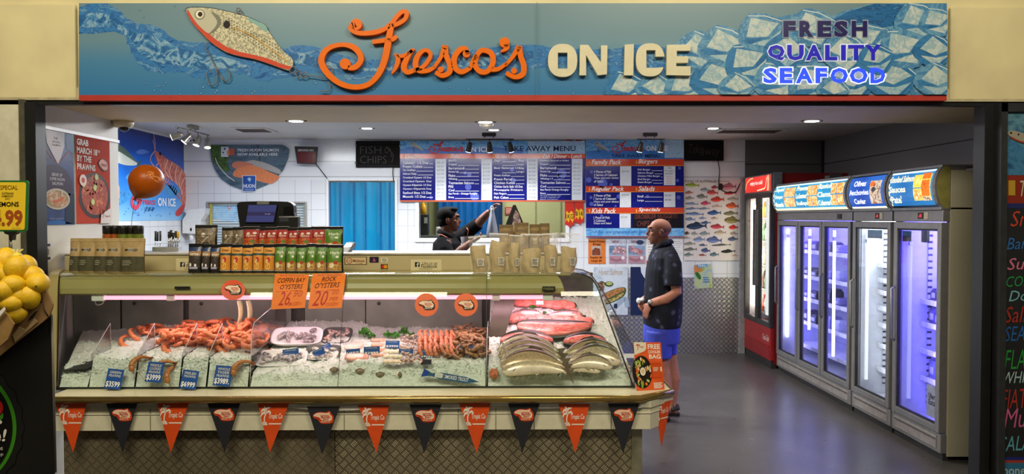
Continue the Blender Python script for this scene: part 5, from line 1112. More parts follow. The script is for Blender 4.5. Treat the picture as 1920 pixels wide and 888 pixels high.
for q in ([(313, 299), (308, 318), (316, 333)], [(322, 304), (316, 322), (322, 339)], [(331, 310), (327, 330), (331, 346)], [(340, 318), (334, 338), (337, 354)], [(346, 332), (338, 348), (341, 364)]): s.path(M_(q), .018, '#f0c4b4', 5)
s.poly(PS_([(341, 384), (346, 384), (344, 392), (338, 402), (330, 405), (328, 398), (334, 390)]), '#c8484a', 4); s.ellipse(*mu(299, 288), .03, .02, '#201820', 6, n=12)
for q in ([(289, 282), (287, 270), (285, 262)], [(290, 280), (289, 265), (286, 250)], [(289, 283), (282, 292), (281, 302), (288, 312)], [(296, 306), (291, 312), (300, 318)], [(306, 326), (309, 332), (304, 328)]): s.path(M_(q), .012, '#e8b0a8', 5)
for i in range(9): x = 312+i*3.2; y = 332+i*4; s.path(M_([(x, y), (x-2, y+8), (x+2, y+13)]), .022, '#d88a80', 2)
s.poly(PS_([(205, 340), (220, 345), (223, 360), (220, 385), (205, 395)]), blotch(['#d98a70', '#f0c0a8', '#c06a54'], 9), 4)
COR = blotch(['#2a7fd0', '#4aa0e0', '#1a60b0'], 9, .3, dist=2); s.poly(PS_([(205, 362), (222, 356), (235, 358), (243, 366), (236, 378), (222, 384), (205, 384)]), COR, 2); s.poly(PS_([(305, 352), (318, 346), (332, 352), (334, 362), (322, 368), (310, 364)]), COR, 2)
for i in range(30): x = rnd.uniform(222, 320); y = rnd.uniform(388, 405); s.ellipse(*mu(x, y), .012, .007, '#2a6fc0', 2, n=6)
for i in range(14): q = rnd.uniform(270, 296); s.path(M_([(q, 396), (q+rnd.uniform(-4, 4), 388)]), .012, '#3a7fc8', 2)
PK_ = '#d94a68'
s.path(M_([(256, 380), (258, 372), (252, 369), (246, 375), (247, 385), (254, 389), (259, 382), (262, 372)]), .05, PK_, 6)
def side_px_text(sp, t_, x0, y0_, x1, y1_, col, k, bold):
    vs, fs, _ = text_geo(t_, bold); A_, B_ = mu(x0, y1_), mu(x1, y1_); zt0 = mu(x0, y0_)[1]
    sp.b.add([sp.pt(A_[0]+q*(B_[0]-A_[0]), A_[1]+r_*(zt0-A_[1]), k) for q, r_ in vs], fs, sp.mt(col))
side_px_text(s, 'Fresco', 262, 370, 291, 383, PK_, 6, .02); side_px_text(s, 'ON ICE', 294.5, 370, 328, 386, '#f0f4f8', 6, .03)
s.build('print', o)
# ================================================================== STRIP CURTAIN IN THE DOORWAY, ROLLER WINDOW
t = NT('blue_strip'); n_ = t.noise(2, 3, co=t.co((3, 1, .6))); cc = t.ramp(n_, [(.3, '#0a7bb0'), (.6, '#0f92c6'), (.75, '#27a6d4')]); t.set(.18, 0, .5, cc); t.b.inputs['Alpha'].default_value = .88; t.b.inputs['Transmission Weight'].default_value = 0
STRIP = t.m; STRIP_D = mat('#0a5f96', .2, var=.1)
sc_ = thing('strip_curtain', 'translucent teal plastic strip curtain filling the doorway', 'curtain', at(679, 660, YB+.05))
xs_ = [617, 627, 639.5, 653, 665, 679, 687, 704, 715, 721, 732, 742]
for i in range(len(xs_)-1):
    x0, x1 = px(xs_[i]-2.2 if i else 617.5, YB+.05), px(xs_[i+1]+2.2 if i < len(xs_)-2 else 740.5, YB+.05); yy = YB+.04+(.014 if i % 2 else 0); ph = i*1.7
    b = MB(); zt_ = pz(340)
    b.grid(lambda u, v: V((x0+(x1-x0)*u, yy+.008*sin(3.1*u+ph)+.006*sin(2.2*v+ph), .03+(zt_-.035)*v)), 6, 12, STRIP)
    b.grid(lambda u, v: V((x0+.022*u-.002, yy-.004+.008*sin(ph)+.006*sin(2.2*v+ph), .03+(zt_-.035)*v)), 1, 12, STRIP_D); b.build('strip', sc_)
b = MB(); b.box((px(617.5), YB+.03, pz(341)), (px(740.5), YB+.07, pz(339.5)), CHR); b.build('rail', sc_)
b = MB(); b.lathe([(.001, 0), (.26, 0), (.27, .6), (.25, .64), (.001, .64)], (px(683, YB+.9), YB+.95, .9), mat('#35444a', .4), 20); tag(b.build('steel_drum'), 'dim dark drum standing behind the teal strip curtain', 'drum')
t = NT('roller_slats'); c_ = t.n('TexCoord'); sx = t.n('SeparateXYZ'); t.l(c_.outputs['Object'], sx.inputs[0]); wv = t.math('SINE', t.math('MULTIPLY', sx.outputs[2], 2*pi/.033)); t.set(.25, .3, .5, t.ramp(wv, [(.0, '#8fa3ab'), (.5, '#cfd9d8'), (1, '#e4eae6')])); t.bump(wv, .4, .01)
x0, x1, z0, z1 = op[0]
sh = thing('roller_shutter', 'slatted pale roller shutter in the small window behind the till', 'shutter', ((x0+x1)/2, YB+.05, z0))
b = MB(); b.box((x0+.03, YB+.03, z0), (x1-.03, YB+.045, z1), t.m); b.build('slats', sh)
b = MB(); b.box((x0, YB+.01, z0), (x0+.03, YB+.05, z1), mat('#b9ae5a', .4)); b.build('side_rail', sh)
b = MB(); b.box((x1-.03, YB+.01, z0), (x1, YB+.05, z1), mat('#9a9c94', .4)); b.build('side_rail', sh)
p = Print(lambda x, y: at(x, y, YB+.029), (0, -1, 0), .0006); p.poly([(400, 386), (446, 386), (446, 416), (400, 410)], blotch(['#5aa4dc', '#8cc4e8', '#3a86cc'], 6, .3), 1); p.path([(426, 386), (430, 392), (434, 386)], 2, '#c9605a', 2)
for i in range(9): p.rect(400, 389+i*3.4, 446, 389.9+i*3.4, '#e2ecec', 3)
p.build('print', sh)
# ------------------------------------------------------------------ kitchen things seen through the hatch
def kx(x, y=400, Y=12.0): return at(x, y, Y)
t = NT('kitchen_strip'); n_ = t.noise(9, 2, co=t.co((6, 1, .15))); t.set(.3, 0, .5, t.ramp(n_, [(.35, '#0a4f9a'), (.5, '#1273c4'), (.65, '#0d60b0')]))
kc = thing('strip_curtain', 'bright blue strip curtain on the kitchen wall behind the shop worker', 'curtain', kx(882, 440, 12.1))
ksx = [822, 836, 850, 862, 874, 888, 902, 914, 926, 942]
for i in range(len(ksx)-1):
    b = MB(); a_, c_2 = kx(ksx[i], 400, 12.1).x, kx(ksx[i+1], 400, 12.1).x; b.grid(lambda u, v: V((a_+(c_2-a_)*u, 12.12+.02*sin(pi*u), .4+1.75*v)), 4, 3, t.m if i < 8 else mat('#0a3560', .4)); b.build('strip', kc)
def kbox(nm, lb, cat, x0, y0_, x1, y1_, Y, m, d=.2, bev=.01):
    a_, c_2 = at(x0, y1_, Y), at(x1, y0_, Y); b = MB(); b.box(a_, (c_2.x, Y+d, c_2.z), m, bev); return tag(b.build(nm), lb, cat)
o = kbox('kitchen_bench', 'grey kitchen bench seen through the hatch below its wall', 'bench', 770, 441, 1075, 600, 11.2, mat('#8d8f8c', .3, .5), .8)
o = kbox('black_oven', 'tall black kitchen appliance at the edge of the hatch', 'oven', 787, 402, 802, 440.5, 11.35, mat('#2b2b28', .4)); b = MB(); c = at(799, 411, 11.34); b.box(c-V((.03, .004, .06)), c+V((.02, 0, .03)), mat('#b9b9ae', .4)); b.build('control_panel', o)
p0 = at(793, 402, 11.42); b = MB(); b.lathe([(.001, .002), (.05, .003), (.052, .13), (.03, .16), (.02, .19), (.001, .19)], p0, mat('#e8a81c', .3), 16); o = tag(b.build('yellow_bottle'), 'yellow bottle on top of the black appliance in the kitchen', 'bottle'); b = MB(); b.lathe([(.022, .19), (.022, .22), (.001, .22)], p0, WHITE, 12); b.build('cap', o)
b = MB(); c0, c1 = at(817, 441, 11.3), at(830, 425, 11.3); b.box(c0, (c1.x, 11.5, c1.z), WHITE, .02); tag(b.build('white_jug'), 'white container on the kitchen bench behind the worker', 'container')
o, p = flat_sign(12.27, R4(947, 388, 961, 402), 'safety_notice', 'small red framed notice on the kitchen wall', .01, mat('#b04038', .4), 'notice'); p.rect(949, 390, 959, 400, '#d9a49a', 1); p.lines(950, 392, 958, 3, 3, 1, '#a8544a', 2); p.build('print', o)
# ================================================================== CRUSHED ICE AND SEAFOOD IN THE COUNTER
def ice_z(x, y):
    t_ = max(0, min(1, (y-4.235)/.715))
    if x < -2.33: return .835+.12*t_
    if x < -1.433: return .908+.075*t_
    if x < -.1:
        a = max(0, min(1, (x+1.0)/.16)); return (.822+.19*t_)*(1-a)+(.882+.085*t_)*a
    return .845+.325*t_
def onice(px_, py, dz=0):
    d = ray(px_, py); y = 4.2
    while y < 4.96:
        p = CAM+d*(y/d.y)
        if p.z <= ice_z(p.x, y)+dz: return p
        y += .006
    return CAM+d*(4.93/d.y)
t = NT('crushed_ice'); n_ = t.noise(70, 5, .7); t.set(.35, 0, .5, t.ramp(n_, [(.3, '#d0d8d0'), (.5, '#eef2ec'), (.7, '#fbfdfa')])); t.bump(n_, .9, .012); t.b.inputs['Subsurface Weight'].default_value = 0
ICE = t.m
rnd = random.Random(21)
def ice(x0, x1, label, nu, x0b=None, x1b=None):
    b = MB(); x0b = x0 if x0b is None else x0b; x1b = x1 if x1b is None else x1b
    def fn(u, v):
        if v < .25: q = v/.25; y = 4.186+.05*q; zt_ = ice_z(x0+(x1-x0)*u, 4.235); z = .753+(zt_-.753)*q; k = 0
        else: k = (v-.25)/.75; y = 4.236+.75*k; z = None
        xx = (x0+(x0b-x0)*k) + ((x1+(x1b-x1)*k)-(x0+(x0b-x0)*k))*u
        edge = min(u, 1-u) < .01
        nz = 0 if edge else noise.noise(V((xx*22, y*22, (z or 1)*22)))*.014 + noise.noise(V((xx*60, y*60, (z or 0)*60)))*.010
        if z is None: z = ice_z((x0+x1)/2 if x1 < -1.4 else xx, y)+.006*noise.noise(V((xx*6, y*6, 3)))
        if v < .25: return V((xx, y+(nz*.5 if v > .02 else 0), z + (.022*noise.noise(V((xx*9, 0, 7)))*q)))
        return V((xx, y, z+nz+(.022*noise.noise(V((xx*9, 0, 7)))*max(0, 1-k*3))))
    b.grid(fn, nu, 46, ICE)
    for i in range(int(nu*9)):
        u, v = rnd.random(), rnd.random()**1.5; p = fn(u, .12+.88*v); s_ = rnd.uniform(.003, .007)
        q = Euler((rnd.uniform(0, 6), rnd.uniform(0, 6), 0)).to_matrix()
        b.add([p+q @ V(c)*s_ for c in ((1, 1, 1), (-1, -1, 1), (-1, 1, -1), (1, -1, -1))], [[0, 1, 2], [0, 3, 1], [0, 2, 3], [1, 3, 2]], ICE)
    return tag(b.build('crushed_ice'), label, 'ice', None, 'stuff')
ice(-2.49, -2.335, 'low heap of crushed ice in the end compartment by the wall', 26, -2.80)
for a_, c_, w_ in ((-2.325, -2.075, 'first'), (-2.065, -1.825, 'second'), (-1.815, -1.675, 'third'), (-1.665, -1.44, 'fourth')):
    ice(a_, c_, 'crushed ice packed behind the glass in the %s prawn compartment' % w_, 40)
ice(-1.425, -.105, 'wide bed of crushed ice under the trays and mixed seafood', 190)
ice(-.09, .715, 'steep bed of crushed ice under the whole fish', 130, -.09, .655)
b = MB(); b.prism([V((-2.49, 4.21, .835)), V((-2.345, 4.21, .845)), V((-2.345, 4.21, .852)), V((-2.49, 4.21, .842))], (0, .4, .03), mat('#2a2a28', .4)); tag(b.build('black_tray'), 'thin black tray edge pressed in the ice of the end compartment', 'tray')
# clear dividers
ACR = glassy('#f3f1f4', .22, .03, .93); ACRE = mat('#c9c6c9', .2)
for i, x in enumerate((-2.33, -2.07, -1.82, -1.67)):
    b = MB(); pf = [(4.205, .752), (4.225, .93), (4.43, 1.075), (4.435, .752)]
    b.prism([V((x-.002, y, z)) for y, z in pf], (.004, 0, 0), ACR); o = b.build('acrylic_divider'); tag(o, '%s small clear divider between the prawn compartments, counted from the wall' % ORD[i], 'divider', 'clear dividers')
    b = MB(); b.tube([(x, y, z) for y, z in pf[1:3]], .0022, ACRE, 5); b.tube([(x, y, z) for y, z in pf[2:]], .0018, ACRE, 5); b.build('edge', o)
for x, pf, lb in ((-1.432, [(4.20, .752), (4.235, 1.05), (4.28, 1.10), (4.9, 1.19), (4.92, .752)], 'tall clear divider between the prawns and the foam trays'), (-.098, [(4.20, .752), (4.24, 1.0), (4.6, 1.06), (4.7, .752)], 'clear divider beside the whole fish')):
    b = MB(); b.prism([V((x-.002, y, z)) for y, z in pf], (.004, 0, 0), ACR); o = tag(b.build('acrylic_divider'), lb, 'divider', 'clear dividers'); b = MB(); b.tube([(x, y, z) for y, z in pf[:-1]], .0025, ACRE, 5); b.build('edge', o)
# ---- prawns
def make_prawn(name, cols, L=.11):
    L *= 1.25; o = thing(name, None, 'prawn'); m1 = blotch(cols, 60, .3, spec=.5, bump=.2); m2 = mat(cols[0], .35)
    P = []; n = 19
    for i in range(n):
        a = i/(n-1); th = -.5+2.7*a; P.append(V((-.045*L/.11*cos(th)*1.1, .042*L/.11*sin(th)-.01, .012)))
    b = MB(); rr_ = [1.15*q for q in [(.0085+.0035*sin(pi*min(1, i/5)) if i < 5 else .0118*(1-(i-4)/(n-4)*.6)) * (.92 if i % 2 else 1.12) for i in range(n)]]
    rr_[0] = .003; b.tube(P[:5]+[P[4]*.999], [x*L/.11 for x in rr_[:5]]+[.009*L/.11], m1, 8); b.build('head', o)
    b = MB(); b.tube(P[4:], [x*L/.11 for x in rr_[4:]], m1, 8); b.build('body', o)
    d = (P[-1]-P[-2]).normalized(); s_ = V((-d.y, d.x, 0)); b = MB()
    for k in (-1, -.4, .4, 1): e = P[-1]+(d+s_*k*.55)*.02; b.add([P[-1]-s_*.003, e-s_*.004, e+d*.003, e+s_*.004, P[-1]+s_*.003, P[-1]+V((0, 0, .004))], [[0, 1, 2, 3, 4], [0, 5, 4]], m2)
    b.build('tail_fan', o)
    b = MB(); d0 = (P[0]-P[1]).normalized()
    b.tube([P[0], P[0]+d0*.02+V((0, 0, .006))], [.002, .0005], m2, 5)
    for k in (-.012, .012): b.tube(smooth_path([tuple(P[1]), tuple(P[0]+d0*.03+V((k, k, .01))), tuple(P[0]+d0*.06+V((k*3, -k*2, .004)))], 4), .0009, m2, 4)
    b.build('feelers', o)
    b = MB()
    for i in range(2, 13):
        q = P[i]*.0; c = V((0, -.006, .012)); inw = (c-P[i]).normalized(); b.tube([P[i], P[i]+inw*.018+V((.004, 0, -.002)), P[i]+inw*.028+V((.006, .003, -.008))], [.0020, .0016, .0008], m2, 4)
    b.build('legs', o)
    b = MB()
    for k in (-.005, .005): b.ell(P[1]+V((k, 0, .009)), (.002, .002, .002), mat('#1a1412', .2), nu=6, nv=4)
    b.build('eye', o)
    return o
ORANGEP = ['#b84a22', '#e8895a', '#cc6436', '#fbcfae']; BROWNP = ['#7a4a22', '#b5793a', '#8f5a2c', '#c9935a']; PINKP = ['#c9603c', '#e08a64', '#d0724c', '#eeb090']; GREYP = ['#8a5a3c', '#b98a5e', '#6f4a34', '#d08a5a']
protos = {'orange': make_prawn('cooked_prawn', ORANGEP), 'brown': make_prawn('raw_prawn', BROWNP, .105), 'pink': make_prawn('cooked_prawn', PINKP, .1), 'grey': make_prawn('raw_prawn', GREYP, .085)}
_used = set()
def prawn(kind, loc, rot, label, group, sc=1):
    pr_ = protos[kind]
    if kind not in _used: _used.add(kind); pr_.location = loc; pr_.rotation_euler = rot; pr_.scale = (sc,)*3; pr_['label'] = label; pr_['group'] = group; return pr_
    return copy_tree(pr_, loc, rot, sc, label, group)
def heap(kind, x0, x1, y0, y1, n, layers, label, group, rise=.02, hump=.03, flat=.5):
    for i in range(n):
        x = rnd.uniform(x0, x1); y = rnd.uniform(y0, y1); cx_ = (x-(x0+x1)/2)/((x1-x0)/2+1e-6); cy_ = (y-(y0+y1)/2)/((y1-y0)/2+1e-6)
        k = (i*layers//n)/max(1, layers); z = ice_z(x, y)+.002+hump*max(0, 1-.5*(cx_*cx_+cy_*cy_))*k+rise*k
        prawn(kind, (x, y, z), (rnd.uniform(-flat, flat)+.25, rnd.uniform(-flat, flat), rnd.uniform(0, 6.28)), label, group, rnd.uniform(.85, 1.1))
heap('orange', -2.30, -2.10, 4.50, 4.80, 14, 2, 'small orange cooked prawn in the first compartment from the wall', 'prawns in the first compartment')
heap('orange', -2.05, -1.83, 4.40, 4.84, 46, 4, 'orange cooked prawn in the heap of the second compartment', 'prawns in the second compartment', .03, .05)
heap('orange', -1.81, -1.68, 4.36, 4.84, 36, 4, 'orange cooked prawn in the heap of the narrow third compartment', 'prawns in the third compartment', .03, .06)
heap('orange', -1.66, -1.45, 4.36, 4.82, 48, 4, 'orange cooked prawn in the heap beside the tall clear divider', 'prawns in the fourth compartment', .03, .06)
for x, y, rz, lb in ((267, 682, 2.2, 'brown prawn on the ice face just before the second blue price ticket'), (314, 690, .4, 'brown prawn on the ice face just after the second blue price ticket'), (322, 703, 4.0, 'curled brown prawn at the bottom of the second ice face'), (459, 690, 1.2, 'brown prawn on the ice face after the fourth blue price ticket')):
    p = at(x, y, 4.205); prawn('brown', p+V((0, -.006, 0)), (R(78), 0, rz if 0 else R(rz*20)), lb, None, 1)
# ---- trays of shellfish
FOAM = mat('#efe9ea', .4, var=.02); BTRAY = mat('#1f1f20', .3)
def tray(cx_, cy_, Y, w_, d, h, tilt, rz, m, label, fill, cols, n, name='shellfish_tray'):
    c = at(cx_, cy_, Y); xf = Matrix.Translation(c) @ Euler((R(tilt), 0, R(rz))).to_matrix().to_4x4(); T_ = lambda x, y, z: xf @ V((x, y, z))
    o = thing(name, label, 'tray', c, 'trays of shellfish on the ice')
    def ring(sx_, sy_, z, r_=.02): return [T_(px_, py_, z) for px_, py_ in [(sx_*math.copysign(abs(cos(a))**.45, cos(a)), sy_*math.copysign(abs(sin(a))**.45, sin(a))) for a in [i*2*pi/28 for i in range(28)]]]
    b = MB(); b.loft([ring(w_*.40, d*.40, 0), ring(w_*.47, d*.47, h*.8), ring(w_*.5, d*.5, h), ring(w_*.5, d*.5, h+.003), ring(w_*.455, d*.455, h), ring(w_*.39, d*.39, .006)], m); b.build('tray_body', o)
    r2 = random.Random(n+int(cx_))
    for i in range(n):
        x, y = r2.uniform(-.36, .36)*w_, r2.uniform(-.34, .34)*d; b = MB(); q = (xf.to_3x3() @ Euler((r2.uniform(-.5, .5), r2.uniform(-.5, .5), r2.uniform(0, 6))).to_matrix())
        b.ell(T_(x, y, h*.75+r2.uniform(0, .008)), (.024, .014, .009), blotch(cols, 50, .2, spec=.5, dist=1), q, 10, 6)
        b.build(fill, o)
    b = MB(); b.grid(lambda u, v: T_((u-.5)*w_*.97, (v-.5)*d*.97, h+.004+.008*sin(pi*u)*sin(pi*v)+.0015*sin(u*40+v*25)), 14, 10, film('#ffffff', .06, .10)); b.build('cling_film', o)
    return o
DSH = ['#1d1c22', '#3c3a44', '#c9b9b4', '#2a2830', '#8a7a78']; OYS = ['#b9b0a4', '#5a5450', '#e4dcd0', '#3a3634']
tray(558, 636, 4.62, .31, .17, .03, 30, 6, FOAM, 'white foam tray of dark mussels, upper one of the two foam trays', 'mussel', DSH, 20)
tray(528, 678, 4.385, .30, .16, .03, 26, 6, FOAM, 'white foam tray of shiny shellfish with blue ticket, lower of the two', 'shellfish', ['#4a4448', '#c9c0be', '#2a2628', '#8f8480'], 20)
tray(633, 636, 4.70, .19, .15, .035, 32, -4, BTRAY, 'black plastic tray of pink oysters, upper one of the two black trays', 'oyster', ['#c98a78', '#e8c4b4', '#4a3a38', '#b5705e'], 14)
tray(606, 671, 4.47, .21, .16, .04, 24, 4, BTRAY, 'black plastic tray of shellfish tilted forward on the ice beside foam tray', 'shellfish', OYS, 14)
# ---- fillets and mixed seafood in the middle
def slab(cx_, cy_, Y, w_, d, h, m, label, name, rz=0, cat='seafood', group='seafood portions on the ice', seg=8):
    c = onice(cx_, cy_, .012); c.z -= .010; ph = cx_*1.3; q = Euler((.12 if c.x < -.1 else .40, 0, R(rz))).to_matrix()
    def fn(u, v):
        a = 2*pi*u; r_ = (sin(pi*min(.999, v*.5+.001)))
        x = w_/2*cos(a)*(sin(pi*v*.5) if 0 else (1-(1-v)**0 if 0 else 1))
        return V((0, 0, 0))
    rings = []
    for z, k in ((0, .86), (h*.4, 1), (h*.8, .93), (h, .7), (h*1.04, .3)):
        rings.append([c+q @ V((w_/2*k*math.copysign(abs(cos(a))**.7, cos(a))*(1+.06*sin(3*a+ph)), d/2*k*math.copysign(abs(sin(a))**.7, sin(a))*(1+.07*cos(2*a+ph)), z+.002*sin(5*a+ph))) for a in [i*2*pi/22 for i in range(22)]])
    b = MB(); b.loft(rings, m); return tag(b.build(name), label, cat, group)
WHF = blotch(['#e4c4ba', '#f2ddd2', '#d9aa9c'], 25, .3, spec=.5); PKF = blotch(['#e0937e', '#f0b9a4', '#cc7460'], 30, .3, spec=.5, dist=1); SCL = blotch(['#efd8b8', '#f7e9d4', '#e0bd92'], 45, .3, spec=.5)
slab(665, 648, 4.62, .11, .13, .02, WHF, 'pale white fish fillet beside the black trays, under parsley', 'white_fillet', -6)
slab(668, 668, 4.42, .14, .12, .018, PKF, 'pale pink fillet in front of the white one beside the black trays', 'pink_fillet', 5)
for i, (x, y) in enumerate([(700+dx_, 628+dy) for dx_ in (0, 9, 18, 4, 14) for dy in (0, 9, 18, 28)]): 
    slab(x, y+8, 4.80-.012*(y-628), .035, .028, .014, PKF, 'small pink marinara piece between white fillet and scallops', 'marinara_piece', x*37 % 90, 'seafood', 'pink pieces behind the second ticket')
for i, (x, y) in enumerate([(724+dx_, 640+dy) for dx_ in (0, 9, 18, 26) for dy in (0, 10, 19, 28)]):
    slab(x, y+8, 4.72-.0115*(y-640), .034, .03, .016, SCL, 'cream scallop in the patch beside the calamari', 'scallop', x*31 % 90, 'scallop', 'scallops in the middle of the counter')
for i, (x, y) in enumerate([(756+dx_, 630+dy) for dx_ in (2, 11, 20, 28) for dy in (0, 11, 22, 34, 45)]):
    c = onice(x, y+4, .012); b = MB(); q = rnd.uniform(0, 6)
    b.tube(smooth_path([tuple(c+V((.02*cos(q+k*.9), .018*sin(q+k*.9), .006*k))) for k in range(5)], 4), [.007]*17, blotch(['#d9b0a0', '#8a5a54', '#eed4c8', '#b57a6c'], 60, .3, spec=.5), 7)
    tag(b.build('octopus_piece'), 'curled octopus piece beside the orange prawns', 'seafood', 'octopus pieces')
for r_ in range(6):
    for k in range(7):
        x = 790+k*9.6; y = 629+r_*6.0; Y = 4.82-.055*r_; p = onice(x, y, .03+.004*(5-r_))
        prawn('pink', p, (R(62), 0, R(86+rnd.uniform(-14, 14))), 'pink-orange prawn laid in neat rows behind the white plastic tray', 'prawns laid in rows', .78)
c = at(825, 676, 4.42); b = MB(); b.box((c.x-.155, 4.36, ice_z(c.x, 4.4)-.004), (c.x+.135, 4.47, ice_z(c.x, 4.4)+.03), film('#f4d9e0', .45, .2), .012); tag(b.build('clear_tray'), 'shallow clear plastic tray in front of the rows of prawns', 'tray')
heap('grey', -.33, -.12, 4.27, 4.80, 95, 5, 'brown-orange raw prawn in the tumbled heap beside the clear divider', 'raw prawns in the tumbled heap', .02, .035, .6)
# parsley
GRN = [blotch(['#2f6a1f', '#4f9a34', '#1f4a16', '#6fb84a'], 40, .5), blotch(['#3a7a2a', '#5aa83c', '#265a1c'], 40, .5)]
def parsley(x, y, Y, s_, label, dz=0):
    c = onice(x, y, s_*.6); b = MB(); r2 = random.Random(int(x*7+y))
    for i in range(46):
        d = V((r2.gauss(0, 1), r2.gauss(0, .7), abs(r2.gauss(0, .8))+.1)).normalized(); p = c+d*s_*r2.uniform(.3, 1); q = Euler((r2.uniform(0, 6), r2.uniform(0, 6), r2.uniform(0, 6))).to_matrix(); r_ = s_*.32
        b.add([p+q @ V((cos(a)*r_*(1 if k % 2 else .55), sin(a)*r_*(1 if k % 2 else .55), .1*r_*(k % 2))) for k, a in enumerate([j*pi/5 for j in range(10)])], [list(range(10))], GRN[i % 2])
    for i in range(5): b.tube([c-V((0, 0, s_*.5)), c+V((r2.uniform(-.6, .6)*s_, 0, s_*.5))], .0015, GRN[1], 4)
    tag(b.build('parsley_sprig'), label, 'herb')
for x, y, Y, s_, lb in ((683, 626, 4.86, .042, 'tall green parsley bunch behind the white fillet'), (697, 630, 4.84, .025, 'small parsley bunch beside the tall one'), (728, 629, 4.86, .03, 'low parsley bunch behind the scallops, first of the pair'), (742, 630, 4.86, .03, 'low parsley bunch behind the scallops, second of the pair'), (757, 624, 4.88, .04, 'parsley bunch behind the octopus pieces'), (775, 630, 4.86, .028, 'parsley bunch next to the orange prawn rows'),
                        (999, 576, 4.80, .022, 'parsley leaf on the upper row of salmon cutlets'), (1021, 588, 4.72, .018, 'parsley leaf between the two rows of salmon cutlets'), (1050, 598, 4.66, .02, 'parsley leaf at the end of the lower salmon row'), (993, 608, 4.60, .014, 'tiny parsley leaf above the long pink salmon side')):
    parsley(x, y, Y, s_, lb)
# oyster shells on the ice face
for i, (x, y, a) in enumerate(((627, 693, .3), (675, 695, 0), (713, 702, .1), (749, 702, 1.2))):
    c = at(x, y, 4.21); b = MB(); q = Euler((R(70), 0, a)).to_matrix()
    b.loft([[c+q @ V((.026*k*cos(u)*(1+.1*sin(3*u)), .016*k*sin(u)*(1+.12*cos(4*u)), z)) for u in [j*2*pi/16 for j in range(16)]] for z, k in ((-.004, .6), (.004, 1), (.010, .8), (.013, .3))], blotch(['#6a6250', '#8f866c', '#4a4436', '#b0a88e'], 60, .5, bump=.4)); b.loft([[c+q @ V((.027*k*cos(u), .017*k*sin(u)+.003, z)) for u in [j*2*pi/16 for j in range(16)]] for z, k in ((-.007, .7), (-.002, 1), (.003, .95))], mat('#e4e0d4', .4))
    tag(b.build('oyster'), '%s grey oyster shell on the ice face from the seam beside foam trays' % ORD[i], 'oyster', 'oyster shells on the ice')
# ---- blue price tickets
TB = mat('#1f4f96', .35, var=.03)
def ticket(x, y, w_, h, Y, rot, top, price, label, c='#1f4f96', name='price_ticket'):
    p0 = at(x, y, Y); s_ = Y/F; ca, sa = cos(rot), sin(rot)
    mp = lambda u, v: p0+V(((u*ca+v*sa)*s_, .0 - .28*(-v)*s_ if 0 else -v*.0, (-v*ca+u*sa)*s_)) + V((0, -.25*v*s_*-1 if 0 else 0, 0))
    lean = .30
    if 4.25 < Y < 4.75 and x < 905 and not (520 < x < 625): p0 = onice(x, y, .03)
    s_ = p0.y/F
    mp = lambda u, v: p0+V(((u*ca+v*sa)*s_, -(v)*s_*lean, (-v*ca+u*sa)*s_)); n = V((0, -1, lean)).normalized()
    b = MB(); b.prism([mp(-w_/2, h/2), mp(w_/2, h/2), mp(w_/2, -h/2), mp(-w_/2, -h/2)], -n*.002, mat(c, .35, var=.03)); o = tag(b.build(name), label, 'price ticket', 'blue price tickets')
    p = Print(mp, n, .0007)
    if top:
        for i, t_ in enumerate(top): p.text(t_, -w_*.36, -h*.4+i*h*.17, w_*.36, -h*.27+i*h*.17, '#c9cfc0', 1, .015)
    if price: p.text(price, -w_*.45, h*.12, w_*.42, h*.44, '#f0f0e8', 1, .02)
    p.build('lettering', o)
ticket(214, 710, 30, 35, 4.155, -.1, ('GREEN', 'PRAWNS'), '$3599', 'blue ticket reading 3599 on the first ice face', )
ticket(290, 697, 30, 36, 4.16, -.08, ('WHOLE', 'COOKED', 'PRAWNS'), '$3999', 'blue ticket reading 3999 between two brown prawns')
ticket(355, 711, 30, 33, 4.155, -.12, ('PEELED', 'PRAWNS'), '$6999', 'blue ticket reading 6999 on the narrow third ice face')
ticket(418, 704, 32, 36, 4.16, -.08, ('WHOLE', 'TIGER', 'PRAWNS'), '$3989.', 'blue ticket reading 3989 on the fourth ice face')
for x, y, w_, h, Y, r_, pr_, lb in ((662, 658, 26, 8, 4.42, .1, '1099', 'long low blue ticket on the pale fillets next to the black tray'), (697, 657, 30, 15, 4.42, .04, '$2999', 'blue ticket in front of the pink marinara pieces'), (736, 645, 26, 13, 4.52, -.02, '$3999', 'blue ticket standing higher above the scallops'), (761, 660, 27, 12, 4.40, -.04, '$2399', 'blue ticket in front of the octopus pieces'), (801, 664, 25, 14, 4.40, -.1, '$4499', 'blue ticket in front of the rows of prawns'), (872, 656, 30, 19, 4.36, -.05, '$3997', 'blue ticket in the tumbled raw prawns'),
                                    (545, 662, 30, 16, 4.40, .1, 'FRESH', 'crumpled blue ticket on the lower foam tray'), (598, 660, 22, 12, 4.42, .4, '', 'tilted blue ticket on the lower black tray, lower one'), (613, 652, 18, 14, 4.5, .5, '', 'tilted blue ticket on the lower black tray, upper one')):
    ticket(x, y, w_, h, Y, r_, ('LOCAL',) if h > 11 else None, pr_, lb)
ticket(799, 678, 20, 9, 4.36, 0, None, '', 'small dark card with a white corner below the prawn row ticket', '#23262e'); ticket(801, 678, 5, 9, 4.355, 0, None, '', 'white slip on the small dark card below the prawn row ticket', '#e4dfe0')
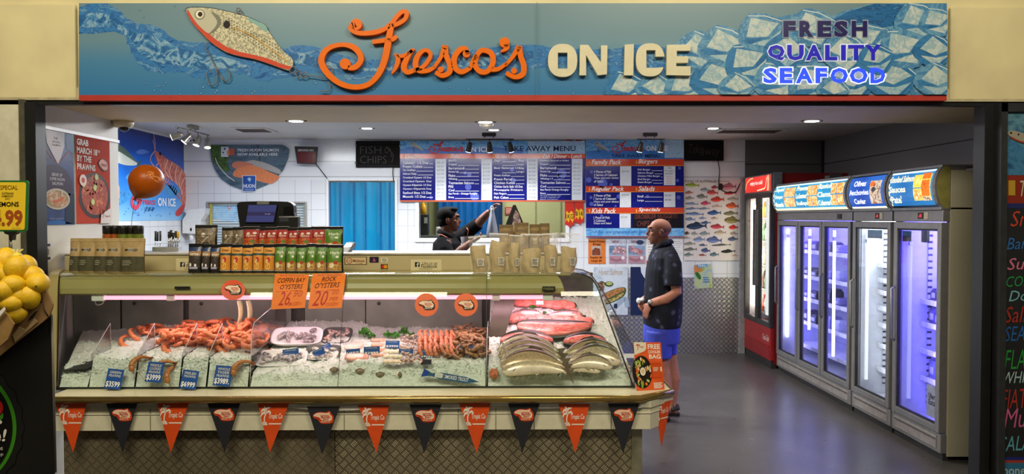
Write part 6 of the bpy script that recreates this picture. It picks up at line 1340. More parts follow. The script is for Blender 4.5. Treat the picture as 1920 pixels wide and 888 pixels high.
# smoked trout marker: long dark fish-shaped tag
p0 = at(845, 707, 4.165); s_ = 4.165/F; q = .16
mp = lambda u, v: p0+V(((u*cos(q)-v*sin(q))*s_, -v*s_*.3, (-v*cos(q)-u*sin(q))*s_)); n = V((0, -1, .3)).normalized()
b = MB(); b.prism([mp(*z) for z in ((-55, 7), (-52, -8), (-42, -5), (-36, -2), (-20, -6), (30, -5), (55, 0), (30, 6), (-20, 6), (-36, 3), (-44, 4))][::-1], -n*.003, mat('#23506e', .35)); o = tag(b.build('smoked_trout_tag'), 'long dark teal fish-shaped tag lettered for smoked trout on the ice', 'tag')
p = Print(mp, n, .0008); p.text('HOT SMOKED TROUT', -26, -3.4, 34, 3.4, '#cfd6d4', 1, .01); p.rect(-30, -5, -16, 4, '#b9c4b4', 1); p.poly([(-55, 7), (-52, -8), (-42, -3), (-44, 4)], '#1f3f8a', 1); p.build('lettering', o)
# ---- whole fish and salmon on the steep bed
def bedq(rz=0, rx=.72): return Euler((rx, 0, rz)).to_matrix()
def fish(cx_, cy_, Y, L, H, face, label, back, flank, belly, rz=0, bend=.12, dz=0, group='whole fish on the ice'):
    c = onice(cx_, cy_, .034); q = bedq(rz, .80); o = thing('whole_fish', label, 'fish', c, group)
    t = NT('fish_skin'); g = t.n('TexCoord'); sx = t.n('SeparateXYZ'); t.l(g.outputs['UV'], sx.inputs[0])
    key = ('fish', back, flank, belly)
    n = 16; rings = []; rows = []
    prof = lambda a: (sin(pi*min(1, a**.72))**.75)*(1 if a < .78 else 1)+.10
    mk = lambda x, y, z: c+q @ V((face*x, y - bend*L*4*(x/L)**2*.5, z+dz))
    for i in range(n+1):
        a = i/n; x = (a-.5)*L; h = H/2*prof(a)*(1 if a > .06 else .55); w_ = h*.42+.002
        if a > .9: h = H*.1
        rings.append([mk(-x, h*sin(u), .5*H*.4+w_*cos(u)) for u in [j*2*pi/14 for j in range(14)]])
    b = MB(); m_s = [mat(back, .28, .15, var=.15, scale=60), mat(flank, .22, .3, var=.12, scale=80), mat(belly, .25, .1, var=.06)]
    k = len(rings[0]); vs = [p for r_ in rings for p in r_]
    for j in range(k):
        mid = sin((j+.5)*2*pi/k); m_ = m_s[0] if mid > .55 else (m_s[1] if mid > -.35 else m_s[2])
        fs = [[i*k+j, i*k+(j+1) % k, (i+1)*k+(j+1) % k, (i+1)*k+j] for i in range(n)]
        b.add(vs if j == 0 else [], [], m_)
        for f in fs: b.f.append(f); b.mi.append(b.idx(m_)); b.sm.append(True)
    b.f += [list(range(k))[::-1], [n*k+i for i in range(k)]]; b.mi += [0, 0]; b.sm += [True, True]
    b.build('body', o)
    def fin(pts, nm, m_):
        b = MB(); b.prism([mk(*p, H*.2) for p in pts], q @ V((0, 0, .002)), m_); b.build(nm, o)
    fin([(-L*.44, 0), (-L*.62, H*.42), (-L*.56, .0), (-L*.62, -H*.36)], 'tail_fin', mat(shade(back, 1.1), .4))
    fin([(L*.16, H*.47), (L*.05, H*.66), (-L*.12, H*.56), (-L*.22, H*.36), (0, H*.44)], 'dorsal_fin', m_s[0]); fin([(L*.02, -H*.48), (-L*.04, -H*.62), (-L*.12, -H*.42)], 'belly_fin', m_s[1])
    b = MB(); e = mk(L*.405, H*.10, H*.34); b.ell(e, (.0075, .0075, .005), mat('#d9d4b4', .2), q, 10, 6); b.ell(e+q @ V((0, 0, .003)), (.0042, .0042, .004), mat('#141210', .1), q, 8, 6); b.build('eye', o)
    b = MB(); b.tube(smooth_path([tuple(mk(L*.31+.004*k_, H*y, H*.385)) for k_, y in ((0, .34), (-3, .2), (-4.5, 0), (-3, -.2), (1, -.34))]), .0016, mat(shade(back, .7), .4), 5); b.build('gill', o)
    return o
SIL = ('#4d4630', '#b3ab8c', '#d6d0b6'); SIL2 = ('#463b26', '#a89874', '#cabd9e'); PNK = ('#5d4a44', '#d9847c', '#eec0b4')
lbl = ['nearest', 'second', 'third', 'fourth', 'fifth']
for k in range(5):
    kk = 4-k; fish(1003-kk*3, 690-kk*10.5, 4.285+.058*kk, .36, .125, -1, '%s silver fish from the front in the stack by the clear divider' % ORD[kk], *(SIL if kk % 2 == 0 else SIL2), rz=R(-6), bend=.30, dz=.004*(4-kk)+.006)
for k in range(4):
    kk = 3-k; xo = (1086, 1103, 1112, 1106)[kk]; fish(xo, (691, 682, 669, 655)[kk], 4.30+.05*kk, (.23, .26, .31, .33)[kk], (.075, .09, .13, .115)[kk], 1, '%s fish from the front in the stack beside the end glass' % ORD[kk], *((SIL if kk != 3 else SIL2)), rz=R(4), bend=.32, dz=.004*(3-kk)+.006)
SALM = blotch(['#d46058', '#ea8a80', '#c44a44', '#f2aca2'], 16, .25, spec=.5, dist=.8, sc=(1, 2.5, 2.5)); SKIN = mat('#2b2826', .35, .2, var=.2)
def salmon_side(cx_, cy_, Y, L, H, label, face=1, rz=0, bend=.14):
    c = onice(cx_, cy_, .03); q = bedq(rz); o = thing('salmon_half', label, 'fillet', c, 'salmon sides')
    for nm, m_, e, dz in (('skin', SKIN, .026, 0), ('flesh', SALM, 0, .01)):
        rings = []
        for z, k in ((0, 1), (.014, 1), (.022, .86), (.025, .5)):
            ring = []
            for u in [j*2*pi/30 for j in range(30)]:
                x = L/2*math.copysign(abs(cos(u))**.8, cos(u)); tap = 1-.45*max(0, face*x/L+.1); y = (H/2+e)*math.copysign(abs(sin(u))**.8, sin(u))*tap
                ring.append(c+q @ V((x*(k*.1+.9), y*k - bend*L*2*(x/L)**2+(.008 if nm == 'skin' and y > 0 else 0), z+dz)))
            rings.append(ring)
        b = MB(); b.loft(rings, m_); b.build(nm, o)
salmon_side(1040, 621, 4.60, .46, .11, 'long pink salmon side with dark skin, lying across the upper bed', 1, R(2), -.12)
salmon_side(988, 637, 4.53, .32, .08, 'shorter pink salmon side tucked behind the silver fish stack', 1, R(-4), .16)
salmon_side(1095, 640, 4.52, .26, .07, 'pink salmon side behind the fish beside the end glass', -1, R(4), .16)
CUT = [blotch(['#d05a50', '#e88478', '#bf463e'], 30, .25, spec=.5, dist=1), blotch(['#d9685a', '#ee9a8a', '#c9483e'], 30, .25, spec=.5, dist=1)]
def cutlet(x, y, Y, s_, label, k, group):
    c = onice(x, y, .022); q = bedq(rnd.uniform(-.4, .4), .7); b = MB(); o = thing('salmon_cutlet', label, 'cutlet', c, group)
    b = MB(); b.loft([[c+q @ V((s_*kk*cos(u)*(1+.12*sin(2*u+k)), s_*.75*kk*sin(u), z)) for u in [j*2*pi/18 for j in range(18)]] for z, kk in ((0, .9), (.012, 1), (.022, .94), (.026, .6))], CUT[k % 2]); b.build('flesh', o)
    b = MB(); b.tube([c+q @ V((s_*1.01*cos(u), s_*.76*sin(u), .012)) for u in [j*pi/10-.3 for j in range(12)]], .004, SKIN, 6); b.build('skin', o)
rowl = (('upper', 566, 574, 4.86, 950, 1068, 11, 'salmon cutlets in the upper row'), ('lower', 598, 606, 4.66, 948, 1100, 13, 'salmon cutlets in the lower row'))
for nm, ya, yb_, Y, xa, xb_, n, g in rowl:
    for i in range(n): cutlet(xa+(xb_-xa)*i/(n-1), ya+(yb_-ya)*i/(n-1)+rnd.uniform(-2, 2), Y-.02*i/n, .044, '%s salmon cutlet from the post in the %s row on the steep bed' % (ORD[i], nm), i, g)
for i in range(6): cutlet(1075+i*3, 586+i*4, 4.72-.01*i, .03, '%s loose orange cutlet beyond the upper salmon row by the end glass' % ORD[i], i, 'loose cutlets by the end glass')
def flat_fish(x, y, Y, L, label): fish(x, y, Y, L, .05, 1, label, '#4a4440', '#b98a86', '#e0b9b0', R(3), .08, .004, 'thin fish between the salmon rows')
flat_fish(985, 588, 4.74, .20, 'thin dark-backed fish between the two salmon rows, nearest the post'); flat_fish(1060, 590, 4.74, .22, 'thin dark-backed fish between the salmon rows beside the black card')
# black and white price markers on the fish
for x, y, Y, w_, h, c, lb in ((990, 655, 4.40, 18, 5, '#ece8e0', 'white price marker on the rearmost silver fish'), (991, 668, 4.34, 16, 3.5, '#1d1a18', 'black price marker on the third silver fish'), (990, 678, 4.29, 16, 3.5, '#1d1a18', 'black price marker on the second silver fish'), (984, 684, 4.245, 16, 4, '#1d1a18', 'black price marker above the white one on the nearest fish'), (985, 692, 4.23, 16, 9, '#e8e4d8', 'white price marker standing on the nearest silver fish'),
                              (1111, 643, 4.40, 15, 4, '#1d1a18', 'black striped price marker on the rear fish by the end glass'), (1111, 650, 4.38, 15, 4, '#efe9e0', 'white striped price marker under the black one by the end glass'), (1114, 662, 4.31, 15, 4, '#1d1a18', 'black price marker on the large round fish'), (1084, 679, 4.24, 11, 5, '#e8e0d6', 'white marker on the small front fish'),
                              (1012, 567, 4.80, 14, 7, '#f0e4e6', 'white card in the upper salmon row'), (1091, 598, 4.66, 16, 15, '#23242c', 'large dark card leaning beside the salmon rows'), (1075, 606, 4.58, 9, 8, '#28407a', 'small blue card at the end of the lower salmon row'), (1088, 613, 4.56, 20, 6, '#e6d9dc', 'long white label in front of the lower salmon row'), (1060, 612, 4.57, 22, 3, '#2a2430', 'long dark label strip in front of the lower salmon row'),
                              (923, 672, 4.40, 14, 20, '#27407a', 'blue folded card leaning between the clear divider and the fish')):
    ticket(x, y, w_, h, Y, -.02, None, '', lb, c, 'price_marker')
slab(926, 700, 4.32, .05, .07, .03, blotch(['#8a4a30', '#b5704a', '#5d2f20'], 30, .3), 'brown smoked piece in the narrow gap beside the fish', 'smoked_fillet')
# plastic gloves or bags hanging inside
for i, x in enumerate((452, 469)):
    b = MB(); path_ = smooth_path([tuple(at(x+dx_, y, 4.72)) for dx_, y in ((-4, 563), (-1, 574), (0, 590), (-4, 606), (-10, 622))], 4)
    b.tube(path_, [.030+.008*sin(pi*min(1, j/12)) for j in range(len(path_))], mat('#f0e6b4', .35), 10, .3); tag(b.build('hanging_roll'), '%s pale curved plastic strip hanging inside the counter above the prawns' % ORD[i], 'strip')
# ================================================================== THINGS ON TOP OF THE COUNTER
ZSH = 1.3605; ZTB = zt+.0125 if False else at(760, 477, 4.85).z+.0125
PFILM = mat('#1c1b1a', .28)
def pouch(x0, x1, ytop, Y, z0, look, label, group, name='pouch', tilt=0):
    """stand-up pouch: bulged body with its printed front, flat top seal, silver gusset edge"""
    s_ = Y/F; cx_ = at((x0+x1)/2, 408, Y).x; w_ = (x1-x0)*s_; h = at(945, ytop, Y).z-z0; d = .05
    o = thing(name, label, 'pouch', (cx_, Y, z0), group); T_ = Matrix.Translation((cx_, Y, z0)) @ Euler((R(-4), 0, R(tilt))).to_matrix().to_4x4()
    def front(u, v): return T_ @ V(((u-.5)*w_*(1-.04*sin(pi*v)), -.003-(d*.5*(1-v)**.55+.010*sin(pi*min(1, v*1.1)))*(1-abs(2*u-1)**3.0)-.004*(1-v), h*.9*v))
    def backf(u, v): p = front(u, v); q = T_.inverted() @ p; return T_ @ V((q.x, -q.y*.9, q.z))
    b = MB(); base = look['base']
    b.grid(front, 8, 8, base); b.grid(backf, 8, 8, base); b.build('pouch_body', o)
    b = MB(); b.box((-w_/2, -.005, h*.895), (w_/2, .005, h), look.get('seal', PFILM), .002, T_); b.build('top_seal', o)
    pr = Print(lambda u, v: front(u, v)+V((0, -.0012, 0)), (0, -1, 0), .0006)
    def patch(u0, v0, u1, v1, c, k=1):
        us = sorted({u0, u1} | {j/8 for j in range(9) if u0 < j/8 < u1}); vs_ = sorted({v0, v1} | {j/8 for j in range(9) if v0 < j/8 < v1})
        pr.b.add([pr.pt(u, v, k) for v in vs_ for u in us], [[j*len(us)+i, j*len(us)+i+1, (j+1)*len(us)+i+1, (j+1)*len(us)+i] for j in range(len(vs_)-1) for i in range(len(us)-1)], pr.mt(c), True)
    for q in look['bands']: patch(*q)
    for t_, u0, v0, u1, v1, c in look.get('text', ()):
        vs, fs, _ = text_geo(t_, .02); pr.b.add([pr.pt(u0+a*(u1-u0), v0+e*(v1-v0), 5) for a, e in vs], fs, pr.mt(c))
    for uu, vv, ru, rv, c, k in look.get('dots', ()): pr.poly([(uu+ru*cos(a), vv+rv*sin(a)) for a in [i*pi/7 for i in range(14)]], c, k)
    for pts, wd, c, k in look.get('curls', ()): pr.path(pts, wd, c, k, 4)
    pr.build('front_print', o)
    return o
SILV = mat('#b5b3ac', .3, .5)
ORF = blotch(['#b5661c', '#e09a3a', '#c9781f', '#f0c070'], 60, .3, dist=1.5); GRF = blotch(['#2f5a1c', '#5d8a2a', '#3f7022', '#a8b04a'], 50, .3, dist=1.2); RDF = blotch(['#7a1c18', '#a83024', '#c96a2a', '#5a1412'], 45, .3, dist=1.5); FODF = blotch(['#d9cf9a', '#c9a04a', '#8a4a24', '#e4dcb0'], 60, .3, dist=1.5); BRF = blotch(['#6a5a44', '#8a7a5e', '#4a3e30', '#9a8a70'], 40, .35, dist=1); DKF = blotch(['#1a1a1c', '#4a4038', '#2a2624', '#8a7a68'], 60, .35, dist=1.5)
CURL = [([(.35, .3), (.3, .2), (.45, .14), (.62, .18), (.62, .3), (.5, .34), (.44, .27), (.52, .23)], .06, '#e8c064', 4)]
LOOK = {'blue': dict(base=PFILM, bands=[(.08, .82, .92, .97, mat('#2a3f6a', .3), 1), (.08, .64, .92, .82, blotch(['#b58a5a', '#8a6a48', '#d9b080'], 50), 1), (.08, .18, .92, .64, DKF, 1), (.2, .14, .8, .22, '#a9a6c0', 2)], dots=[(.3, .3, .09, .07, '#e8e6ea', 4), (.66, .28, .08, .06, '#e8e6ea', 4)], text=[('PEPPER', .2, .66, .8, .74, '#efe6d8')]),
        'orange': dict(base=PFILM, bands=[(.07, .74, .93, .97, blotch(['#c9822a', '#e0a040', '#b56a1c'], 30), 1), (.07, .66, .93, .74, '#2b4a44', 2), (.07, .1, .93, .66, ORF, 1), (.03, .03, .07, .97, SILV, 2), (.07, .06, .93, .1, SILV, 2)], curls=CURL, dots=[(.5, .5, .16, .1, '#b5341c', 3), (.4, .44, .1, .08, '#e8d4a0', 3)], text=[('Crispy', .2, .8, .8, .9, '#6a2f10')]),
        'green': dict(base=PFILM, bands=[(.07, .4, .93, .97, GRF, 1), (.07, .08, .93, .4, FODF, 1), (.03, .03, .07, .97, SILV, 2), (.07, .05, .93, .08, SILV, 2)], dots=[(.6, .4, .14, .07, '#a8402a', 3), (.35, .28, .16, .1, '#e8dcb0', 3), (.68, .62, .1, .05, '#d9e0c4', 3)], text=[('Herb', .25, .72, .8, .84, '#dfe8c4')]),
        'red': dict(base=PFILM, bands=[(.07, .6, .93, .97, blotch(['#8a1f20', '#a82c28', '#6a1818'], 30), 1), (.07, .1, .93, .6, RDF, 1), (.02, .03, .06, .97, SILV, 2)], dots=[(.35, .8, .1, .06, '#e0c4b4', 3), (.72, .82, .12, .05, '#e8d4c8', 3), (.5, .3, .25, .12, '#d08a3a', 3), (.62, .45, .14, .08, '#5a7a2a', 3)], text=[('Spice', .22, .64, .8, .76, '#e8c9a8')]),
        'brown': dict(base=PFILM, bands=[(.06, .08, .94, .97, BRF, 1), (.3, .34, .7, .40, '#3a3228', 2)], curls=[([(.2, .2), (.5, .5), (.85, .8)], .04, '#b5a88c', 3)], dots=[(.4, .7, .1, .09, '#d9d0bc', 3)], text=[('Smoky', .3, .62, .75, .72, '#2a2018')])}
def colour_pos(n): return [ORD[i] for i in range(n)]
front = [('blue', [(352, 379), (377, 396), (394, 413)]), ('orange', [(411.5, 434), (432.5, 456), (454, 475), (473, 495), (493, 516)]), ('green', [(514, 537), (535.5, 557), (555, 575), (573, 594), (591.5, 614), (612, 643)])]
D_ = {'blue': 'black and blue pepper pouch', 'orange': 'orange and black crumb pouch', 'green': 'green herb pouch with food picture', 'red': 'dark red spice pouch', 'brown': 'brown and black pouch'}
for c, xs_ in front:
    for i, (a, e) in enumerate(xs_):
        pouch(a, e, 456+(i*7 % 3), 4.64+.004*(i % 2), ZSH, LOOK[c], '%s %s from the wall end, front row' % (ORD[i], D_[c]), 'pouches in the front row', tilt=(-3 if c == 'blue' else 2))
back = [('brown', [(366, 406), (415, 440), (436, 458)]), ('red', [(455, 487), (484, 500), (497, 521), (518, 542), (538, 561), (557, 587), (583, 612)]), ('green', [(608, 643)])]
for c, xs_ in back:
    for i, (a, e) in enumerate(xs_):
        pouch(a, e, (421 if (c == 'brown' and i == 0) else 424+(i*5 % 3)), 4.94+.006*(i % 2), ZTB, LOOK[c], ('%s %s from the wall end, back row' % (ORD[i], D_[c])) if c != 'green' else 'lone green herb pouch at the end of the back row beside red ones', 'pouches in the back row', tilt=(5, -3, 2)[i % 3])
KR = mat('#a88f5e', .55, var=.06, scale=40); WIN = blotch(['#3c3b2c', '#55533f', '#2a2a20'], 12, .2)
KL = dict(base=KR, seal=mat('#b59b68', .5), bands=[(.0, .03, 1, .52, WIN, 1), (.15, .3, .6, .33, '#8a8a74', 2), (.15, .36, .55, .39, '#8a8a74', 2), (.15, .24, .5, .27, '#8a8a74', 2), (.35, .68, .65, .78, '#c9c4b4', 2)], text=[('MIXED', .25, .70, .78, .77, '#2a2418')])
for i, (a, e) in enumerate(((129, 152), (146, 180), (175, 205), (197, 230), (224, 270))):
    pouch(a, e, 446, 4.70-.012*i if i < 4 else 4.64, ZSH, KL, '%s kraft pouch with dark window from the wall end of the counter' % ORD[i], 'kraft pouches at the wall end', 'kraft_pouch', tilt=-4)
# jars behind the kraft pouches
def jar(x, Y, m, label, h=.175, r_=.03):
    p = at(x, 408, Y); p.z = ZTB; o = thing('spice_jar', label, 'jar', p, 'jars behind the kraft pouches')
    b = MB(); b.lathe([(.002, .001), (r_, .002), (r_*1.02, .01), (r_*1.02, h*.62), (r_*.9, h*.68), (r_*.9, h*.70), (.002, h*.7)], p, m, 16); b.build('jar_body', o)
    b = MB(); b.lathe([(r_*.96, h*.69), (r_, h*.7), (r_, h*.98), (r_*.94, h), (.002, h)], p, mat('#15140f', .35), 16); b.build('lid', o)
    b = MB(); b.lathe([(r_*1.03, h*.2), (r_*1.04, h*.21), (r_*1.04, h*.52), (r_*1.03, h*.53)], p, mat('#c9b48a', .5), 16); b.build('jar_label', o)
OJ = blotch(['#7a3a12', '#a8571c', '#5a2a10'], 60, .2, spec=.5); GJ = blotch(['#4a5a1c', '#6f7f2a', '#36440f'], 60, .2, spec=.5)
for i, x in enumerate((201, 215, 230, 245, 260)): jar(x, 4.93+.03*(i % 2), OJ if i < 2 else GJ, '%s black-lidded jar from the wall, holding %s contents' % (ORD[i], 'orange-brown' if i < 2 else 'green'))
for i, x in enumerate((207, 238, 253)): jar(x, 5.06, OJ if i == 0 else GJ, '%s black-lidded jar from the wall in the rear row of jars' % ORD[i])
# clear bags of pale batter mix
MIX = mat('#b09a60', .6, var=.07, scale=30, bump=.2); FILM = film('#f2f0ea', .13, .08)
def clearbag(x0, x1, yt, yb_, fill, Y, label, tilt=0, i=0):
    s_ = Y/F; cx_ = at((x0+x1)/2, 408, Y).x; w_ = (x1-x0)*s_; h = at(945, yt, Y).z-ZSH; d = .07
    o = thing('batter_bag', label, 'bag', (cx_, Y, ZSH), 'clear bags of batter mix'); T_ = Matrix.Translation((cx_, Y, ZSH)) @ Euler((0, R(tilt), R(3*tilt))).to_matrix().to_4x4()
    def sf(u, v, sgn, k=1, tp=1): 
        th = (d*.5*((1-v)**.6)+.012*sin(pi*v))*(1-abs(2*u-1)**2.5)
        return T_ @ V(((u-.5)*w_*k*(1+.03*sin(6*v+i)), sgn*th*k-.002*sin(14*v+9*u+i), h*v*tp+.002*(1-tp)))
    wv = lambda v: (.70+.16*min(1, v*3.2)**.5) - .10*max(0, v-.75) + .02*sin(9*v+2*i)
    def cm(u, v, sgn):
        q_ = T_.inverted() @ sf(u, v, sgn, 1, 1); top_ = fill+.016*sin(3.1*u+i*1.7)+.010*sin(8*u+i)
        return T_ @ V(((u-.5)*w_*wv(v)+.004*sin(6*v+i), q_.y*.93+sgn*-.0015+sgn*.004*sin(11*u+7*v+i)*sin(pi*v)*sin(pi*u), h*(.03+(top_-.03)*v)))
    b = MB(); b.grid(lambda u, v: cm(u, v, -1), 16, 16, MIX); b.grid(lambda u, v: cm(u, v, 1), 16, 16, MIX); b.build('batter_mix', o)
    b = MB(); b.grid(lambda u, v: sf(u, v, -1, 1.02)+V((0, -.003-.003*abs(sin(8*u+5*v+i))*sin(pi*u), 0)), 16, 18, FILM); b.grid(lambda u, v: sf(u, v, 1, 1.02)+V((0, .003, 0)), 10, 14, FILM); b.build('clear_film', o)
    b = MB(); b.box((-w_*.51, -.003, h*.965), (w_*.51, .003, h), film('#f4f4f2', .55, .2), .001, T_); b.build('zip_seal', o)
    pr = Print(lambda u, v: sf(u, v, -1, 1.02)+V((0, -.0075, 0)), (0, -1, 0), .0006); pr.poly([(.5, .20), (.8, .2), (.82, .40), (.48, .40)], '#d2cfbe', 1); pr.lines(.53, .24, .8, 4, .04, .015, '#6a675c', 2, i)
    pr.build('paper_label', o)
for i, (x0, x1, yt, yb_, fill, Y, tl, lb) in enumerate(((883, 918, 442, 517, .73, 4.56, -5, 'first clear bag of pale batter mix, leaning beside the shop worker'), (915, 950, 437, 514, .80, 4.60, 2, 'second clear bag of batter mix, with gathered foil-like base'), (951, 976, 440, 514, .82, 4.58, 3, 'third and narrow clear bag of batter mix'), (975, 1016, 438, 515, .64, 4.56, 1, 'fourth clear bag of batter mix, with wide empty dark top'), (1020, 1048, 437, 519, .70, 4.56, -3, 'fifth clear bag of batter mix, past the gap'), (1046, 1082, 437, 516, .66, 4.60, 4, 'last clear bag of batter mix at the glass end of the counter'))):
    clearbag(x0, x1, yt, yb_, fill, Y, lb, tl, i)
BRB = mat('#80693c', .6, var=.25, scale=24)
for i, (x0, x1, yt, tl) in enumerate(((936, 963, 421, 5), (964, 991, 417, -3), (993, 1013, 420, 2), (1013, 1031, 418, 6))):
    pouch(x0, x1, yt, 4.97, ZTB, dict(base=BRB, seal=mat('#6f5c34', .5), bands=[(.1, .75, .9, .85, mat('#6a5836', .6), 1), (.3, .3, .7, .55, mat('#9c8a5c', .5), 1)]), '%s brown paper pouch behind the clear batter bags' % ORD[i], 'brown pouches behind the batter bags', 'paper_pouch', tl)
b = MB(); p0 = at(1040, 430, 4.98); 
for i in range(3): b.grid(lambda u, v: V((p0.x+.05*(u-.5)+.02*i-.02, 4.96+.02*i+.01*sin(7*u), ZTB+.002+.13*v*(1-.3*abs(u-.5)))), 6, 6, film('#e8e6e4', .35, .2))
tag(b.build('plastic_wrap'), 'loose crumpled clear wrap beside the last brown paper pouch', 'wrap')
# black tent card with a picture
c = [at(x, y, 5.0) for x, y in ((943, 440), (966, 384), (994, 440))]; o = thing('tent_card', 'black triangular tent card with a small picture behind the brown pouches', 'card', (c[1].x, 5.0, ZTB))
b = MB(); base_z = ZTB
q = [at(x, y, 5.06) for x, y in ((930, 468.5), (962, 384), (967, 384), (1003, 468.5))]; b.prism(q, (0, .05, 0), mat('#14121a', .5)); b.build('card', o)
mp5, n5 = planeY(5.058); pr = Print(mp5, n5, .001); pr.poly([(958, 440), (984, 440), (972, 400), (967, 393), (963, 402)], blotch(['#4a3a48', '#8a7480', '#c9b8b8', '#2a2030'], 30), 1); pr.build('print', o)
# till: black monitor with angled screen, customer display
Yt = 5.10
o = thing('till', 'black point-of-sale till with a tilted blue-grey screen', 'till', at(500, 450, Yt))
prof_t = [(446, 452), (449, 440), (449, 420), (445, 392), (446, 381), (463, 377.5), (530, 377.5), (548, 382), (551, 398), (553, 452)]
b = MB(); b.prism([at(x, y, Yt) for x, y in smooth_path(prof_t, 3, True)][::-1], (0, .07, 0), mat('#131314', .35)); b.build('monitor_body', o)
b = MB(); b.prism([at(x, y, Yt-.012) for x, y in ((459.5, 417), (514, 417), (520.5, 383), (465.5, 383))], (0, .011, 0), mat('#0e0e12', .3)); b.build('bezel', o)
SC = NT('till_screen'); n_ = SC.noise(2, 1); SC.set(.2, emit='#4a4f8a', es=.55, color='#1c1e34')
mpt, nt_ = planeY(Yt-.0125); pr = Print(mpt, nt_, .0006); pr.poly([(461, 416), (513, 416), (519, 384), (466, 384)], SC.m, 1); pr.poly([(462.7, 404), (516, 404), (517, 397), (464, 397)], mat('#2e2a50', .3, 0, .4), 2); pr.text('no sale', 497, 399, 507, 402, mat('#8a88c0', .3, 0, .6), 3); pr.build('screen', o)
b = MB(); b.prism([at(x, y, Yt-.02) for x, y in ((482, 383), (504, 383), (504, 377), (482, 376.5))], (0, .03, 0), mat('#8f8f8a', .3, .5)); b.build('maker_badge', o)
b = MB(); b.prism([at(x, y, Yt-.02) for x, y in ((531, 412), (548, 412), (547, 386), (532, 388))], (0, .02, 0), mat('#08080a', .2)); b.build('card_slot', o)
b = MB(); a_, c_2 = at(521, 452, Yt-.09), at(559, 405, Yt-.09); b.box(a_, (c_2.x, Yt-.03, c_2.z), mat('#1b1b1c', .35), .008); d_ = b.build('customer_display', o)
b = MB(); a_, c_2 = at(524, 415, Yt-.091), at(541, 407.5, Yt-.091); b.box(a_, (c_2.x, Yt-.089, c_2.z), mat('#3a4044', .2)); b.build('display_window', d_)
b = MB(); b.box(at(452, 474, Yt-.04), at(556, 450, Yt-.04)+V((0, .2, 0)), mat('#141415', .4), .01); b.build('till_base', o)
# little grey terminal next to the strip curtain
o = thing('card_terminal', 'small grey card terminal beside the last green pouch', 'terminal', at(652, 470, 5.0)); b = MB(); a_ = at(652, 466, 5.0); T_ = Matrix.Translation(a_) @ Euler((R(35), 0, R(-20))).to_matrix().to_4x4(); b.box((-.035, -.06, -.012), (.035, .06, .012), mat('#5a5f66', .4), .006, T_); b.build('terminal_body', o); b = MB(); b.box((-.026, .0, .0122), (.026, .045, .0135), mat('#1a2026', .2), 0, T_); b.build('screen', o)
b = MB(); b.box((a_.x-.02, 4.98, ZTB), (a_.x+.02, 5.06, a_.z-.01), mat('#3a3c40', .4), .004); b.build('stand', o)
# knives and utensils
KH = mat('#17171a', .35); KB = mat('#b9bcc0', .25, .8)
b = MB(); a_, c_2 = at(289, 472, 5.08), at(338, 452, 5.08); b.box((a_.x, 5.05, ZTB), (c_2.x, 5.11, ZTB+.03), mat('#a9adb2', .3, .7), .004); tag(b.build('knife_holder'), 'metal knife holder on the top board beside the white dispenser', 'holder')
for i, (x, y, kind) in enumerate(((292, 433, 'k'), (296, 434, 'k'), (301, 433, 'k'), (317, 434, 'u'), (321, 431, 'u'), (325, 436, 'u'), (330, 433, 'u'), (334, 434, 'y'))):
    p1 = at(x, y, 5.08); p0 = V((p1.x-.004, 5.08, ZTB+.03)); o = thing('knife' if kind == 'k' else 'kitchen_utensil', ('%s black-handled knife from the wall in the metal holder' % ORD[i]) if kind == 'k' else ('yellow-handled utensil at the dispenser end of the holder' if kind == 'y' else '%s black and steel utensil from the knives in the holder' % ORD[i-3]), 'knife' if kind == 'k' else 'utensil', p0, 'knives and utensils')
    L = (p1-p0).length; d = (p1-p0).normalized(); b = MB()
    if kind == 'k': b.tube([p0+d*L*.38, p0+d*L*.7, p1], [.010, .009, .011], KH, 8, .6); b.build('handle', o); b = MB(); b.tube([p0, p0+d*L*.4], [.006, .009], KB, 6, .25); b.build('blade', o)
    else: b.tube([p0+d*L*.6, p1], [.008, .009], KH if kind == 'u' else mat('#d9a81c', .4), 8); b.build('handle', o); b = MB(); b.tube([p0, p0+d*L*.62], [.006, .005], KB, 6); b.tube([p0+d*L*.25+V((.012, 0, 0)), p0+d*L*.6+V((.008, 0, 0))], .0035, KB, 6); b.build('shaft', o)
# white wall dispenser in the corner
o = thing('towel_dispenser', 'white wall dispenser with a nozzle in the corner under the mural', 'dispenser', at(363, 430, YB-.1))
pf = [(342, 437), (342, 412), (350, 400), (350, 393), (385, 390), (384, 400), (376, 415), (374, 438)]
b = MB(); b.prism([at(x, y, YB-.16) for x, y in pf][::-1], (0, .15, 0), mat('#e2e2e0', .3, var=.02)); b.build('casing', o)
b = MB(); b.ell(at(358, 430, YB-.16), (.012, .008, .022), DKM); b.build('button', o); b = MB(); b.lathe([(.03, 0), (.026, -.05), (.02, -.09), (.001, -.09)], at(359, 437, YB-.09), WHITE, 12); b.build('nozzle', o)
# balloon and its string
c = at(275, 340, 4.85); r_ = 31.5*4.85/F; o = thing('balloon', 'orange balloon tied by a string to the spice jars', 'balloon', c)
d = (at(254, 371, 4.85)-c).normalized(); b = MB(); b.lathe([(.004, -r_*1.0)] + [(r_*sin(a), -r_*cos(a)) for a in [pi*i/16 for i in range(1, 11)]] + [(r_*.80, r_*.58), (r_*.55, r_*.86), (r_*.25, r_*1.08), (r_*.08, r_*1.2)], c, mat('#a85008', .35, var=.03, spec=.3), 28, d); b.build('balloon_skin', o)
kn = c+d*r_*1.2; b = MB(); b.lathe([(.004, -.004), (.008, .002), (.014, .012), (.004, .010)], kn, mat('#8a3a08', .4), 10, d); b.build('knot', o)
b = MB(); b.tube(smooth_path([tuple(kn), tuple(at(251, 385, 4.9)), tuple(at(248, 405, 4.93)), tuple(at(246, 423, 4.95))]), .0016, mat('#4a4438', .6), 5); b.build('string', o)
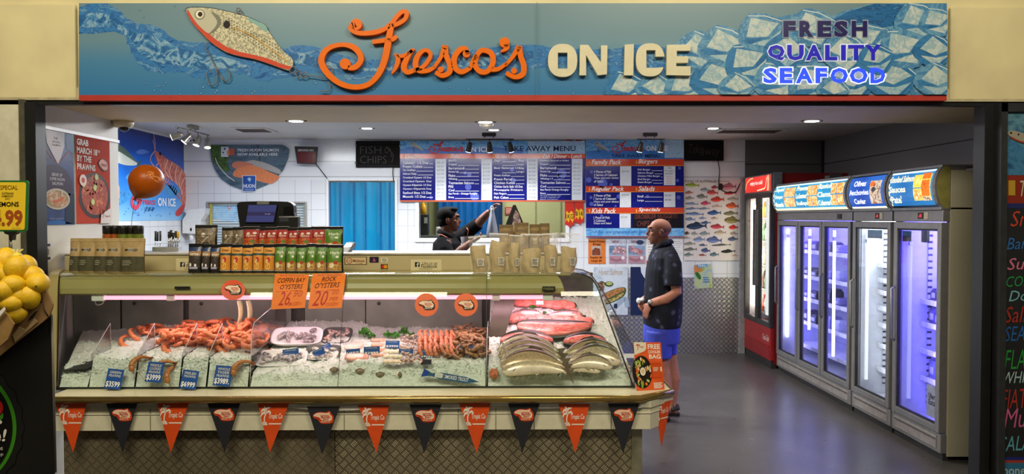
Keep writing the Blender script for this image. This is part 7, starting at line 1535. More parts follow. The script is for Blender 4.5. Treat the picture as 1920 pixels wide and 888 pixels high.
pr = Print(lambda x, y: at(x, y, c.y)+V((0, -math.sqrt(max(0, r_*r_-(at(x, y, c.y)-c).length_squared))-.0015, 0)), (0, -1, 0), .0004)
for q in ([(288, 325), (292, 323), (297, 326)], [(288, 331), (293, 327), (298, 330)], [(292, 326), (294, 332), (298, 337)], [(296, 332), (303, 333), (305, 339)], [(299, 338), (304, 342)]): pr.path(q, 2, '#d98a4a', 1)
pr.build('logo', o)
# ================================================================== PAPERS AND ROUND SIGNS ON THE GLASS
def glass_pt(x, y, off=.004):
    d = ray(x, y); best = None
    for (ya, za), (yb_, zb_) in zip(PROF, PROF[1:]):
        ny, nz = -(zb_-za), (yb_-ya); den = d.y*ny+d.z*nz
        if abs(den) < 1e-9: continue
        t_ = ((ya-CAM.y)*ny+(za-CAM.z)*nz)/den; p = CAM+d*t_
        if za-.002 <= p.z <= zb_+.002:
            l = math.hypot(ny, nz); n = V((0, ny/l, nz/l)); return p+n*off
    p = at(x, y, 4.5); return p+V((0, -.004, .004))
def glass_sheet(quad, m, name, label, cat, n=10):
    b = MB(); a, c_2, e, g = [V((*q, 0)) for q in quad]
    pt = lambda u, v: (a*(1-u)*(1-v)+c_2*u*(1-v)+e*u*v+g*(1-u)*v)
    b.grid(lambda u, v: glass_pt(pt(u, v).x, pt(u, v).y), 4, n, m); o = tag(b.build(name, fix=False), label, cat)
    return o, Print(lambda u, v: glass_pt(pt(u, v).x, pt(u, v).y, .005), (0, -.94, .33), .0006)
PO = mat('#e87a1c', .6, var=.03)
for quad, lines_, lb in ((((516, 514), (580, 515), (572, 577), (508, 580)), (('COFFIN BAY', .1, .12, .92, .26), ("O'YSTERS", .2, .30, .86, .44), ('26.', .2, .5, .58, .9), ('90', .62, .48, .88, .66), ('DOZEN', .5, .82, .88, .92)), 'orange handwritten price paper for coffin bay oysters on the glass'), (((586, 514), (649, 513), (641, 577), (578, 579)), (('ROCK', .3, .10, .74, .23), ("O'YSTERS", .12, .27, .86, .42), ('20', .1, .48, .55, .92), ('00', .66, .46, .86, .60), ('PER', .6, .68, .85, .78), ('DOZEN', .52, .84, .88, .93)), 'orange handwritten price paper for rock oysters on the glass')):
    o, p = glass_sheet(quad, PO, 'price_paper', lb, 'price paper')
    for i, (t_, u0, v0, u1, v1) in enumerate(lines_): p.text(t_, u0, v0, u1, v1, '#4a2c24' if i < 2 else ('#b52a24' if i == 2 else '#c8501c'), 1, .005 if i < 2 else .0, .3, -.03 if i != 2 else 0)
    for u, v in ((.1, .5), (.5, .48)): p.path([(u, v), (u+.2, v-.01), (u+.35, v)], .008, '#c8601c', 1)
    p.text('AUSTRALIAN', .15, .02, .85, .07, '#a8501c', 1); p.build('handwriting', o)
def prawn_logo(p, cx_, cy_, s_, k=1, blob='#e8d2b4', out='#2a211c', red='#c9481c'):
    f = lambda pts: [(cx_+a*s_, cy_+e*s_) for a, e in pts]
    p.poly(f(smooth_path([(-1, -.15), (-.75, -.42), (-.3, -.52), (.25, -.5), (.62, -.62), (.72, -.42), (.98, -.1), (.98, .45), (.6, .62), (-.2, .6), (-.5, .2), (-.8, .12)], 3, True)), out, k)
    p.poly(f(smooth_path([(-.92, -.2), (-.6, -.42), (-.2, -.46), (.3, -.42), (.62, -.5), (.62, -.32), (.85, -.05), (.8, .3), (.5, .34), (-.1, .3), (-.35, .05), (-.7, .0)], 3, True)), blob, k+1)
    p.poly(f([(-.9, -.12), (-.45, -.02), (-.25, .12), (-.6, .08)]), red, k+2)
    for t_, x0, y0_, x1, y1_, c in (('NATIONAL', -.25, -.25, .6, -.12, red), ('PRAWN', -.2, -.1, .66, .08, red), ('DAY', 0, .1, .55, .26, red), ('MARCH 18', -.2, .36, .66, .52, blob)):
        p.text(t_, cx_+x0*s_, cy_+y0_*s_, cx_+x1*s_, cy_+y1_*s_, c, k+3, .02)
for cx_, cy_, rx, ry, lb in ((437.5, 544, 22.5, 18.5, 'round orange prawn day sign over the prawns near the till'), (800, 571.5, 22, 21.5, 'round orange prawn day sign in the middle, first of the pair'), (874, 571.5, 22, 21.5, 'round orange prawn day sign next to the slanted post, second of the pair')):
    b = MB(); vs = [glass_pt(cx_, cy_, .005)]; n = 28
    for r_ in (.5, 1): vs += [glass_pt(cx_+rx*r_*cos(a*2*pi/n), cy_+ry*r_*sin(a*2*pi/n), .005) for a in range(n)]
    b.add(vs, [[0, 1+i, 1+(i+1) % n] for i in range(n)] + [[1+i, 1+n+i, 1+n+(i+1) % n, 1+(i+1) % n] for i in range(n)], mat('#e2611c' if cy_ > 550 else '#d9532e', .5, var=.02)); o = tag(b.build('round_sign', fix=False), lb, 'sign', 'round prawn day signs')
    p = Print(lambda x, y: glass_pt(x, y, .006), (0, -.94, .33), .0006); prawn_logo(p, cx_, cy_-(0 if cy_ > 550 else 1), 15.5 if cy_ > 550 else 16); p.build('logo', o)
# standing card for the cooler bag
q4 = [(1194, 732), (1246, 729), (1239, 641.5), (1188, 641)]
base_l, base_r = atZ(1194, 732, .741), atZ(1246, 729.5, .741)
ux = (base_r-base_l); tl_ = at(1188, 641, base_l.y+.045); tr_ = at(1239, 641.5, base_r.y+.045)
o = thing('cooler_bag_card', 'orange standing card advertising a free cooler bag on the counter corner', 'sign', (base_l+base_r)/2)
mpc = lambda u, v: (base_l*(1-u)+base_r*u)*(1-v) + (tl_*(1-u)+tr_*u)*v
nc = (base_r-base_l).cross(tl_-base_l).normalized(); nc = nc if nc.y < 0 else -nc
b = MB(); b.prism([mpc(0, 0), mpc(1, 0), mpc(1, 1), mpc(0, 1)], -nc*.004, mat('#e05a20', .45)); b.build('board', o)
b = MB(); m1 = mpc(.5, .6)-nc*.004; b.prism([mpc(.35, 0)-nc*.004, mpc(.65, 0)-nc*.004, m1], -nc*.004+V((0, .06, 0)) if 0 else -nc*.003, mat('#c9b08a', .6)); b.prism([mpc(.48, .0)-nc*.004, mpc(.48, .0)-nc*.004+V((0, .08, 0)), mpc(.48, .7)-nc*.004], (.003, 0, 0), mat('#c9b08a', .6)); b.build('strut', o)
p = Print(lambda x, y: mpc(x, 1-y), nc, .0008)
p.poly([(0, 0), (.45, 0), (.44, .14), (.36, .19), (.0, .27)], '#e4dcc8', 1); p.path([(.12, .16), (.15, .09), (.1, .06)], .02, '#c9502a', 2); p.path([(.08, .07), (.14, .05), (.22, .07)], .02, '#c9502a', 2); p.text('Tropic', .18, .07, .36, .13, '#c9502a', 2, .01, .2)
for t_, x0, y0_, x1, y1_ in (('FREE', .5, .04, .95, .145), ('COOLER', .5, .17, .96, .235), ('BAG', .52, .255, .95, .35)): p.text(t_, x0, y0_, x1, y1_, '#f4e6d4', 2, .03)
p.ellipse(.24, .62, .36, .34, '#221d18', 1, n=26); r2 = random.Random(5)
for i in range(46):
    a = r2.uniform(0, 6.28); k_ = r2.uniform(.45, .95); u, v = .24+.33*k_*cos(a), .62+.31*k_*sin(a)
    if u > .01: p.ellipse(u, v, r2.uniform(.03, .06), r2.uniform(.02, .035), r2.choice(['#e8823a', '#d96a2a', '#8aa83a', '#b5c46a', '#e8b04a', '#f0d8b0']), 2+i % 4, r2.uniform(0, 3), 10)
p.ellipse(.25, .61, .12, .105, '#2a241e', 7); p.ellipse(.25, .61, .10, .085, '#efe4cc', 8); p.ellipse(.25, .605, .06, .05, '#d9c49a', 9)
p.rect(.55, .42, .95, .78, '#d2501c', 1); p.path([(.58, .46), (.92, .46), (.92, .74), (.58, .74), (.58, .46)], .012, '#b8441a', 2, 0)
for x in (.5, .9): p.rect(x, .52, x+.05, .62, '#f0e0cc', 3)
p.lines(.64, .53, .84, 3, .03, .018, '#f0d0b4', 3, 4); p.lines(.62, .85, .95, 4, .032, .022, '#f6e4d0', 3, 8); p.build('print', o)
# ================================================================== BUNTING
bt = thing('bunting', 'string of orange and black triangular pennants hanging under the counter ledge', 'bunting', (-.8, 4.03, .70))
sag = [(100, 751), (150, 752), (205, 755), (250, 752.5), (300, 752), (360, 756), (420, 757), (470, 752), (540, 757), (610, 762), (680, 761), (740, 755), (800, 759), (880, 758), (940, 753), (1000, 758), (1060, 757), (1125, 752), (1180, 758), (1203, 757)]
TAPE = mat('#dcd8cc', .6); b = MB(); sp = smooth_path(sag, 3)
b.grid(lambda u, v: at(*sp[int(round(u*(len(sp)-1)))], 4.032)+V((0, 0, -.024*v+.004)), len(sp)-1, 1, TAPE)
e0, e1 = at(1203, 757, 4.032), at(1262, 742, 4.175); b.add([e0+V((0, 0, .004)), e1+V((0, 0, .004)), e1-V((0, 0, .02)), e0-V((0, 0, .02))], [[0, 1, 2, 3]], TAPE); b.build('tape', bt)
OP = mat('#dd4f14', .55, var=.03); BP = mat('#23242a', .55, var=.05)
def palm_logo(p, k=1, c='#f0e4d4'):
    p.path([(.27, .43), (.25, .3), (.29, .2)], .035, c, k)
    for q in ([(.29, .2), (.2, .12), (.12, .18)], [(.29, .2), (.18, .2), (.13, .27)], [(.29, .2), (.3, .1), (.42, .08)], [(.29, .2), (.38, .16), (.45, .2)], [(.29, .2), (.24, .08), (.2, .06)]): p.path([(x, y, .05 if i == 1 else .02) for i, (x, y) in enumerate(q)], .04, c, k)
    p.path([(.2, .4), (.27, .38), (.34, .41)], .03, c, k); p.text('Tropic Co', .38, .2, .82, .34, c, k, .02, .15); p.rect(.22, .415, .36, .44, c, k); p.rect(.4, .4, .8, .425, c, k)
tops = [(103, 163, 137, 756, 848), (199, 257, 230, 759, 849), (294, 355, 320, 756, 848), (389, 450, 421, 759, 848), (483, 542, 506, 759, 848), (576, 637, 604, 765, 852), (671, 730, 706, 762, 848), (768, 828, 795, 761, 850), (861, 920, 894, 759, 849), (953, 1012, 979, 759, 849), (1047, 1106, 1079, 760, 849), (1140, 1199, 1168, 759, 850)]
for i, (xa, xb_, xt, yt, yb_) in enumerate(tops):
    A_, B_, C_ = at(xa, yt-3, 4.028), at(xb_, yt-3, 4.028), at(xt, yb_, 4.022); org = i % 2 == 0
    mpp = lambda u, v, A_=A_, B_=B_, C_=C_: A_*(1-v)+C_*v + (B_-A_)*(u-.5 if 0 else u)*(1-v) if 0 else (A_*(1-v)+C_*v + (B_-A_)*u*(1-v))
    flat_ = lambda u, v, A_=A_, B_=B_, C_=C_: A_+(B_-A_)*u+(C_-(A_+B_)/2)*v
    b = MB(); m_ = OP if org else BP; b.add([A_, B_, C_, A_+V((0, .002, 0)), B_+V((0, .002, 0)), C_+V((0, .002, 0))], [[0, 2, 1], [3, 4, 5], [0, 1, 4, 3], [1, 2, 5, 4], [2, 0, 3, 5]], m_); pn = b.build('pennant', bt); pn['label'] = 'orange pennant with a white palm logo' if org else 'black pennant with a prawn day logo'
    p = Print(flat_, (0, -1, 0), .0008)
    if org: palm_logo(p)
    else:
        pp = Print(lambda x, y, f=flat_: f(.5+x*.32, .22+y*.32*.66), (0, -1, 0), .0008); prawn_logo(pp, 0, 0, 1, 1, '#f0cdb0', '#d2481c', '#c23a1c'); p = pp
    p.build('logo', pn)
A_, B_, C_ = at(1227, 750, 4.09), at(1259.5, 742, 4.17), at(1240, 837, 4.12)
b = MB(); b.add([A_, B_, C_, A_+V((.002, .002, 0)), B_+V((.002, .002, 0)), C_+V((.002, .002, 0))], [[0, 2, 1], [3, 4, 5], [0, 1, 4, 3], [1, 2, 5, 4], [2, 0, 3, 5]], OP); pn = b.build('pennant', bt); pn['label'] = 'orange pennant hanging round the corner'
p = Print(lambda u, v: A_+(B_-A_)*u+(C_-(A_+B_)/2)*v, (.3, -.95, 0), .0012); palm_logo(p); p.build('logo', pn)
# ================================================================== PEOPLE
def fuse(b, name, parent, m, voxel=.006, it=4):
    """close the overlapping solids into one continuous smooth skin"""
    o = b.build(name, parent); md = o.modifiers.new('r', 'REMESH'); md.mode = 'VOXEL'; md.voxel_size = voxel
    ms = o.modifiers.new('s', 'SMOOTH'); ms.factor = .5; ms.iterations = it
    dg = bpy.context.evaluated_depsgraph_get(); dg.update()
    me = bpy.data.meshes.new_from_object(o.evaluated_get(dg)); o.modifiers.clear(); old = o.data; o.data = me; bpy.data.meshes.remove(old); me.name = name
    me.materials.clear(); me.materials.append(m); me.polygons.foreach_set('use_smooth', [True]*len(me.polygons)); me.polygons.foreach_set('material_index', [0]*len(me.polygons)); me.update()
    return o
def rings_body(b, Q, rows, m, n=20, e=1.0):
    """rows: (y px, x front px, x back px, half width m)"""
    rg = []
    for y, xa, xb_, hw in rows:
        p, q = Q(xa, y), Q(xb_, y); c = (p+q)/2; r_ = (q-p)/2
        rg.append([c + r_*cos(a)+V((0, hw*sin(a), 0)) for a in [i*2*pi/n for i in range(n)]])
    b.loft(rg, m); return b
def hand(b, wrist, d, palm_n, m, curl=.5, s_=1.0, thumb=1):
    """palm and five fingers; d along the hand, palm_n out of the palm"""
    d = d.normalized(); n = (palm_n-d*palm_n.dot(d)).normalized(); w_ = d.cross(n)
    b.ell(wrist+d*.045*s_, (.040*s_, .016*s_, .052*s_), m, Matrix((w_, n, d)).transposed(), 12, 8)
    for i, (off, L) in enumerate(((-.029, .060), (-.010, .075), (.010, .070), (.028, .054))):
        p = wrist+d*.085*s_+w_*off*s_; pts = [wrist+d*.05*s_+w_*off*.8*s_, p]; a = 0
        for k in range(3): a += curl*(.6+.3*k); dd = d*cos(a)+n*sin(a); p = p+dd*L*s_*(.45, .32, .25)[k]; pts.append(p)
        b.tube(pts, [.0095*s_, .0095*s_, .0088*s_, .008*s_, .0068*s_], m, 8)
    p = wrist+d*.02*s_+w_*-.03*s_*thumb; dd = (d*.7-w_*.7*thumb+n*.35).normalized(); b.tube([wrist+d*.015*s_, p, p+dd*.035*s_, p+(dd+d*.4).normalized()*.062*s_], [.013*s_, .012*s_, .0105*s_, .008*s_], m, 8)
def head(b, Q, S, c, fx, m):
    """c: head centre; fx = +1 faces +X; S: head height in m"""
    k = S/.225; f = lambda x, y, z: c+V((x*fx*k, y*k, z*k))
    b.ell(f(-.012, 0, .028), (.098*k, .076*k, .086*k), m, None, 20, 14); b.ell(f(.030, 0, -.035), (.064*k, .062*k, .078*k), m, None, 18, 12); b.ell(f(.056, 0, -.086), (.030*k, .034*k, .026*k), m, None, 12, 8)
    b.loft([[f(x, y, z) for x, y, z in r_] for r_ in ([(.078, -.010, .022), (.078, .010, .022), (.092, .006, .024), (.092, -.006, .024)], [(.080, -.014, -.022), (.080, .014, -.022), (.118, .009, -.018), (.118, -.009, -.018)], [(.080, -.016, -.034), (.080, .016, -.034), (.108, .010, -.034), (.108, -.010, -.034)])], m)
    b.ell(f(.086, 0, .040), (.016*k, .046*k, .012*k), m, None, 12, 8)
    b.ell(f(.088, 0, -.056), (.012*k, .024*k, .007*k), m, None, 10, 6); b.ell(f(.084, 0, -.068), (.012*k, .022*k, .008*k), m, None, 10, 6)
    for s_ in (-1, 1): b.ell(f(-.008, s_*.078, -.012), (.018*k, .010*k, .033*k), m, None, 10, 8); b.ell(f(.06, s_*.044, -.02), (.02*k, .016*k, .018*k), m, None, 10, 8)
    return f
# ---------------- customer in profile, facing the counter
Yc = 6.3; Q = lambda x, y, dy=0: at(x, y, Yc)+V((0, dy, 0))
SK = blotch(['#a8705c', '#b57c66', '#9c6552'], 14, .5)
per = thing('person', 'person with shaved head, dark floral shirt and blue shorts, hands together at the waist', 'person', (Q(1243, 790).x, Yc, 0))
b = MB(); c = Q(1235.5, 434)
f = head(b, Q, .215, c, -1, SK)
b.tube([Q(1240, 446), Q(1243, 458), Q(1245, 474)], [.062, .060, .075], SK, 14)
rings_body(b, Q, [(466, 1232, 1256, .10), (478, 1222, 1266, .17), (500, 1217, 1271, .19), (540, 1215, 1272, .17), (580, 1214, 1270, .165), (605, 1214, 1270, .17), (625, 1220, 1268, .16)], SK)
# arms
b.tube([Q(1247, 480, -.17), Q(1253, 510, -.215), Q(1257, 542, -.225), Q(1240, 555, -.20), Q(1211, 566, -.13)], [.052, .05, .044, .043, .030], SK, 12)
b.tube([Q(1245, 480, .17), Q(1250, 510, .215), Q(1252, 542, .215), Q(1235, 554, .17), Q(1208, 563, .04)], [.052, .05, .044, .042, .030], SK, 12)
hand(b, Q(1211, 566, -.13), Q(1201, 586)-Q(1207, 564)+V((0, .03, 0)), V((1, .7, 0)), SK, .35, .95, 1)
hand(b, Q(1208, 563, .04), Q(1198, 574)-Q(1206, 562)+V((0, -.05, 0)), V((.6, -1, 0)), SK, .6, .92, -1)
# legs and feet
for (hx, hy), (kx_, ky), (ax, ay), dy in (((1250, 615), (1262, 684), (1266, 768), .08), ((1236, 615), (1238, 686), (1240, 771), -.09)):
    kk = Q(kx_, ky, dy); aa = Q(ax, ay, dy); cc = kk*.66+aa*.34+V((.018, 0, 0))
    b.tube([Q(hx, hy, dy), Q((hx+kx_)/2, (hy+ky)/2, dy), kk, cc, aa*.85+kk*.15, aa], [.090, .075, .056, .058, .036, .034], SK, 14)
    zf = .03; b.tube([V((aa.x+.035, aa.y, .04)), V((aa.x-.03, aa.y, .05)), V((aa.x-.11, aa.y, .033)), V((aa.x-.17, aa.y, .026))], [.036, .040, .034, .020], SK, 12)
    b.tube([aa, V((aa.x, aa.y, .06))], [.034, .036], SK, 12)
fuse(b, 'body', per, SK, .0055, 3)
# shirt
t = NT('floral_shirt'); v_ = t.n('TexVoronoi'); v_.inputs['Scale'].default_value = 12; n_ = t.noise(30, 3); co = t.co(); t.l(co, v_.inputs['Vector'])
mm = t.math('ADD', v_.outputs['Distance'], t.math('MULTIPLY', n_, .35)); t.set(.75, 0, .2, t.ramp(mm, [(.28, '#4b4e66'), (.36, '#3a3d56'), (.46, '#1b1d2c'), (.8, '#141622')])); SHIRT = t.m
b = MB(); rings_body(b, Q, [(455, 1236, 1258, .055), (461, 1229, 1262, .10), (470, 1222, 1267, .165), (482, 1217, 1272, .205), (505, 1212, 1276, .215), (535, 1209, 1279, .205), (570, 1208, 1279, .205), (600, 1207, 1277, .205), (611, 1208, 1275, .20)], SHIRT, 24)
b.tube([Q(1249, 474, -.15), Q(1252, 492, -.195), Q(1251, 512, -.225), Q(1251, 531, -.235)], [.060, .072, .074, .078], SHIRT, 14)
b.tube([Q(1247, 474, .15), Q(1250, 500, .20), Q(1251, 531, .23)], [.060, .07, .076], SHIRT, 14)
sh_ = fuse(b, 'shirt', per, SHIRT, .007, 3)
b = MB(); b.tube(smooth_path([tuple(p) for p in (Q(1226, 470, 0), Q(1232, 461, -.07), Q(1246, 453, -.085), Q(1257, 452, -.03), Q(1257, 452, .03), Q(1246, 453, .085), Q(1232, 461, .07), Q(1226, 470, 0))], 5), .016, SHIRT, 8, 1.6); b.build('collar', sh_)
SHO = mat('#3440b4', .7, var=.08, scale=14, bump=.3)
b = MB(); rings_body(b, Q, [(596, 1209, 1274, .185), (612, 1207, 1274, .195), (628, 1206, 1274, .19), (640, 1207, 1274, .185)], SHO, 22)
for (xa, xb_, dy) in ((1220, 1274, .085), (1208, 1255, -.09)):
    rg = []
    for y, k in ((618, 0), (640, 0), (666, 0)):
        p, q = Q(xa, y, dy), Q(xb_, y, dy); c_2 = (p+q)/2; r_ = (q-p)/2; rg.append([c_2+r_*cos(a)+V((0, .10*sin(a), 0)) for a in [i*2*pi/18 for i in range(18)]])
    b.loft(rg, SHO)
fuse(b, 'shorts', per, SHO, .007, 3)
# sandals, watch, glasses, eyes, short hair shadow
SAN = mat('#17171a', .5)
for ax, ay, dy in ((1266, 768, .08), (1240, 771, -.09)):
    aa = Q(ax, ay, dy); s0 = MB(); s0.prism([V((aa.x+x, aa.y+y, .001)) for x, y in smooth_path([(.055, 0), (.045, .035), (-.02, .036), (-.10, .046), (-.17, .03), (-.19, 0), (-.17, -.03), (-.10, -.046), (-.02, -.036), (.045, -.035)], 3, True)], (0, 0, .024), SAN); o = s0.build('sandal', per)
    for xx, zz, rr_ in ((-.105, .03, .045), (-.01, .045, .046), (.03, .055, .042)):
        s0 = MB(); s0.tube([V((aa.x+xx, aa.y+rr_*cos(a)*1.02, max(.02, zz+rr_*.9*sin(a)))) for a in [pi*i/10 for i in range(11)]], .011, SAN, 6, 1.7); s0.build('strap', o)
b = MB(); w0 = Q(1214, 565, -.137); dd = (Q(1211, 566, -.13)-Q(1240, 555, -.20)).normalized(); b.lathe([(.033, -.011), (.036, -.008), (.036, .008), (.033, .011)], w0, mat('#1c1c20', .4), 18, dd); w_ = b.build('watch', per); b = MB(); nn_ = V((-.2, -.9, .4)).normalized(); b.lathe([(.002, .034), (.019, .034), (.019, .042), (.002, .043)], w0, mat('#9a9a9c', .2, .5), 16, nn_); b.build('dial', w_)
b = MB(); b.ell(Q(1197, 563, -.02), (.022, .03, .026), mat('#d9dadd', .5), None, 12, 8); b.ell(Q(1202, 560, -.05), (.02, .03, .018), mat('#d9dadd', .5), None, 12, 8); tag(b.build('paper_napkin'), 'white crumpled paper held at the waist of the person in shorts', 'paper')
GLF = mat('#22201f', .3)
b = MB(); k = .215/.225
for s_ in (-1, 1):
    b.tube([f(.092, s_*.034+.022*cos(a), .008+.018*sin(a)) for a in [i*pi/9 for i in range(19)]], .0022, GLF, 6); b.tube([f(.092, s_*.056, .012), f(.05, s_*.074, .012), f(-.01, s_*.086, .008), f(-.024, s_*.084, -.012)], .0024, GLF, 6)
b.tube([f(.094, -.012, .012), f(.098, 0, .014), f(.094, .012, .012)], .002, GLF, 6); gl_ = b.build('glasses', per)
def eyes(f, per, k):
    for s_ in (-1, 1):
        b = MB(); b.ell(f(.080, s_*.034, .010), (.008*k, .011*k, .0065*k), mat('#7d6c60', .3), None, 12, 8); b.ell(f(.0862, s_*.034, .010), (.003*k, .0055*k, .0055*k), mat('#20150f', .1), None, 8, 6); b.build('eye', per)
eyes(f, per, k)
HG = mat('#8a6454', .8, var=.1)
b = MB(); rgs = []
for j in range(7):
    th = pi*.16+j*.12; rgs.append(None)
b.ell(f(-.018, 0, .022), (.0935*k, .0765*k, .062*k), HG, None, 20, 10); b.build('hair', per)
# ---------------- shop worker behind the counter
Yw = 7.0; Q2 = lambda x, y, dy=0: at(x, y, Yw)+V((0, dy, 0))
SK2 = blotch(['#5a382c', '#684335', '#4e3026'], 14, .45)
wk = thing('person', 'person with black hair in a black polo shirt reaching up with a white bag', 'person', (Q2(838, 470).x, Yw, 0))
b = MB(); c = Q2(842, 411.5); f2_ = head(b, Q2, .222, c, 1, SK2); k2 = .222/.225
b.tube([Q2(838, 422), Q2(838, 436), Q2(838, 452)], [.062, .060, .078], SK2, 14)
rings_body(b, Q2, [(444, 824, 852, .10), (455, 815, 862, .17), (475, 814, 864, .18), (520, 817, 862, .16), (570, 818, 862, .165), (600, 818, 862, .17), (625, 822, 858, .14)], SK2)
for dy in (-.09, .09): b.tube([Q2(842, 600, dy), V((Q2(842, 600).x, Yw+dy, .48)), V((Q2(841, 600).x, Yw+dy, .09))], [.085, .06, .042], SK2, 12); b.tube([V((Q2(838, 600).x, Yw+dy, .04)), V((Q2(838, 600).x+.16, Yw+dy, .03))], [.04, .03], SK2, 10)
wr1 = Q2(917, 396, .06)
b.tube([Q2(848, 450, .16), Q2(872, 438, .20), Q2(892, 424, .16), Q2(905, 409, .10), wr1], [.055, .052, .046, .042, .028], SK2, 12)
hand(b, wr1, Q2(924, 388, .05)-wr1+V((0, 0, -.0)), V((.6, -.2, -1)), SK2, .75, .95, -1)
wr2 = Q2(884, 453, -.16); b.tube([Q2(838, 452, -.17), Q2(842, 475, -.22), Q2(852, 481, -.23), Q2(868, 466, -.20), wr2], [.055, .05, .046, .042, .028], SK2, 12)
hand(b, wr2, V((.9, .2, .45)), V((0, .3, 1)), SK2, .6, .95, 1)
fuse(b, 'body', wk, SK2, .0055, 3)
SB = mat('#0b0b0d', .9, var=.15, scale=20, spec=.1)
b = MB(); rings_body(b, Q2, [(438, 827, 850, .075), (446, 820, 856, .12), (455, 812, 864, .19), (475, 810, 867, .205), (520, 814, 865, .195), (580, 814, 866, .195), (605, 815, 865, .19)], SB, 22)
b.tube([Q2(848, 449, .14), Q2(868, 440, .20), Q2(882, 430, .185), Q2(896, 419, .145)], [.066, .070, .066, .062], SB, 14); b.tube([Q2(834, 450, -.15), Q2(838, 466, -.205), Q2(845, 478, -.235)], [.066, .07, .068], SB, 14)
ws = fuse(b, 'shirt', wk, SB, .007, 3)
PIP = mat('#a8542a', .6)
b = MB(); b.tube(smooth_path([tuple(p) for p in (Q2(852, 447, -.03), Q2(846, 443, -.085), Q2(836, 437, -.10), Q2(825, 434, -.06), Q2(824, 433, .04), Q2(836, 437, .10), Q2(850, 443, .07))], 5), .016, SB, 8, 1.5); b.build('collar', ws)
b = MB(); b.tube(smooth_path([tuple(p) for p in (Q2(850, 450, -.105), Q2(844, 446.5, -.125), Q2(834, 441, -.128), Q2(825, 438, -.085))], 5), .004, PIP, 6); b.build('piping', ws)
b = MB(); b.tube(smooth_path([tuple(p) for p in (Q2(874, 427, .115), Q2(877, 433, .10), Q2(875, 444, .14))], 5), .004, PIP, 6); b.build('piping', ws)
TR = mat('#17181c', .8); b = MB(); rings_body(b, Q2, [(598, 817, 863, .185), (625, 817, 863, .18)], TR, 18)
for dy in (-.09, .09): b.tube([Q2(841, 610, dy), V((Q2(841, 600).x, Yw+dy, .48)), V((Q2(841, 600).x, Yw+dy, .07))], [.10, .078, .068], TR, 14)
fuse(b, 'trousers', wk, TR, .009, 2)
for dy in (-.09, .09): b = MB(); b.tube([V((Q2(835, 600).x, Yw+dy, .05)), V((Q2(838, 600).x+.1, Yw+dy, .045)), V((Q2(838, 600).x+.19, Yw+dy, .03))], [.048, .046, .03], mat('#1b1b1b', .5), 12); b.build('shoe', wk)
eyes(f2_, wk, k2)
HB = mat('#080706', .85, var=.2, scale=60, spec=.1)
b = MB(); b.ell(f2_(-.022, 0, .040), (.101*k2, .084*k2, .084*k2), HB, None, 20, 14); b.ell(f2_(-.045, 0, -.015), (.064*k2, .074*k2, .07*k2), HB, None, 16, 10); b.ell(f2_(.035, 0, .098), (.05*k2, .058*k2, .026*k2), HB, None, 14, 8); fuse(b, 'hair', wk, HB, .005, 2)
for s_ in (-1, 1):
    b = MB(); b.tube([f2_(.097, s_*.014, .030), f2_(.096, s_*.034, .035), f2_(.080, s_*.054, .030)], [.004, .005, .003], HB, 6); b.build('eyebrow', wk)
# white plastic bag held up, white paper in the other hand
o = thing('plastic_bag', 'white plastic bag hanging from the raised hand of the worker', 'bag', Q2(924, 436, -.02)); WB = film('#7f838e', .8, .35)
def bagf(u, v, sg):
    xa, xb_ = 921-9.5*v**.8, 925+10*v**.9; x = xa+(xb_-xa)*u; return at(x, 389+50*v, Yw-.0)+V((0, sg*(.006+.07*v**.7)*sin(pi*u)+.010*sin(9*u+4*v)*v, .0))
b = MB(); b.grid(lambda u, v: bagf(u, v, -1), 14, 14, WB); b.grid(lambda u, v: bagf(u, v, 1), 14, 14, WB); b.build('bag_skin', o)
b = MB(); p = at(921, 389, Yw); b.tube(smooth_path([tuple(at(x, y, Yw-.02)) for x, y in ((919, 394), (921, 386), (925, 388), (926, 396))], 4), .006, mat('#dfe2e8', .4), 6, .5); b.build('handle', o)
b = MB(); b.grid(lambda u, v: at(863+24*u+3*v, 444-3*u+15*v-4*u*v, Yw-.05)+V((0, .02*sin(4*u), 0)), 8, 6, mat('#b4b6bc', .5)); tag(b.build('wrapping_paper', fix=False), 'white sheet of wrapping paper in front of the worker in black', 'paper')
b = MB(); b.tube(smooth_path([tuple(at(x, y, 5.02)) for x, y in ((798, 475.5), (812, 474.5), (830, 475))], 4), .006, mat('#7a2a34', .5), 6); tag(b.build('red_pen'), 'dark red pen lying on the top board in front of the worker', 'pen')
# ================================================================== LEMON STAND IN FRONT, CHALK SIGN AT THE OTHER SIDE
Yl = 2.6; L_ = lambda x, y, Y=Yl: at(x, y, Y)
BLK = mat('#14130f', .45, var=.2, scale=6)
st = thing('fruit_stand', 'black fruit stand with a round green-rimmed badge beside the seafood counter', 'stand', (L_(60, 800).x-.3, 2.9, 0))
pts = [L_(-160, 780), L_(97, 588), L_(104, 1010), L_(-160, 1010)]; pts[2].z = 0; pts[3].z = 0; pts[2].x = pts[1].x+.006; pts[3].x = pts[0].x
b = MB(); b.prism(pts, (-.46, .7, 0), BLK); b.build('stand_body', st)
mpb, nb = planeY(Yl-.001); p = Print(mpb, nb, .0015)
sc_pts = []
for i in range(96): a = 2*pi*i/96; r_ = 131+2.5*cos(24*a); sc_pts.append((-87+r_*cos(a), 801+r_*sin(a)))
p.poly(sc_pts, mat('#1b1b18', .3), 1)
p.ellipse(-87, 801, 119, 119, '#3f8a1f', 2, n=64); p.ellipse(-87, 801, 112, 112, '#11110f', 3, n=64)
p.poly(smooth_path([(-22, 752), (-8, 746), (4, 752), (8, 764), (3, 775), (-8, 778), (-22, 772)], 4, True), '#b5201c', 4); p.poly([(-4, 748), (-2, 742), (3, 744), (1, 748)], '#4a8a2a', 5); p.poly([(-6, 787), (8, 772), (8, 782), (0, 790)], '#3f8a1f', 4)
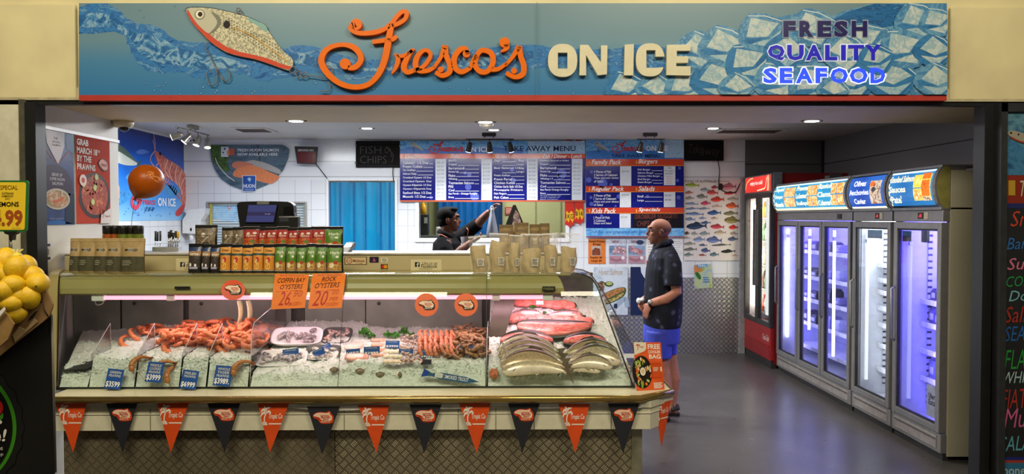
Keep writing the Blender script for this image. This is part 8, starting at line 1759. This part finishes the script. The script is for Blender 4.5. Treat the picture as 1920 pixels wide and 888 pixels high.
p.text('r', -6, 786, 7, 806, '#e4e0d4', 5, .03, .1); p.text('e!', -12, 805, 15, 828, '#e4e0d4', 5, .02, .15, -.1)
p.text('centre', -22, 838, 8, 845, '#d0ccc0', 5, 0, 0, -.1); p.text('shop', -12, 848, 9, 856, '#d0ccc0', 5, 0, 0, -.1)
p.build('badge', st)
b = MB(); b.tube([L_(97.5, 590, Yl-.004), L_(104, 885, Yl-.004)], .004, mat('#5d5a50', .5), 6); b.build('edge_strip', st)
# cardboard box tipped on the sloping top
KRB = mat('#8a6a40', .75, var=.07, scale=22); KRI = mat('#6a5030', .8)
bx = thing('cardboard_box', 'brown cardboard box of lemons tipped forward on the black stand', 'box', L_(45, 640))
def flat_panel(px_, Y, th, nm, m, lab_=None, hole=None):
    b = MB(); b.prism([L_(x, y, Y) for x, y in px_][::-1], (0, th, 0), m); o = b.build(nm, bx); return o
flat_panel([(-60, 716), (27, 644), (80, 603), (92, 592), (98, 575), (98, 570), (85, 540), (76, 546), (26, 606), (-60, 640)], Yl-.03, .008, 'box_side', KRB)
b = MB()
for q in ([(76, 546), (80, 562), (70, 570)], [(80, 562), (83, 580), (90, 592)]): b.tube([L_(x, y, Yl-.032) for x, y in q], .0022, mat('#3a2c1a', .8), 5)
b.build('fold_line', bx)
b = MB(); b.prism([L_(x, y, Yl-.0325) for x, y in ((53, 601), (62, 595), (70, 582), (66, 584), (56, 594))][::-1], (0, .002, 0), mat('#0f0c08', .8)); b.build('hand_hole', bx)
flat_panel([(-60, 702), (-4, 652), (14, 636), (26, 607), (8, 583), (-12, 588), (-60, 610)], Yl-.10, .007, 'box_flap', mat('#94733f', .75, var=.07, scale=22))
b = MB(); b.prism([L_(x, y, Yl-.034) for x, y in ((24, 628), (35, 612), (46, 617), (52, 612), (64, 596), (70, 603), (28, 641))][::-1], (0, .003, 0), mat('#b59a6c', .8)); b.build('torn_edge', bx)
b = MB(); A_ = [L_(x, y, Yl-.02) for x, y in ((-60, 690), (92, 575))]; b.add([A_[0], A_[1], A_[1]+V((-.33, .5, 0)), A_[0]+V((-.33, .5, 0))], [[0, 1, 2, 3]], KRI); b.prism([L_(x, y, Yl+.42) for x, y in ((-60, 640), (85, 545), (92, 575), (-60, 690))], (0, .008, 0), KRI); b.prism([L_(85, 542, Yl-.02), L_(92, 578, Yl-.02), L_(92, 578, Yl-.02)+V((-.29, .44, 0)), L_(85, 542, Yl-.02)+V((-.29, .44, 0))], (.006, 0, 0), KRB); b.build('box_inside', bx)
# lemons
t = NT('lemon_skin'); n_ = t.noise(140, 2); n2_ = t.noise(9, 3); t.set(.38, 0, .5, t.ramp(n2_, [(.3, '#d3a40e'), (.55, '#e2b916'), (.8, '#eecb30')])); t.bump(n_, .25, .003); t.b.inputs['Subsurface Weight'].default_value = .0
LEM = t.m
def lemon_proto():
    o = thing('lemon', None, 'lemon'); b = MB(); n = 18; prof = []
    for i in range(n+1):
        a = pi*i/n; z = -cos(a)*1.12; r_ = sin(a)**.92
        if i < 3: z -= .07*(3-i)/3
        if i > n-4: z += .12*(i-(n-4))/4
        prof.append((max(.04, r_), z))
    b.lathe(prof, (0, 0, 0), LEM, 20, (1, 0, 0)); b.build('peel', o)
    b = MB(); b.lathe([(.02, -1.2), (.10, -1.19), (.07, -1.15), (.02, -1.14)], (0, 0, 0), mat('#6a6a1c', .7), 8, (1, 0, 0)); b.build('stem_scar', o)
    return o
lp = lemon_proto()
lem = [(12, 492, 42, 45, 2.66, .3), (31, 503, 40, 46, 2.58, 1.3), (48, 500, 36, 42, 2.68, .8), (13, 516, 55, 32, 2.58, .1), (38, 521, 36, 30, 2.62, .5), (58.5, 516, 37, 33, 2.60, .9), (71, 531, 40, 38, 2.58, 2.6), (23, 534, 50, 32, 2.54, .1), (50, 536, 33, 34, 2.60, 1.2), (6.5, 546, 30, 44, 2.52, 1.4), (19, 551, 34, 30, 2.56, .4), (36, 556, 32, 36, 2.55, 1.2), (55.5, 556, 36, 38, 2.56, .7), (38, 569, 25, 27, 2.60, .2), (20, 568, 38, 30, 2.53, .3), (24, 586, 40, 40, 2.55, .6), (0, 565, 22, 28, 2.52, 1.0), (4, 529, 30, 30, 2.62, .6), (60, 545, 30, 28, 2.66, .2), (-14, 508, 42, 42, 2.62, .4), (-20, 545, 42, 40, 2.56, 1.0), (-12, 580, 42, 40, 2.54, .2)]
desc = ['topmost big lemon of the pile', 'round lemon in front, just under the top one', 'lemon behind the round one, by the black upright', 'long lemon lying level under the top two', 'small lemon tucked in the upper middle of the pile', 'lemon on the upper slope towards the black upright', 'large lemon at the outer edge above the box corner', 'long lemon lying level in the middle of the pile', 'lemon in the middle, touching the outer large one', 'tall lemon standing at the picture edge, mid pile', 'lemon between the tall one and the middle', 'upright lemon above the lowest two', 'lemon resting on the cardboard side, with stem scar', 'half hidden lemon behind the cardboard side', 'lemon just above the lowest one', 'lowest lemon, in the notch of the cardboard flaps', 'lemon cut by the picture edge near the flap', 'small lemon behind at the picture edge', 'lemon half hidden at the rear by the upright', 'lemon beyond the picture edge at the top of the pile', 'lemon beyond the picture edge halfway down', 'lemon beyond the picture edge by the flap']
for i, (x, y, w_, h, Y, a) in enumerate(lem):
    c = L_(x, y, Y); r_ = (min(w_, h)+2)/2*Y/F*1.02; rot = (rnd.uniform(-.3, .3), (0 if w_ >= h else R(90))+rnd.uniform(-.25, .25), a-.6 if abs(w_-h) < 6 else rnd.uniform(-.3, .3))
    if i == 0: lp.location = c; lp.rotation_euler = rot; lp.scale = (r_*1.08,)*3; lp['label'] = desc[0]; lp['group'] = 'lemons in the cardboard box'
    else: copy_tree(lp, c, rot, r_*(1.0 if abs(w_-h) < 8 else 1.08), desc[i], 'lemons in the cardboard box')
b = MB(); c = L_(32, 484, 2.62); b.ell(c, (.02, .02, .022), mat('#dcc84a', .5), None, 10, 8)
for i in range(7): a = i*.9; b.tube([c+V((.0, 0, .015)), c+V((.022*cos(a), .01*sin(a), .032))], .002, film('#f0e490', .6, .2), 4)
tag(b.build('net_bag_knot'), 'yellow plastic net knot poking out on top of the lemon pile', 'net')
b = MB(); b.prism([L_(x, y, 2.49) for x, y in ((-10, 592), (8, 575), (10, 580), (-6, 600))][::-1], (0, .002, 0), WHITE); tag(b.build('paper_slip'), 'white paper slip at the foot of the lemon pile', 'paper')
# price sign on its rod
sg = thing('price_sign', 'yellow lemon price sign with green border standing above the pile', 'sign', L_(18, 480, 2.75))
mps, ns = planeY(2.75)
def rr4(x0, y0_, x1, y1_, r_, sh): 
    o_ = []
    for cx_, cy_, a0 in ((x1-r_, y1_-r_, 0), (x0+r_, y1_-r_, pi/2), (x0+r_, y0_+r_, pi), (x1-r_, y0_+r_, 1.5*pi)):
        for i in range(5): a = a0+i*pi/8; o_.append((cx_+r_*cos(a)-(cy_+r_*sin(a)-338)*sh, cy_+r_*sin(a)))
    return o_
b = MB(); b.prism([mps(*q) for q in rr4(-75, 338, 53, 434, 5, .03)], (0, .008, 0), mat('#1f6a2a', .4)); b.build('frame', sg)
p = Print(mps, ns, .0012); p.poly(rr4(-72, 341.5, 49.5, 430.5, 4, .03), mat('#e4c22a', .4, var=.02), 1)
p.text('SPECIAL', 1, 347, 34, 355, '#8a6a1a', 2, .01); 
for i, t_ in enumerate(('AUSTRALIAN', 'HOMEFRONT', 'JUICY')): p.text(t_, 4 if i < 2 else 10, 360+5.4*i, 26 if i < 2 else 20, 364+5.4*i, '#4a3c14', 2, .01)
p.text('LEMONS', -8, 378, 36, 387, '#221c0c', 2, .02); p.text('4.99', -14, 393, 43, 424, '#9a4a1c', 2, .035); p.text('per pack', 24, 426, 40, 428.5, '#6a5a1a', 2); p.build('face', sg)
b = MB(); b.tube([at(20, 436, 2.755), at(20, 500, 2.755)], .006, mat('#8a8672', .3, .7), 8); b.build('rod', sg)
b = MB(); b.prism([at(x, y, 2.745) for x, y in ((6, 433), (33, 433), (30, 438), (24, 440), (23, 450), (17, 450), (16, 440), (9, 438))][::-1], (0, .02, 0), mat('#15150f', .4)); b.build('clip', sg)
# sticker on the inner side wall next to the black upright
b = MB(); yy0, yy1 = 4.66, 4.74
mpw = lambda u, v: V((XLF+.0025, u, v)); p = Print(mpw, (1, 0, 0), .0008)
z_ = lambda y: atX(84, y, XLF).z
p.poly([(4.66, z_(492)), (4.745, z_(492)), (4.745, z_(457)), (4.66, z_(457))], '#cfc8b4', 1)
for a_, c_2 in ((457, 462), (482, 487)): p.poly([(4.66, z_(c_2)), (4.745, z_(c_2)), (4.745, z_(a_)), (4.66, z_(a_))], '#2a3358', 2)
vs, fs, _ = text_geo('C3', .02); p.b.add([p.pt(4.675+a*.055, z_(478)+e*(z_(466)-z_(478)), 3) for a, e in vs], fs, p.mt('#6a6864'))
tag(p.build('wall_sticker'), 'small white and navy sticker on the side wall beside the black upright', 'sticker')
# wall plates and edge of the neighbouring sign at the far side
b = MB(); b.box(at(-3, 406, 4.5)-V((.03, 0, 0)), at(3, 352, 4.5)+V((0, .02, 0)), mat('#1c1a18', .4)); tag(b.build('dark_sign_edge'), 'dark edge of a sign behind the yellow lemon price sign', 'sign')
# ---------------- tall chalk board at the other side of the opening
Yk = 4.52; mpk, nk = planeY(Yk)
ck = thing('chalk_board', 'tall black chalk board with coloured handwritten fish names', 'sign', (mpk(1930, 500).x, Yk, 0))
b = MB(); b.prism([mpk(x, y) for x, y in ((1868, 892), (2080, 892), (2080, 194), (1874, 194))], (0, .05, 0), mat('#1f2021', .4)); b.build('board', ck)
b = MB(); b.prism([mpk(x, y)+V((0, -.02, 0)) for x, y in ((1868, 892), (1880, 892), (1886, 194), (1874, 194))], (0, .02, 0), mat('#2c2d2e', .35)); b.prism([mpk(x, y)+V((0, -.02, 0)) for x, y in ((1874, 210), (2080, 210), (2080, 194), (1874, 194))], (0, .02, 0), mat('#2c2d2e', .35)); b.build('frame', ck)
p = Print(mpk, nk, .0015)
p.rect(1886, 211, 2080, 328, blotch(['#3a6478', '#5a8494', '#2f5a78', '#6f98a0'], 5, .3, dist=1), 1); p.poly([(1884.5, 272), (1900, 262), (1925, 280), (1960, 276), (2080, 285), (2080, 328), (1884, 328)], blotch(['#2a5a82', '#3f7498', '#1f4a70'], 8, .3, dist=2), 2)
p.poly(smooth_path([(1888, 250), (1893, 245), (1905, 246), (1925, 253), (1945, 268), (1930, 268), (1905, 262), (1893, 256)], 3, True), '#8f8a78', 4); p.path([(1893, 257), (1910, 265), (1930, 269)], 3, '#8a3a28', 5); p.ellipse(1894, 249, 1.8, 1.8, '#1a1815', 6, n=10); p.ellipse(1908, 252, 1.5, 1.8, '#1a1815', 6, n=10)
p.rect(1885, 328, 2080, 381, '#7a2a1c', 1); p.rect(1890, 338, 1903, 366, '#a8862a', 2); p.text('TODAY', 1912, 338, 1990, 368, '#b5aa98', 2, 0, .3); p.rect(1884, 381, 2080, 390, '#232a5a', 1)
for t_, x, y0_, w_, h, c in (('Snapper', 1894, 396, 120, 38, '#b5402c'), ('Barramundi', 1887, 446, 130, 22, '#2f62a0'), ('Sunfish', 1888, 484, 95, 22, '#c46a84'), ('COD', 1886, 518, 48, 20, '#2a8a4a'), ('Dory', 1891, 545, 62, 26, '#6fa8ac'), ('Salmon', 1883, 575, 90, 30, '#9a3228'), ('SEA PERCH', 1883, 612, 120, 28, '#2a5a9a'), ('FLAKE', 1883, 656, 70, 36, '#2a8a3a'), ('WHITING', 1880, 697, 92, 22, '#9ab8b8'), ('FlATHEAD', 1877, 730, 110, 36, '#a8342c'), ('Mullet', 1882, 766, 85, 36, '#c45a88'), ('CALAMARI', 1870, 818, 122, 28, '#5a9aa8')):
    p.text(t_, x, y0_, x+w_, y0_+h, c, 2, -.004 if h > 30 else 0, .25, -.05)
p.rect(1868, 856, 2080, 862, '#232a6a', 1); p.rect(1868, 862, 2080, 867, '#9a3a2c', 1); p.rect(1868, 867, 2080, 890, '#2f6a8a', 1); p.text('Phone orders', 1870, 872, 1985, 890, '#a8bcc0', 2, .01)
p.build('writing', ck)
